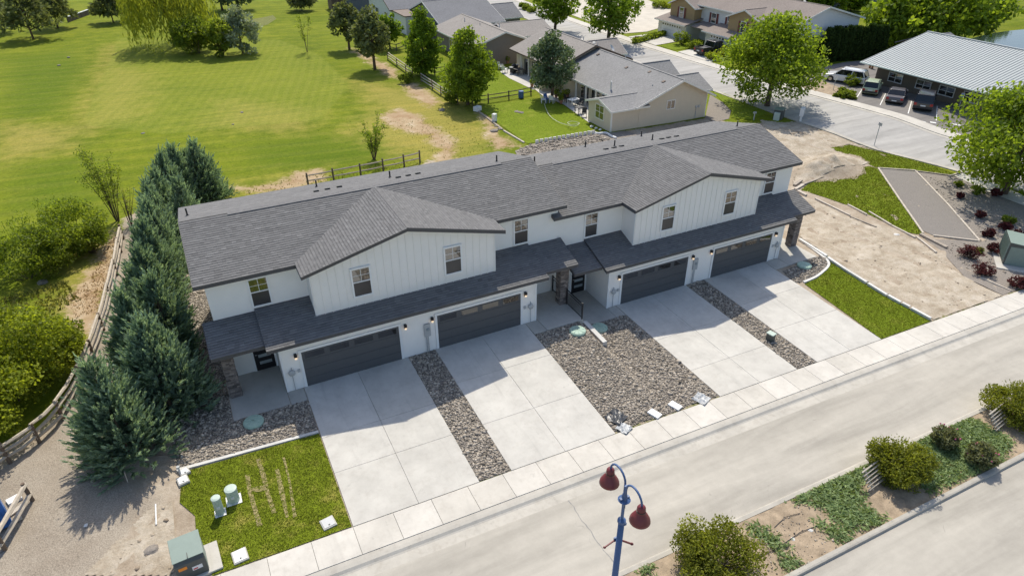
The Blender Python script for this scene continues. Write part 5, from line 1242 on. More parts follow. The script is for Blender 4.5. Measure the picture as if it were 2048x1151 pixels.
sheet('putting_green', [(12.11,107.47),(14.87,114.37),(16.83,112.37),(16.77,107.77),(14.31,102.31),(11.77,100.33)], .03, lawn_mat('green_turf', (.19,.20,.07), (.24,.23,.10), .4))
sparse((12.27,30.46), 'slender leafy sapling clump standing behind the left roof ridge', 3.9, 1.6, L_maple2, 16, 1900, .14, 'sapling_clump')
sparse((-8.64,25.71), 'tall airy sapling beside the split rail fence and junipers', 6.0, 1.5, L_shrub, 12, 2400, .14)
sparse((-7.78,24.38), 'bare twiggy sapling at the upper end of the split rail fence', 3.2, 1.3, L_yellow, 8, 260, .11)
shrub((-11.56,22.08), 'round green shrub at the edge of the course, farthest of the three', 3.3, 2.57, L_shrub, 9000, .12, twigs=90, group='big shrubs left of the rail fence')
shrub((-13.63,19), 'wide green shrub at the left photo edge above the bare bank', 3.2, 2.55, L_shrub, 9000, .12, twigs=90, group='big shrubs left of the rail fence')
shrub((-10.16,20.97), 'small green shrub beside the round shrub near the fence', 1.8, 1.19, L_shrub, 2200, .14, twigs=40, group='big shrubs left of the rail fence')
for b_, lb, h, r in (((-12.67,5), 'golden green tree at the lower left, nearest the rail fence', 4.6, 2.7), ((-15.38,9.86), 'golden green tree cut by the left photo edge', 4.8, 2.6), ((-11.32,6.66), 'golden green shrub against the rail fence', 3.0, 1.7), ((-13.96,2.65), 'golden green tree at the lower left photo corner', 4.0, 2.4)):
    tree('g', b_, lb, h, r, .4, 12000, .12, L_yellow, 'round', 'golden green trees at the lower left', 'golden_tree', .06)
# street and garden maples
for b_, lb, r, mt in (((27.02,57.52,7.98), 'upright maple inside the rail fence, left of the taller maple', 2.62, L_maple), ((27.05,43.12,8.42), 'tall upright maple on the corner of the rail fence', 3.1, L_maple2)):
    tree('m', b_, lb, b_[2], r*.92, b_[2]*.03, 12000, .23, mt, 'egg', 'garden maples', clumps=150)
b_ = (27.91,75.16,5.12); tree('m', b_, 'small bright maple just behind the tall loose pine', b_[2], 1.82, .8, 3200, .3, L_maple, 'oval', 'garden maples')
for b_, h, lb, r in (((57.65,76.91), 9.5, 'round street maple farthest along the side street', 3.67), ((59.95,64.08), 10.5, 'street maple between taupe roof and sand lot', 4.09)): tree('m', b_, lb, h, r, 1.6, 6000, .36, L_maple, 'oval', 'street maples', clumps=90)
b_ = (57.82,27.87,10.32); tree('m', b_, 'big spreading street maple in front of the ochre townhouse', b_[2], 5.34, 1.4, 16000, .27, L_maple2, 'skirt', 'street maples', trunk_r=.26, clumps=130)
tree('m', (58.07,0.8), 'big bright maple at the right photo edge over the gravel yard', 9.8, 5.0, .7, 17000, .25, L_maple2, 'oval', 'street maples', trunk_r=.22, clumps=120)
for b_, h, r, lb in (((102.03,40.5), 11.0, 7.5, 'wide bright tree behind the metal roof, left half of the pond grove'), ((110.9,41.68), 10.0, 6.5, 'wide bright tree behind the metal roof, right half of the pond grove'), ((95.9,40.57), 7.5, 4.6, 'lower bright tree at the end of the clipped hedge')): tree('m', b_, lb, h, r, .8, 7500, .5, L_maple2, 'round', 'pond grove', clumps=110)
for k, (b_, h, r, lb) in enumerate((((106.76,74.48), 7, 4.2, 'green tree behind the ochre townhouse roof, left of three'), ((111.95,74.34), 8, 4.6, 'green tree behind the ochre townhouse roof, middle of three'), ((109.95,66.6), 8, 4.0, 'green tree behind the ochre townhouse roof, right of three'), ((117.8,67.37), 4, 2.5, 'small tree on the far lawn near the blue house'), ((147.7,59.42), 7, 5, 'tree at the top right beyond the pond'))): tree('m', b_, lb, h, r, .6, 3800, .5, L_maple, 'round', 'trees beyond the ochre townhouse')
# clipped hedges of thuja columns
def thuja(h, r, V0=None):
    n = 2600; z = h*rng.uniform(0, 1, n); t = z/h; a = rng.uniform(0, 6.283, n); rr = r*np.clip(1.08-.55*t**4, .3, 1.1)*rng.uniform(.75, 1.05, n)*(1+.06*np.sin(a*5))
    C = np.column_stack([np.cos(a)*rr, np.sin(a)*rr, z]); D = unit(np.column_stack([np.cos(a)*.5, np.sin(a)*.5, np.full(n, 1.0)])+rng.normal(0, .25, (n, 3)))
    return diamonds(C, D, rng.uniform(.3, .55, n), rng.uniform(.14, .24, n)), np.clip(rng.normal(.4, .2, n), 0, 1)
V, t = thuja(4.5, .68); proto = None
ORD = ('first', 'second', 'third', 'fourth', 'fifth', 'sixth', 'seventh', 'eighth', 'ninth', 'tenth', 'eleventh', 'twelfth')
for k in range(9):
    x, y = 80.6+k*1.08, 40.3-k*.25
    if proto is None:
        proto = empty('thuja', (x, y, G(x, y)), 0, '', 'hedge plant', 'clipped thuja hedge by the parking lot'); crown('foliage', V, t, L_thuja, proto); MB().tube([(0, 0, -.1), (0, 0, 3.6)], [.09, .03], 6).build('trunk', M_bark, proto); T = proto
    else: T = copy_tree(proto)
    T.location = (x, y, G(x, y)); T.rotation_euler = (0, 0, k*1.7); T.scale = (1, 1, 1+.04*math.sin(k*2.3)); T['label'] = 'dark clipped thuja, %s from the left of the taller hedge' % ORD[k]
for k in range(4):
    x, y = 76.8+k*.95, 41.8-k*.4; T = copy_tree(proto); T.location = (x, y, G(x, y)); T.scale = (.85, .85, .72); T.rotation_euler = (0, 0, k*2.1+.4); T['label'] = 'dark clipped thuja, %s from the left of the lower hedge' % ORD[k]; T['group'] = 'lower thuja hedge beside the ochre townhouse'
# median planting
for k, (b_, h, r, lb) in enumerate((((11.38,-16.84), 1.6, 1.55, 'large golden green bush on the median nearest the street lamp'), ((21.68,-16.49), 1.55, 1.2, 'golden green bush growing through the first median trellis'), ((30.53,-16.64), 1.6, 1.35, 'golden green bush growing through the far median trellis'))):
    shrub(b_, lb, h, r, L_median, 14000, .075, 'median_bush', 'bush', 'golden bushes on the median', 110, 80)
for b_, h, r, lb in (((25.37,-16.26), 1.0, .56, 'sprawling rose bush on the median, nearer the driveways'), ((25.77,-17.68), 1.05, .6, 'sprawling rose bush on the median, nearer the far carriageway')):
    T = shrub(b_, lb, h, r, L_rose, 3200, .085, 'rose_bush', 'bush', 'rose bushes on the median', 60, 50)
    mb = MB()
    for q in range(14):
        a = random.uniform(0, 6.28); z = random.uniform(.4, 1.0)*h; w_ = r*random.uniform(.6, 1.0); mb.lathe([(.01, -.03), (.045, 0), (.02, .04)], (math.cos(a)*w_, math.sin(a)*w_, z), 6)
    mb.build('blossoms', simple('pink_rose', (.55, .12, .22), .7, .2, 5), T)
def cover(poly, n, label, ln=.22):
    P = scatter(poly, n); P = P+rng.normal(0, .16, P.shape); P = np.array([q for q in P if -18.1 < q[1] < -15.6]); k = len(P); a = rng.uniform(0, 6.28, k); up = rng.uniform(.1, .6, k)
    D = unit(np.column_stack([np.cos(a), np.sin(a), up])); z = np.array([G(x, y) for x, y in P])+rng.uniform(.03, .16, k)
    L_ = ln*rng.uniform(.5, 1.4, k); o = crown('ground_juniper', diamonds(np.column_stack([P, z]), D, L_, L_*.3), np.clip(rng.normal(.45, .2, k), 0, 1), L_cover, None); tag(o, label, 'ground cover', kind='stuff')
cover([(16.4,-15.54),(18.22,-15.34),(21.95,-15.12),(21.9,-15.94),(20,-16.17),(19.05,-17.08),(19.2,-18.27),(17.33,-17.66),(17.43,-16.32)], 620, 'creeping juniper sprays on the median left of the trellis bush')
cover([(16.45,-16.7),(17.33,-17.66),(17.2,-18.25),(16.55,-18.32),(16.59,-17.57)], 520, 'creeping juniper arm over bare soil towards the far kerb')
cover([(22.79,-16.52),(24.58,-15.46),(26.29,-15.14),(28.21,-15.25),(28.52,-16.17),(28.69,-17.38),(26.79,-18.06),(24.47,-17.96),(22.26,-17.85),(22.32,-17.11)], 620, 'creeping juniper sprays around the rose bushes')
cover([(13.96,-15.66),(14.51,-16.46),(14.61,-17.4),(14.17,-17.32),(13.8,-16.38)], 520, 'creeping juniper tongue right of the large median bush')
cover([(14.09,-17.41),(14.53,-17.98),(14.36,-18.38),(13.58,-18.15)], 520, 'small creeping juniper patch near the far kerb'); cover([(8.4,-15.68),(9.31,-15.62),(9.2,-16.07)], 520, 'small creeping juniper patch beside the street lamp')
# corner yard bushes
for b_, h, r, lb in (((44.71,-5.05), .95, .72, 'dark red barberry, largest, beside a green tuft'), ((43.32,-6.76), .8, .68, 'dark red barberry nearest the pale board'), ((43.68,-8.86), .75, .6, 'dark red barberry next to the sidewalk'), ((47.16,-5.21), .65, .5, 'dark red barberry right of the largest one'), ((49.19,-3.45), .6, .42, 'dark red barberry at the end of the dividing timber'),
                     ((51.76,-1.21), .55, .38, 'small dark red barberry in the middle of the gravel yard'), ((51.42,-3.38), .6, .42, 'shaded dark red barberry under the maple'), ((53.93,1.98), .5, .35, 'small dark red barberry near the concrete pad'), ((50.7,-4.66), .7, .5, 'shaded dark red barberry behind the cabinet'), ((56.99,0.88), .6, .42, 'dark red barberry at the foot of the maple')):
    shrub(b_, lb, h, r, L_red, 1700, .075, 'barberry_bush', 'bush', 'barberry bushes in the gravel yard', 30, 30)
for b_, h, r, lb in (((55.98,1.86), .8, .55, 'green shrub in the gravel yard below the maple'), ((56.04,3.5), .5, .35, 'small green shrub near the concrete pad'), ((46.11,-4.76), .4, .3, 'pale green tuft behind the largest barberry'), ((52.7,-2.78), .6, .5, 'shaded green shrub under the maple')): shrub(b_, lb, h, r, L_shrub, 1500, .08, 'green_shrub', 'shrub', 'green shrubs in the gravel yard', 30, 26)
for b_, h, r, lb in (((73.44,29.43), 1.3, 1.0, 'round olive shrub by the green car'), ((69.76,27.77), .6, .6, 'low shrub left in the planting strip'), ((68.21,25.92), .8, .7, 'bright low shrub in the planting strip'), ((70.06,26.64), .5, .5, 'small shrub by the parking space'), ((68.67,25.45), .5, .5, 'small shrub nearest the sidewalk'), ((67.78,26.85), .4, .4, 'smallest shrub of the planting strip'),
                     ((67.32,48.21), 1.0, 1.2, 'pale shrub left of two beside the pickup'), ((69.95,48.58), 1.2, 1.3, 'pale shrub right of two beside the pickup'), ((69.63,58.21), 1.9, 1.3, 'tall shrub between the driveways of the ochre townhouse'), ((69.59,55.05), 1.2, 1.2, 'flowering shrub by the entry of the ochre townhouse'), ((87.19,87.47), 1.2, 1.4, 'dark round shrub at the top beyond the sand lot'), ((88.06,86.35), 1.2, 1.3, 'yellow round shrub at the top beyond the sand lot'),
                     ((69.02,64.47), .7, .8, 'small green shrub beside the first white garage'), ((65.74,64.44), .4, .6, 'small reddish shrub at the street corner of the hedge'),
                     ((62.96,98.99), 1.1, 1.0, 'left of three clipped shrubs by the far street'), ((62.87,97.08), 1.1, 1.0, 'middle of three clipped shrubs by the far street'), ((62.6,94.69), 1.1, 1.0, 'right of three clipped shrubs by the far street'),
                     ((119.66,62.67), 1.0, 1.2, 'shrub on the bank above the pond grove, left'), ((114.94,61.04), 1.3, 1.0, 'upright shrub on the bank above the pond grove'), ((25.74,44.6), 1.0, 1.0, 'weedy shrub at the foot of the tall upright maple'), ((23.92,55.25), 1.0, 1.0, 'weedy shrub under the left garden maple')):
    shrub(b_, lb, h, r, L_red if 'reddish' in lb else (L_yellow if 'yellow' in lb or 'pale' in lb else L_shrub), 1300, .16, 'garden_shrub', 'shrub', 'shrubs around the parking lot and street', 20, 24)
kerbh = MB(); 
b0 = (63.57,62.19); e0 = (72.15,65.54)
T = empty('low_hedge', (0, 0, 0), 0, 'low clipped hedge along the sand lot', 'hedge'); n = 2200; s = rng.uniform(0, 1, n); P = np.array(b0)[None]+(np.array(e0)-np.array(b0))[None]*s[:, None]+rng.normal(0, .3, (n, 2))
crown('foliage', diamonds(np.column_stack([P, G(*b0)+rng.uniform(0, .75, n)]), sphere_dirs(n), .3, .2), np.clip(rng.normal(.45, .2, n), 0, 1), L_shrub, T)
# weeds and long grass at the wild edges
M_weed = toned('long_grass', (.09, .12, .018), (.30, .27, .08), .8, 20, 0, 0, .3); M_drygrass = toned('dry_grass', (.24, .15, .075), (.52, .36, .20), .9, 20, 0, 0, .2)
blades('dry_grass', [(-8.75,23.22),(-8.55,19.04),(-9.16,12.04),(-10.66,11.61),(-11.2,14.35),(-9.93,18.17),(-9.27,21.76)], 70, .10, 'matted dry grass on the bank left of the rail fence', .0, M_drygrass)
blades('long_grass', [(-14.91,16.48),(-11.58,17.54),(-10.52,13.97),(-12.19,12.38),(-14.5,13.58)], 40, .2, 'long green grass under the shrubs at the left', .0, M_weed)
blades('long_grass', [(-1.25,28.18),(7.06,29.18),(16.09,28.71),(15.98,27.09),(5.67,26.72),(-1.44,26.39)], 10, .14, 'long grass along the back fence behind the townhouse', .0, M_weed)
blades('long_grass', [(16.2,41.59),(22.99,38.54),(24.88,28.93),(18.5,27.33),(16.91,31)], 5, .12, 'dry rough grass around the worn track', .0, M_weed)

blades('weed_clumps', [(0.92,44.44),(13.86,45.01),(22.99,38.54),(20.68,27.78),(17.34,30.8),(7.06,29.18),(-0.46,28.38),(-0.15,38.76)], .8, .10, 'dark weed clumps scattered over the rough behind the townhouses', -.03, toned('weed_leaf', (.07, .10, .01), (.15, .19, .02), .8, 20, 0, 0, .3))
blades('weed_clumps', [(-18.09,43.11),(-9.42,46.1),(-8.85,27.96),(-10.41,24.01),(-16.52,29.84)], .7, .10, 'dark weed clumps in the rough left of the junipers', -.03, MATS['weed_leaf'])


# ------------------------------------------------------------------ street lamp
M_lblue = simple('lamp_blue', (.06, .115, .25), .5, .08, 4, spec=.5); M_lred = simple('lamp_red', (.17, .027, .032), .45, .15, 6)
zb = G(6.8, -16.7)
LP = empty('street_lamp', (6.8, -16.7, zb), 0, 'blue street lamp post with two red bell shades on curved arms', 'street lamp')
MB().tube([(0, 0, -.1), (0, 0, .5), (0, 0, 5.0)], [.15, .115, .10], 12).build('post', M_lblue, LP, smooth=True)
MB().tube([(0, 0, 5.0), (0, 0, 6.55)], .052, 10).lathe([(.10, 0), (.135, .06), (.135, .14), (.06, .2)], (0, 0, 4.9), 12).build('upper_post', M_lblue, LP)
MB().lathe([(.0, -.22), (.10, -.14), (.20, 0), (.10, .06), (.06, .3)], (0, 0, 5.95), 14).box(-.16, -.045, 5.9, .16, .045, 6.05).build('bracket', M_lblue, LP)
for s in (-1, 1):
    dz = .0
    arc = [(s*.05, s*.10, 5.70), (s*.05, s*.10, 6.52)]+[(s*.05*(1-k/10), s*(.45-.35*math.cos(math.pi*k/10)), 6.52+.36*math.sin(math.pi*k/10)) for k in range(1, 11)]+[(0, s*.8, 6.48)]
    a = MB().tube(arc, .034, 8).build('arm', M_lblue, LP, smooth=True)
    sh = MB().lathe([(.035, .42), (.09, .40), (.125, .34), (.13, .16), (.15, .12), (.22, .02), (.30, -.14), (.315, -.22), (.30, -.225), (.28, -.2), (.20, 0), (.1, .1)], (0, 0, 0), 28, close=False).build('shade', M_lred, LP, smooth=True); sh.location = (0, s*.8, 6.10)
    MB().lathe([(.132, .20), (.142, .20), (.142, .23), (.132, .23)], (0, 0, 0), 24, close=False).build('band', M_black, sh)
    MB().lathe([(.02, -.12), (.10, -.1), (.12, 0), (.05, .1)], (0, 0, 0), 14).build('bulb', M_lite, sh)
MB().beam((-.55, .0, 4.05), (.0, .13, 4.0), .03, .06).beam((.0, .13, 4.0), (.55, .02, 3.55), .03, .06).lathe([(.01, -.05), (.06, 0), (.02, .07)], (.55, .02, 3.55), 8).lathe([(.01, -.05), (.05, 0), (.02, .05)], (-.55, 0, 4.05), 8).build('banner_bracket', M_lred, LP)
MB().box(-.12, .09, 3.95, .12, .14, 4.12).box(.10, -.05, 4.75, .17, .05, 4.86).build('clamp', M_lblue, LP)

# ------------------------------------------------------------------ vehicles
M_tyre = simple('tyre', (.02, .02, .02), .85, .1, 8); M_rim = simple('rim', (.45, .46, .47), .3, .05, 8, metal=.8); M_cglass = glass_mat('car_glass', (.012, .014, .016), 1.6, .04)
M_tail = simple('tail_light', (.35, .01, .01), .25, .05, 5); M_head = simple('head_light', (.75, .76, .78), .15, .05, 5); M_plate = simple('number_plate', (.6, .62, .62), .5, .05, 9); M_blackp = simple('bumper_black', (.03, .03, .032), .6, .1, 5)
def paint(name, col): return simple(name, col, .28, .04, 2, coat=.6)
def car(loc, rz, label, m, kind='suv', L_=4.7, W_=1.88, H_=1.72):
    C_ = empty('parked_car' if kind != 'pickup' else 'pickup_truck', loc, rz, label, 'car' if kind != 'pickup' else 'truck'); hw = W_/2; b0 = .28; belt = H_*.58 if kind != 'sedan' else H_*.62; f, r = L_/2, -L_/2
    if kind == 'sedan': prof = [(r, .42), (r+.05, b0), (f-.1, b0), (f, .5), (f-.08, belt-.22), (f-1.05, belt-.04), (r+.85, belt+.02), (r+.12, belt-.02), (r, belt-.2)]
    elif kind == 'pickup': prof = [(r, .5), (r+.05, b0+.1), (f-.1, b0+.1), (f, .55), (f-.05, belt-.15), (f-1.25, belt+.02), (r+1.75, belt+.02), (r+1.70, belt-.12), (r+.02, belt-.12)]
    else: prof = [(r, .45), (r+.05, b0), (f-.1, b0), (f, .5), (f-.06, belt-.18), (f-1.1, belt+.0), (r+.1, belt+.02), (r, belt-.1)]
    mb = MB(); n = len(prof)
    body = MB().prism(prof, -hw, hw, 'y').build('body', m, C_, bevel=.07)
    if kind == 'sedan': gb = (r+.75, f-1.25); gt = (r+1.35, f-2.15)
    elif kind == 'pickup': gb = (r+1.95, f-1.35); gt = (r+2.25, f-2.0)
    else: gb = (r+.10, f-1.15); gt = (r+.42, f-1.95)
    ti = .16
    MB().hexa([(gb[0], -hw+.06, belt-.02), (gb[1], -hw+.06, belt-.02), (gb[1], hw-.06, belt-.02), (gb[0], hw-.06, belt-.02), (gt[0], -hw+ti, H_-.06), (gt[1], -hw+ti, H_-.06), (gt[1], hw-ti, H_-.06), (gt[0], hw-ti, H_-.06)]).build('windows', M_cglass, C_, bevel=.04)
    MB().hexa([(gt[0]-.08, -hw+ti-.02, H_-.07), (gt[1]+.05, -hw+ti-.02, H_-.07), (gt[1]+.05, hw-ti+.02, H_-.07), (gt[0]-.08, hw-ti+.02, H_-.07), (gt[0]+.05, -hw+ti+.1, H_), (gt[1]-.1, -hw+ti+.1, H_), (gt[1]-.1, hw-ti-.1, H_), (gt[0]+.05, hw-ti-.1, H_)]).build('roof', m, C_, bevel=.03)
    for s in (-1, 1):
        for xa, xb in ((gb[0]+.02, gt[0]+.02), (gb[1]-.02, gt[1]-.02), ((gb[0]+gb[1])/2-.2, (gt[0]+gt[1])/2-.1)): MB().beam((xa, s*(hw-.055), belt-.03), (xb, s*(hw-ti+.01), H_-.06), .06, .09).build('pillar', m, C_)
        MB().box(gb[1]-.25, s*(hw+.02)-.08, belt-.02, gb[1]-.08, s*(hw+.02)+.08, belt+.14).build('mirror', m, C_, bevel=.02)
        MB().box(r-.015, s*(hw-.18)-.14, belt-.38, r+.12, s*(hw-.18)+.14, belt-.12).build('tail_light', M_tail, C_); MB().box(f-.12, s*(hw-.25)-.18, .62, f+.01, s*(hw-.25)+.18, .78).build('head_light', M_head, C_)
        for x in (f-.9, r+.95):
            wh = MB().lathe([(.2, -.1), (.33, -.1), (.345, -.06), (.345, .06), (.33, .1), (.2, .1)], (0, 0, 0), 18).build('wheel', M_tyre, C_); wh.location = (x, s*(hw-.09), .345); wh.rotation_euler = (math.pi/2, 0, 0)
            MB().lathe([(.05, -.105), (.21, -.108), (.21, .108), (.05, .105)], (0, 0, 0), 12).build('rim', M_rim, wh)
            a = MB().lathe([(.40, -.02), (.40, .02)], (0, 0, 0), 18).build('wheel_arch', M_blackp, C_); a.location = (x, s*(hw-.012), .38); a.rotation_euler = (math.pi/2, 0, 0)
    MB().box(r-.06, -hw+.05, .38, r+.08, hw-.05, .58).build('rear_bumper', M_blackp if kind != 'sedan' else m, C_, bevel=.03); MB().box(f-.08, -hw+.05, .36, f+.05, hw-.05, .56).build('front_bumper', M_blackp, C_, bevel=.03)
    MB().box(r-.075, -.26, .62 if kind != 'sedan' else .42, r-.005, .26, .76 if kind != 'sedan' else .55).build('number_plate', M_plate, C_)
    if kind == 'pickup':
        MB().box(r+.1, -hw+.1, belt-.115, r+1.65, hw-.1, belt-.105).build('bed_floor', M_blackp, C_)
        for s in (-1, 1): MB().box(r+.02, s*(hw-.05)-.05, belt-.12, r+1.72, s*(hw-.05)+.05, belt+.10).build('bed_side', m, C_)
        MB().box(r, -hw+.1, belt-.12, r+.08, hw-.1, belt+.10).build('tailgate', m, C_)
    elif kind == 'suv':
        for s in (-1, 1): MB().tube([(gt[0], s*(hw-ti-.08), H_+.04), (gt[1]-.3, s*(hw-ti-.08), H_+.04)], .02, 6).build('roof_rail', M_blackp, C_)
    return C_
def gz(x, y, o=.05): return (x, y, G(x, y)+o)
car(gz(74.1, 31.0), math.radians(113), 'white estate car parked across the lot entrance, front towards the hedge', paint('white_paint', (.70, .71, .72)), 'suv', 5.0, 1.95, 1.72)
car(gz(73.1, 26.3), math.radians(31), 'pale green compact car parked nearest the olive shrub', paint('sage_paint', (.40, .46, .30)), 'suv', 4.1, 1.75, 1.62)
car(gz(72.8, 22.7), math.radians(31), 'dark grey sedan parked between the green and black cars', paint('grey_paint', (.085, .08, .085)), 'sedan', 4.7, 1.84, 1.45)
car(gz(73.3, 19.5), math.radians(31), 'black sport utility car, rightmost of the parked cars', paint('black_car_paint', (.012, .012, .015)), 'suv', 4.9, 1.95, 1.85)
car(gz(69.9, 51.3), math.radians(2), 'black pickup truck parked on the driveway of the ochre townhouse', paint('black_truck_paint', (.010, .010, .012)), 'pickup', 5.6, 2.0, 1.85)

# ------------------------------------------------------------------ fences
M_rail = simple('weathered_rail', (.50, .43, .34), .9, .35, 5, .5, 40, world=True); M_post = simple('weathered_post', (.16, .115, .08), .95, .3, 6, .5, 40, world=True); M_rail_d = simple('dark_rail', (.11, .085, .065), .9, .3, 6, .5, 40, world=True); M_rail_g = simple('silver_rail', (.38, .34, .28), .9, .3, 5, .5, 40, world=True)
def rail_fence(pts, label, h=1.1, rails=(.35, .7, 1.02), rm=None, pm=None, rr=.055, sag=.04, group=None):
    F_ = empty('rail_fence', (pts[0][0], pts[0][1], G(*pts[0])), 0, label, 'fence', group); ox, oy, oz = F_.location
    for x, y in pts: MB().tube([(x-ox, y-oy, G(x, y)-oz-.2), (x-ox+random.uniform(-.04, .04), y-oy, G(x, y)-oz+h)], [.085, .075], 7).build('post', pm or M_post, F_)
    for (x0, y0), (x1, y1) in zip(pts[:-1], pts[1:]):
        for z in rails:
            a = Vector((x0-ox, y0-oy, G(x0, y0)-oz+z+random.uniform(-sag, sag))); b_ = Vector((x1-ox, y1-oy, G(x1, y1)-oz+z+random.uniform(-sag, sag))); d = (b_-a)*.04; mid = (a+b_)/2+Vector((0, 0, random.uniform(-sag, 0)))
            MB().tube([a-d, mid, b_+d], [rr, rr*1.15, rr*.9], 6).build('rail', rm or M_rail, F_)
    return F_
rail_fence([(-8.27,22.3),(-8.4,20.14),(-8.6,16.69),(-8.81,13.11),(-9.17,9.8),(-9.58,7.2),(-10.02,4.92),(-10.68,2.53),(-11.54,1.26),(-12.58,0.46),(-13.75,-0.2)], 'long leaning split rail fence between path and golden trees', 1.15, (.35, .72, 1.05), M_rail, None, .075, .10)
rail_fence([(-11.49,-2.36),(-12.19,-4.59)], 'short rail fence beside the blue toilet cabin', 1.0, (.35, .85), M_rail, None, .09, .03)
rail_fence([(5.51,26.55),(7.69,26.75),(10.07,26.9),(12.17,27.23),(14.19,27.5),(15.79,27.87)], 'rail fence behind the left townhouse roof', 1.15, (.45, .95), M_timber, M_rail_d, .06)
rail_fence([(25.52,68.54),(25.47,64.27),(25.42,60.27),(25.47,57.62)], 'rail fence from the loose pine to the left garden maple', 1.1, (.3, .65, 1.0), M_rail)
rail_fence([(25.62,54.78),(25.71,51.06),(25.68,48.11),(25.91,46.12),(26.08,43.78)], 'silver rail fence between the two garden maples', 1.1, (.3, .65, 1.0), M_rail_g)
rail_fence([(27.44,42.73),(29.54,42.91),(32.26,43.07),(35.54,43.74)], 'low rail fence between the two back lawns', 1.05, (.45, .9), M_rail_d)
rail_fence([(27.91,59.19),(28.37,57.22),(30.15,57.62)], 'short dark rail fence behind the left garden maple', 1.0, (.4, .9), M_rail_d); rail_fence([(27.63,75.27),(28.38,73.43),(30.36,74.89)], 'short dark rail fence behind the small bright maple', 1.0, (.4, .9), M_rail_d)
WL = empty('tee_screen', (0, 0, 0), 0, 'low dark screen wall with white cap beside the upper left pines', 'wall')
a, b_ = Vector((-16.87,118.04)), Vector((-13.7,125.24))
for k in range(5):
    p, q = a.lerp(b_, k/5+.01), a.lerp(b_, (k+1)/5-.01); z = G(p.x, p.y)
    MB().beam((p.x, p.y, z+.45), (q.x, q.y, z+.45), .15, .85).build('panel', M_rail_d, WL); MB().beam((p.x, p.y, z+.93), (q.x, q.y, z+.93), .3, .10).build('cap', D_white, WL)

# ------------------------------------------------------------------ utilities
M_util = simple('utility_green', (.215, .275, .235), .5, .08, 4, .05, 30); M_util_d = simple('utility_dark', (.075, .082, .075), .55, .1, 4); M_util_p = simple('pedestal_green', (.44, .52, .45), .55, .06, 4); M_lid = simple('lid_green', (.34, .47, .38), .6, .12, 5)
M_orange = simple('warning_orange', (.75, .24, .02), .6, .05, 6); M_label = simple('label_white', (.7, .7, .7), .6, .05, 6); M_yellow = simple('tag_yellow', (.72, .55, .03), .6, .05, 6); M_labelred = simple('label_red', (.55, .05, .05), .6, .05, 6)
def cabinet(loc, rz, label, w_=1.0, d_=1.05, h_=1.15, pad=(1.5, 1.35), off=(.2, .05), front=True):
    C_ = empty('utility_cabinet', loc, rz, label, 'utility box')
    MB().box(off[0]-pad[0]/2, off[1]-pad[1]/2, -.1, off[0]+pad[0]/2, off[1]+pad[1]/2, .10).build('pad', M_conc_new, C_, bevel=.02)
    MB().prism([(-d_/2, .10), (d_/2, .10), (d_/2, h_), (-d_/2+.12, h_-.12), (-d_/2, h_-.28)], -w_/2, w_/2, 'x').build('body', M_util_d, C_, bevel=.015)
    MB().prism([(-d_/2+.08, h_-.135), (d_/2+.02, h_+.02), (d_/2+.02, h_+.06), (-d_/2+.06, h_-.10)], -w_/2-.02, w_/2+.02, 'x').build('lid', M_util, C_, bevel=.01)
    MB().box(-w_/2-.012, -d_/2+.1, .12, -w_/2-.004, d_/2-.1, h_-.25).box(w_/2+.004, -d_/2+.1, .12, w_/2+.012, d_/2-.1, h_-.25).build('side_panel', M_util, C_)
    MB().box(-.012+0, -d_/2+.06, h_-.085, .012, d_/2, h_-.06).build('lid_seam', M_util_d, C_)
    for k in range(14): MB().box(-w_/2+.04+k*(w_-.08)/13-.008, d_/2+.022, .4, -w_/2+.04+k*(w_-.08)/13+.008, d_/2+.10, h_-.02).build('cooling_fin', M_util, C_)
    if front: MB().box(-w_/2+.1, -d_/2-.006, h_-.52, -w_/2+.38, -d_/2-.002, h_-.38).build('warning_label', M_orange, C_); MB().box(.02, -d_/2-.006, h_-.72, .36, -d_/2-.002, h_-.54).build('data_label', M_label, C_); MB().box(.05, -d_/2-.010, h_-.69, .2, -d_/2-.007, h_-.63).build('red_strip', M_labelred, C_)
    return C_
x, y = -5.95, -8.45; cabinet((x, y, G(x, y)), math.radians(4), 'green pad transformer on the lower left lawn edge with warning label')
x, y = (46.81,-6.89); cabinet((x+.5, y+.2, G(x, y)), math.radians(38), 'grey green pad transformer in the gravel yard at the right edge', 2.1, 2.0, 1.7, (3.2, 2.8), (-.2, 0), False)
x, y = (49.35,-5.9); tag(MB().prism([(-.4, 0), (.4, 0), (.4, .75), (.25, .95), (-.25, .95), (-.4, .75)], -.45, .45, 'x').build('utility_box', M_util_p, bevel=.03), 'small green box behind the right pad transformer', 'utility box'); bpy.data.objects['utility_box'].location = (x, y, G(x, y))
def pedestal(loc, r, h, label, taper=.95):
    P_ = empty('pedestal', loc, 0, label, 'utility pedestal', 'green pedestals on the left lawn')
    MB().lathe([(r*1.05, 0), (r, .12), (r*taper, h-.08), (r*taper+.02, h-.07), (r*taper+.015, h), (r*.6, h+.03)], (0, 0, 0), 22).build('body', M_util_p, P_, smooth=False); MB().box(-r*1.25, -r*1.15, -.05, r*1.25, r*1.15, .06).build('base', D_white, P_)
    MB().box(-.06, -r-.006, h*.45, .06, -r+.02, h*.6).build('label', M_label, P_); return P_
x, y = -4.78, -6.30; pedestal(gz(x, y, 0), .17, .92, 'slim pale green pedestal in front on the left lawn'); x, y = -4.22, -5.85; pedestal(gz(x, y, 0), .235, .72, 'wide pale green pedestal behind on the left lawn')
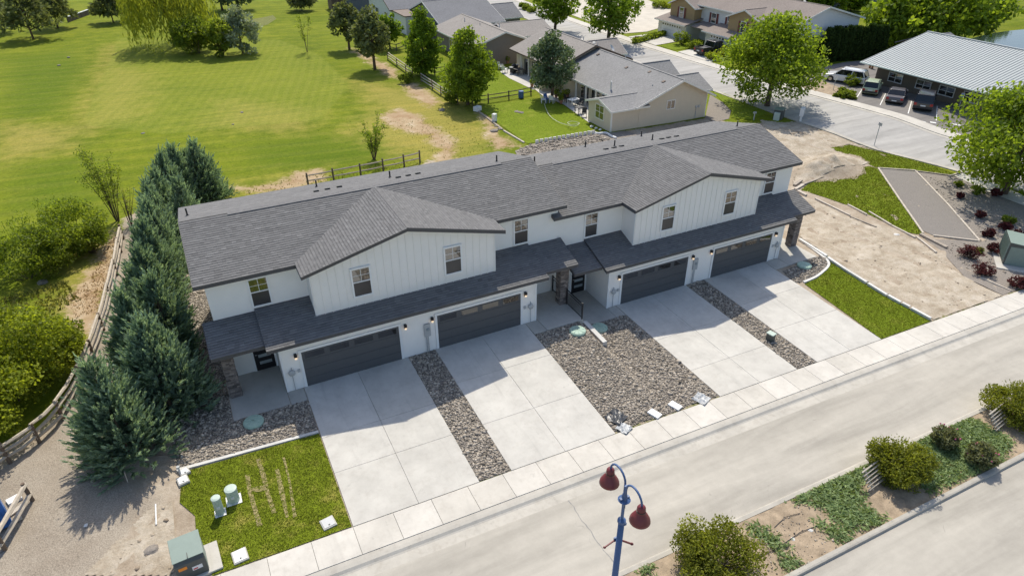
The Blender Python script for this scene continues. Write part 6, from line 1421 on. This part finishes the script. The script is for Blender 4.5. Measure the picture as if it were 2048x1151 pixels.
def flush(loc, w_, d_, rz, label, m, h=.09, cat='valve box'):
    B_ = empty('valve_box', loc, rz, label, cat); MB().box(-w_/2, -d_/2, -.1, w_/2, d_/2, h).build('collar', M_conc_new, B_, bevel=.03); MB().box(-w_/2+.05, -d_/2+.05, h+.002, w_/2-.05, d_/2-.05, h+.018).build('lid', m, B_, bevel=.01); MB().lathe([(.04, 0), (.03, .012)], (0, -d_/4, h+.018), 10).build('lid_lock', M_util_d, B_)
flush(gz(-1.05, -8.62, .0), .55, .55, .15, 'grey lidded valve box near the driveway corner of the left lawn', M_metalbox); flush(gz(-4.35, -8.72, .0), .55, .62, .1, 'white lidded valve box beside the sidewalk on the left lawn', D_white)
x, y = (-5.99,-3.89); flush(gz(x, y), .45, .5, .2, 'small white valve box at the upper left lawn corner, nearer the street', D_white); x, y = (-5.9,-3.41); flush(gz(x, y), .4, .4, .3, 'small white valve box at the upper left lawn corner, nearer the stones', D_white)
x, y = (-6.06,-3.46); tag(MB().tube([(0, 0, 0), (0, 0, .5)], .04, 8).lathe([(.07, 0), (.07, .08)], (0, 0, .45), 8).build('standpipe', M_metalbox), 'short grey standpipe at the upper left lawn corner', 'pipe'); bpy.data.objects['standpipe'].location = gz(x, y, 0)
def round_lid(loc, label, m, r=.42):
    R_ = empty('round_cover', loc, random.random(), label, 'access cover', 'round green covers'); MB().lathe([(r+.04, 0), (r+.04, .10), (r, .12), (r, .14), (r*.5, .16)], (0, 0, 0), 24).build('cover', m, R_)
    for k in range(4): MB().beam((math.cos(k*.785)*r*.9, math.sin(k*.785)*r*.9, .155), (-math.cos(k*.785)*r*.9, -math.sin(k*.785)*r*.9, .155), .035, .03).build('rib', m, R_)
for p, lb in (((14.41,-1.92), 'round pale green cover in sunlit stones left of the concrete beam'), ((16.16,-1.52), 'round green cover in shade right of the concrete beam'), ((32.33,-1.47), 'round green cover inside the curved kerb'), ((-2.82,-1.52), 'round green cover in the shaded stones by the left porch')): round_lid(gz(*p, .03), lb, M_lid)
tag(MB().box(-.14, -1.05, -.3, .14, 1.05, .14).build('concrete_beam', M_white_kerb, bevel=.015), 'pale concrete beam lying in the stones below the porch railing', 'beam'); o = bpy.data.objects['concrete_beam']; o.location = (15.46, -2.05, -.42); o.rotation_euler = (.06, 0, .02)
x, y = (24.28,-6.59); B_ = empty('junction_pillar', gz(x, y, .03), .2, 'green grey utility box with yellow tag between the right driveways', 'utility box'); MB().box(-.16, -.2, -.1, .16, .2, .42).build('body', M_util_d, B_, bevel=.02); MB().box(-.18, -.22, .42, .18, .22, .47).build('lid', M_util_p, B_); MB().box(.162, -.15, .25, .167, .12, .4).build('tag', M_yellow, B_)
for p, lb, rz in (((14.54,-8.89), 'left of two white pavers at the street edge of the stone bed', .35), ((15.83,-8.82), 'right of two white pavers at the street edge of the stone bed', .35)):
    o = MB().box(-.2, -.3, -.03, .2, .3, .06).build('paver', D_white, bevel=.01); o.location = gz(*p, .06); o.rotation_euler = (.04, .03, rz); tag(o, lb, 'paver', 'white pavers')
M_foil = simple('black_sheet', (.05, .052, .056), .35, .3, 6, .5, 8)
for p, s, lb in (((12.69,-8.34), .42, 'crumpled dark sheet in the lower left corner of the stone bed'), ((12.63,-9.09), .3, 'grey flattened sheet beside the sidewalk in the stone bed'), ((17.35,-8.95), .36, 'crumpled grey sheet in the lower right corner of the stone bed')):
    bm = bmesh.new(); bmesh.ops.create_grid(bm, x_segments=8, y_segments=8, size=s)
    for v in bm.verts: v.co.z = .10*noise.noise(Vector((v.co.x*7+p[0], v.co.y*7, 1)))+.08; v.co.x += .06*noise.noise(v.co*9)
    me = bpy.data.meshes.new('plastic_sheet'); bm.to_mesh(me); bm.free(); me.materials.append(M_foil if 'dark' in lb else M_metalbox); o = bpy.data.objects.new('plastic_sheet', me); COL.objects.link(o); o.location = gz(*p, .03); o.rotation_euler = (0, 0, .4); tag(o, lb, 'plastic sheet')
x, y = (-7.08,-5.84); x2, y2 = (-7.06,-4.76); o = MB().tube([(0, 0, 0), (x2-x, y2-y, .02)], .03, 8).build('white_pipe', D_white); o.location = gz(x, y, .05); tag(o, 'thin white pipe lying on the bare soil', 'pipe')
x, y = (-8.32,-8.37); H_ = empty('fire_hydrant', gz(x, y, 0), 0, 'red fire hydrant at the bottom edge on bare soil', 'hydrant'); M_hyd = simple('hydrant_red', (.42, .045, .03), .45, .1, 5)
MB().lathe([(.16, 0), (.16, .05), (.11, .06), (.11, .5), (.15, .52), (.15, .56), (.13, .6), (.09, .7), (.03, .74), (.03, .78)], (0, 0, 0), 16).build('barrel', M_hyd, H_)
for s in (-1, 1): MB().tube([(s*.1, 0, .42), (s*.19, 0, .42)], .05, 10).build('outlet', M_hyd, H_)
MB().tube([(0, -.1, .38), (0, -.2, .38)], .065, 10).build('pumper_outlet', M_hyd, H_)
x, y = (-12.76,-3.09); T_ = empty('toilet_cabin', gz(x, y, 0), .35, 'blue plastic toilet cabin at the lower left photo edge', 'cabin'); M_cab = simple('cabin_blue', (.02, .13, .42), .45, .1, 3)
MB().box(-.58, -.58, .05, .58, .58, 2.1).build('body', M_cab, T_, bevel=.04); MB().lathe([(.78, 0), (.72, .12), (.3, .22)], (0, 0, 2.08), 4).build('roof', D_white, T_); MB().box(-.4, -.61, .15, .4, -.585, 1.95).build('door', M_cab, T_); MB().tube([(.45, .45, 1.9), (.45, .45, 2.6)], .05, 8).build('vent_pipe', D_white, T_)
for p, s, m_, lb, rz in (((-12.14,-2.03), (.5, .35, .12), D_white, 'white panel lying behind the short rail fence', .4), ((-12.04,-2.7), (.6, .2, .05), M_log, 'pale board lying behind the short rail fence', .7), ((-12.11,-3.28), (.7, .18, .05), M_log, 'second pale board nearest the toilet cabin', .2)):
    o = MB().obox((0, 0, 0), s).build('loose_board', m_); o.location = gz(*p, .06); o.rotation_euler = (0, 0, rz); tag(o, lb, 'board')
x, y = (-8.07,-2.89); o = MB().beam((0, 0, -.1), (.03, 0, .55), .09, .04).build('wood_stake', M_log); o.location = gz(x, y, 0); tag(o, 'wooden stake in the shadow of the front juniper', 'stake')
# rocks on soil and turf
for k, (p, s, lb) in enumerate((((-7.26,-7.03), .3, 'grey stone on bare soil left of the transformer'), ((-9.52,-4.7), .1, 'small pale stone on the gravel path'), ((43.27,-0.29), .25, 'pale flat stone on the triangular lawn'), ((-16.04,83.08), .25, 'flat pale stone on the course, nearer'), ((-15.17,87.89), .25, 'flat pale stone on the course, farther'), ((-6.51,46.94), .2, 'flat pale stone on the course above the junipers'), ((3.32,50.33), .22, 'flat pale stone in the middle of the fairway edge'), ((1.91,46.32), .15, 'small pale stone below the fairway edge'),
        ((30.82,38.23), .35, 'left flat stone on the back lawn of the tan house'), ((31.1,37.69), .4, 'right flat stone on the back lawn of the tan house'), ((25.72,33.24), .5, 'largest rock of the pile beside the back lawn'), ((26.56,33.58), .3, 'middle rock of the pile beside the back lawn'), ((26.66,34.63), .25, 'small rock of the pile beside the back lawn'), ((23.55,42.32), .45, 'dark rock in the shade of the tall maple'), ((16.06,-17.06), .12, 'round white stone on the median'), ((15.09,-17.07), .12, 'second round white stone on the median'), ((-12.84,17.87), .4, 'grey boulder on the bank below the left shrubs'))):
    bm = bmesh.new(); bmesh.ops.create_icosphere(bm, subdivisions=2, radius=1)
    for v in bm.verts: v.co *= 1+.35*noise.noise(v.co*1.4+Vector((k*3, 0, 0))); v.co.z *= .5
    me = bpy.data.meshes.new('rock'); bm.to_mesh(me); bm.free(); me.materials.append((M_grav2 if 'course' in lb or 'fairway' in lb else M_white_kerb) if 'white' in lb or 'pale' in lb else M_grav); o = bpy.data.objects.new('rock', me); COL.objects.link(o); o.scale = (s, s*.75, s*.7); o.location = gz(*p, .02); o.rotation_euler = (0, 0, k*1.3); tag(o, lb, 'rock')
# soil clods and litter
stones('soil_clods', [(-6.74,-4.91),(-6.65,-8.52),(-9.46,-7.19),(-8,-5.67)], 6, .05, 'small clods on the bare soil left of the lawn', .0, toned('clod', (.27, .21, .15), (.52, .44, .34), .95, 20, .3, .3)); stones('soil_clods', [(42.89,8.7),(42.23,3.03),(43,-2.81),(41.4,-8.53),(35.84,-8.92),(35.75,-2.37),(36.83,2.52)], 3, .05, 'small clods over the bare building plot', .0, MATS['clod'])
stones('median_litter', [(13.53,-16.39),(16.67,-15.96),(17.31,-17.92),(15.13,-18.39),(13.07,-17.91)], 30, .025, 'small pale chips on the bare median soil', .04)
o = MB().tube([(*(13.12,-17.14), G(*(13.12,-17.14))+.06), (*(14.38,-17.12), G(*(14.38,-17.12))+.07), (*(15.6,-16.97), G(*(15.6,-16.97))+.06), (*(16.75,-17.06), G(*(16.75,-17.06))+.06)], .014, 6).build('drip_hose', M_black); tag(o, 'black drip hose across the bare median soil', 'hose')
o = MB().tube([(*(14.84,-16.35), G(*(14.84,-16.35))+.06), (*(15.62,-16.17), G(*(15.62,-16.17))+.07), (*(16.33,-16.28), G(*(16.33,-16.28))+.06)], .012, 6).build('drip_hose', M_black); tag(o, 'short curved black drip hose near the median kerb', 'hose')
# trellises under the median bushes
for (p, lb) in (((19.88,-16.73), 'weathered wooden trellis under the first trellis bush'), ((28.55,-16.76), 'weathered wooden trellis under the far trellis bush')):
    R_ = empty('wood_trellis', gz(*p, .03), .1, lb, 'trellis', 'median trellises')
    for k in range(6): MB().beam((-.1, .0+.10*k, .18+k*.12), (1.5, .05+.10*k, .22+k*.12), .06, .06).build('slat', M_rail_g, R_)
    for q in (.15, 1.3): MB().beam((q, -.05, .1), (q, .6, .85), .06, .06).build('brace', M_rail, R_)

# ------------------------------------------------------------------ signs and boxes by the side street
def sign(p, h, label, plate, m, rz=0, w_=.3, ph=.45):
    S_ = empty('sign_post', gz(*p, 0), rz, label, 'sign'); MB().tube([(0, 0, -.1), (0, 0, h)], .035, 8).build('post', M_metalbox, S_); MB().box(-w_/2, -.03, h-ph, w_/2, -.015, h).build('plate', m, S_)
    if plate: MB().box(-w_/2+.05, -.036, h-ph+.1, w_/2-.05, -.031, h-.05).build('symbol', plate, S_)
    return S_
sign((58.38,13.86), 2.3, 'grey street sign seen almost edge on beside the corner lawn', None, M_metalbox, math.radians(75), .5, .3); sign((75.63,16.92), 2.0, 'white and blue accessible parking sign at the umber building', simple('sign_blue', (.03, .16, .5), .5, .05, 5), D_white, math.radians(-80), .34, .5); sign((69.74,29.02), 1.7, 'small white sign in the planting strip', None, D_white, math.radians(-50), .3, .45)
for p, r_ in (((83.13,34.75), .14), ((83.43,34.6), .14)): pass
for k, p in enumerate(((82.95,34.53), (83.02,34.19))): o = MB().tube([(0, 0, -.1), (0, 0, 1.25)], .13, 10).build('bollard', simple('orange_wood', (.34, .16, .06), .8, .2, 5)); o.location = gz(*p, .04); tag(o, ('left' if k == 0 else 'right')+' of two rusty brown bollards at the lot entrance', 'bollard', 'bollards by the metal roof')
x, y = (55.5,23.85); C_ = empty('street_cabinet', gz(x, y, 0), .5, 'green street cabinet in the shade of the big street maple', 'utility box'); MB().box(-.55, -.45, 0, .55, .45, 1.05).build('body', M_util_d, C_, bevel=.03); MB().box(-.58, -.48, 1.05, .58, .48, 1.12).build('lid', M_util, C_); MB().box(-.95, -.3, 0, -.6, .3, .85).build('side_pedestal', M_util_p, C_, bevel=.05)
x, y = (56.69,21.88); C_ = empty('mailbox_unit', gz(x, y, 0), .6, 'pale cluster mailbox on a pedestal beside the side street', 'mailbox'); MB().box(-.1, -.1, 0, .1, .1, .7).build('pedestal', D_white, C_); MB().box(-.38, -.2, .7, .38, .2, 1.55).build('cabinet', D_white, C_, bevel=.02); MB().box(-.3, -.22, .78, .3, -.202, 1.48).build('door', M_metalbox, C_)
x, y = (52.76,24.67); o = MB().tube([(0, 0, -.1), (0, 0, .75)], .06, 8).box(-.16, -.1, .72, .16, .1, .88).build('utility_stub', M_metalbox); o.location = gz(x, y, 0); tag(o, 'grey utility stub pipe on soil behind the right ridge', 'pipe')
# ------------------------------------------------------------------ patio things
M_patio_w = simple('white_resin', (.72, .72, .71), .5, .05, 5); M_patio_b = simple('blue_resin', (.05, .12, .30), .5, .08, 5); M_patio_d = simple('dark_resin', (.03, .03, .03), .6, .1, 5); M_clay = simple('clay_pot', (.35, .17, .10), .8, .12, 5)
def chair(p, rz, label, m):
    C_ = empty('patio_chair', gz(*p, .06), rz, label, 'chair', 'patio chairs'); MB().box(-.27, -.27, .40, .27, .27, .45).build('seat', m, C_); MB().hexa([(-.27, .24, .45), (.27, .24, .45), (.27, .29, .45), (-.27, .29, .45), (-.25, .38, .95), (.25, .38, .95), (.25, .43, .95), (-.25, .43, .95)]).build('backrest', m, C_)
    for a in (-.24, .24):
        for b2 in (-.24, .24): MB().box(a-.025, b2-.025, 0, a+.025, b2+.025, .40).build('leg', m, C_)
        MB().box(a-.03, -.27, .62, a+.03, .3, .66).build('armrest', m, C_)
def table(p, label, m, w_=1.3, d_=.9, rz=0.2):
    C_ = empty('patio_table', gz(*p, .06), rz, label, 'table'); MB().box(-w_/2, -d_/2, .70, w_/2, d_/2, .75).build('tabletop', m, C_, bevel=.01)
    for a in (-1, 1):
        for b2 in (-1, 1): MB().box(a*(w_/2-.08)-.03, b2*(d_/2-.08)-.03, 0, a*(w_/2-.08)+.03, b2*(d_/2-.08)+.03, .70).build('leg', m, C_)
def pot(p, label, h=.8, m=None):
    C_ = empty('potted_plant', gz(*p, .05), 0, label, 'plant', 'potted plants on the patios'); MB().lathe([(.14, 0), (.22, .35), (.24, .36), (.2, .38)], (0, 0, 0), 12).build('pot', m or M_clay, C_)
    n = 160; C2 = sphere_dirs(n)*rng.uniform(.3, 1, n)[:, None]**.5*np.array([.34, .34, h*.45])+np.array([0, 0, .38+h*.4]); crown('foliage', diamonds(C2, sphere_dirs(n), .2, .1), np.clip(rng.normal(.45, .2, n), 0, 1), L_shrub, C_)
table((37.85,37.65), 'white patio table behind the tan house', M_patio_w); table((36.81,34.73), 'small dark patio table at the sunroom corner', M_patio_d, .9, .7)
for p, rz, lb, m_ in (((35.18,39.95), 1.2, 'white chair at the left end of the patio under the conifer', M_patio_w), ((36.08,39.54), 2.2, 'white chair right of the blue chair under the conifer', M_patio_w), ((35.65,39.96), .2, 'blue chair between white ones under the conifer', M_patio_b), ((37.94,39.17), 1.5, 'dark chair left of the white patio table', M_patio_d), ((38.22,36.83), -1.0, 'dark chair right of the white patio table', M_patio_d), ((36.63,33.39), -.6, 'dark chair against the sunroom wall', M_patio_d),
                      ((37.64,56.47), .6, 'pale lounge chair at the left end of the neighbour patio', M_patio_w), ((37.41,54.75), 1.9, 'pale lounge chair at the front of the neighbour patio', M_patio_w)): chair(p, rz, lb, m_)
for p, lb in (((37.66,41.37), 'potted plant beside the conifer trunk'), ((37.35,39.89), 'potted plant left of the patio table'), ((38.31,40.61), 'potted plant by the patio door'), ((38.91,40.82), 'tall potted plant against the tan house wall'), ((37.26,46.73), 'potted plant at the end of the neighbour patio'), ((36.94,38.94), 'low potted plant on the patio edge'), ((39.99,59.27), 'potted plant near the brown wall of the neighbour patio')): pot(p, lb)
G_ = empty('barbecue', gz(*(38.52,54.27), .06), .6, 'black barbecue grill on the neighbour patio', 'barbecue'); MB().box(-.6, -.3, .1, .6, .3, .85).build('cart', M_patio_d, G_, bevel=.03); MB().lathe([(.36, 0), (.34, .15), (.2, .28)], (0, 0, .85), 14).build('hood', M_patio_d, G_); MB().box(.6, -.25, .82, 1.0, .25, .87).box(-1.0, -.25, .82, -.6, .25, .87).build('side_shelf', M_metalbox, G_)
table((38.58,53.05), 'dark round edged table beside the barbecue', M_patio_d, 1.1, 1.1)
o = MB().lathe([(.3, 0), (.32, .1), (.32, .75), (.28, .8)], (0, 0, 0), 14).build('rain_barrel', M_patio_b); o.location = gz(*(33.85,43.06), .03); tag(o, 'blue barrel at the fence end of the back lawn', 'barrel')
o = MB().box(-.4, -.3, 0, .4, .3, .5).build('garden_box', M_patio_w, bevel=.03); o.location = gz(*(27.01,40.35), .03); o.rotation_euler = (0, 0, .5); tag(o, 'pale box in the shade at the foot of the tall maple', 'box')
o = MB().box(-.22, -.2, 0, .22, .2, .8).build('white_bin', M_patio_w, bevel=.03); o.location = gz(*(27.12,36.11), .03); o.rotation_euler = (0, 0, .5); tag(o, 'white bin on the left edge of the back lawn', 'bin')
for k, (p, q, lb) in enumerate((((27.01,40.35), (26.66,33.18), 'dark timber along the left edge of the back lawn, upper piece'), ((26.61,32.84), (26.83,28.68), 'pale timber along the left edge of the back lawn, lower piece'))):
    timber([p, q], lb, .16, .14, M_timber if k == 0 else M_log, 'timber edging of the back lawn')
a, b_ = Vector((27.93,28.02)), Vector((34.52,28.21))
stn = None
for k in range(14):
    p = a.lerp(b_, k/13); o = MB().obox((0, 0, .15), (.34, .12, .42), 0).build('edging_stone', M_white_kerb, bevel=.03) if stn is None else one('edging_stone', stn)
    stn = stn or o; o.location = gz(p.x, p.y, .03); o.rotation_euler = (0, random.uniform(-.1, .1), -.2+random.uniform(-.25, .25)); tag(o, 'pale upright edging stone, number %s from the left along the swale' % (ORD+('thirteenth', 'fourteenth'))[k], 'edging stone', 'edging stones of the back lawn')
hp = [(35.24,39.92),(34.06,37.2),(33.24,34.92),(32.93,32.73),(33.21,31.12),(33.67,30.37),(34.49,30.91),(34.12,31.63),(33.3,31.27),(33.21,30.4),(33.91,30.26)]
o = MB().tube([(x, y, G(x, y)+.06+.01*k) for k, (x, y) in enumerate(smooth_poly(hp, 5, False))], .028, 6).build('garden_hose', simple('hose_cream', (.55, .56, .42), .5, .05, 5)); tag(o, 'pale garden hose looped across the back lawn', 'hose')
o = MB().tube([(x, y, G(x, y)+.12) for x, y in smooth_poly([(34.5,28.57),(34.9,27.87),(35.73,27.66),(35.67,26.66),(35.79,25.93)], 5, False)], .11, 8).build('drain_pipe', D_white); tag(o, 'white drain pipe at the corner of the tan house', 'pipe')
for p, s, lb in (((35.51,30.08), .35, 'pale bag by the sunroom corner, farthest'), ((35.67,29.46), .3, 'pale bag under the sunroom window'), ((35.79,28.87), .3, 'pale bag nearest the sunroom corner board')):
    o = MB().lathe([(.2, 0), (.3, .1), (.28, .25), (.1, .38)], (0, 0, 0), 10).build('garden_bag', M_patio_w); o.scale = (s*2, s*1.4, s*1.6); o.location = gz(*p, .02); tag(o, lb, 'bag', 'bags by the sunroom')
o = MB().box(-.25, -.15, 0, .25, .15, .4).build('bin', M_patio_d); o.data.name = 'bin'; o.location = gz(*(55.13,90.86), 0); 
o.name = 'wheeled_bin'; o.scale = (2.2, 2.2, 2.6); tag(o, 'left of two dark wheeled bins by the slate house', 'bin', 'wheeled bins'); o2 = o.copy(); COL.objects.link(o2); o2.location = gz(*(55.35,89.62), 0); o2['label'] = 'right of two dark wheeled bins by the slate house'

# ------------------------------------------------------------------ rutted soil of the building plot and of the corner by the path
def rutted(name, poly, step, ruts, off=.03):
    p = np.array(poly); lo, hi = p.min(0), p.max(0); xs = np.arange(lo[0], hi[0]+step, step); ys = np.arange(lo[1], hi[1]+step, step)
    idx = {}; V = []; F = []; T_ = []
    for i, x in enumerate(xs):
        for j, y in enumerate(ys):
            z = .05*noise.noise(Vector((x*.8, y*.8, 2)))+.035*noise.noise(Vector((x*2.7, y*2.7, 4)))+.025*noise.noise(Vector((x*7, y*7, 6)))
            for (ax, ay, bx, by, wd, dp) in ruts:
                d = Vector((bx-ax, by-ay)); L2 = d.length; d /= L2; q = Vector((x-ax, y-ay)); t = q.dot(d); u = q.x*-d.y+q.y*d.x+.25*math.sin(t*.35)
                if -1 < t < L2+1:
                    g_ = abs(u); z += -dp*math.exp(-(g_/wd)**2)+dp*.6*math.exp(-((g_-wd*1.9)/(wd*.7))**2)
            idx[i, j] = len(V)
            for (cx, cy), r, h in HEAPS: z += max(0, 1-math.hypot(x-cx, (y-cy)*1.1)/r)**1.3*h*(1.25+.5*noise.noise(Vector((x*1.3, y*1.3, 7))))
            V.append((x, y, G(x, y)+off+z*.8)); T_.append(z)
    for i in range(len(xs)-1):
        for j in range(len(ys)-1):
            if in_poly((xs[i]+step/2, ys[j]+step/2), poly): F.append((idx[i, j], idx[i+1, j], idx[i+1, j+1], idx[i, j+1]))
    me = bpy.data.meshes.new(name); me.from_pydata(V, [], F); me.polygons.foreach_set('use_smooth', [True]*len(F)); me.materials.append(M_plot)
    o = bpy.data.objects.new(name, me); COL.objects.link(o); o['kind'] = 'structure'; return o
m, nt, N, L, b = mat('plot_soil'); P = nworld(nt); M_plot = m
mp = N.new('ShaderNodeMapping'); mp.inputs['Rotation'].default_value = (0, 0, -1.15); mp.inputs['Scale'].default_value = (.25, 1.6, 1); L.new(P, mp.inputs[0])
n1 = nnoise(nt, .9, 5, .65, mp.outputs[0], .6); n2 = nnoise(nt, 1.1, 5, .7, P); n3 = nnoise(nt, 9, 4, .7, P); n4 = nnoise(nt, 40, 3, .7, P)
c = nramp(nt, n2, [(.28, (.34, .275, .20)), (.5, (.48, .415, .325)), (.72, (.59, .525, .435))])
c = nmix(nt, .8, c, nramp(nt, n1, [(.3, (.80, .77, .73)), (.55, (1, 1, 1)), (.8, (1.14, 1.13, 1.12))]), 'MULTIPLY'); c = nmix(nt, .6, c, nramp(nt, n3, [(.28, (.68, .65, .62)), (.62, (1.06, 1.06, 1.06))]), 'MULTIPLY'); c = nmix(nt, .5, c, nramp(nt, n4, [(.3, (.66, .64, .62)), (.62, (1.08, 1.08, 1.08))]), 'MULTIPLY')
L.new(c, b.inputs['Base Color']); b.inputs['Roughness'].default_value = .95; b.inputs['Specular IOR Level'].default_value = .1; nbump(nt, nmath(nt, 'ADD', n3, nmath(nt, 'MULTIPLY', n4, .5)), .7, .06)
r1, r2 = (42.12,-9.05), (41.65,8.07); r3, r4 = (35.95,-8.85), (38.55,5.63); r5, r6 = (37.94,-0.58), (53.32,22.47)
rutted('soil_corner', [(-6.46,-4.76),(-6.42,-6.42),(-6.65,-8.52),(-9.46,-7.19),(-8.17,-5.72),(-7.1,-4.74)], .12, [])
rutted('building_plot', [(35.9,2.17),(35.03,-1.04),(34.81,-3.11),(34.83,-6.18),(34.93,-9.1),(41.62,-9.1),(41.84,-6.39),(43.17,-3.55),(43.81,-1.43),(43.97,0.8),(42.54,3.29),(42.64,6.86),(42.24,8.63),(40.93,7.82)], .16,
       [(*r1, *r2, .30, .05), (r1[0]-1.6, r1[1]-.8, r2[0]-1.6, r2[1]-.8, .30, .05), (*r3, *r4, .28, .035), (r3[0]-1.5, r3[1]-.7, r4[0]-1.5, r4[1]-.7, .28, .035)])
rutted('building_plot', [(43.42,10.04),(44.49,10.2),(46.79,10.08),(49.19,10.44),(51.19,10.5),(53.64,10.79),(53.51,13.17),(53.78,15.11),(56.29,14.99),(57.35,13.49),(56.71,15.99),(55.82,19.71),(54.66,22.73),(53.38,24.35),(51.19,21.36),(49.08,16.51),(47.94,13.36),(45.45,11.68)], .2,
       [((53.41,21.49)[0], (53.41,21.49)[1], (56.11,13.63)[0], (56.11,13.63)[1], .25, .06), ((51.18,20.31)[0], (51.18,20.31)[1], (53.51,13.17)[0], (53.51,13.17)[1], .25, .06)])
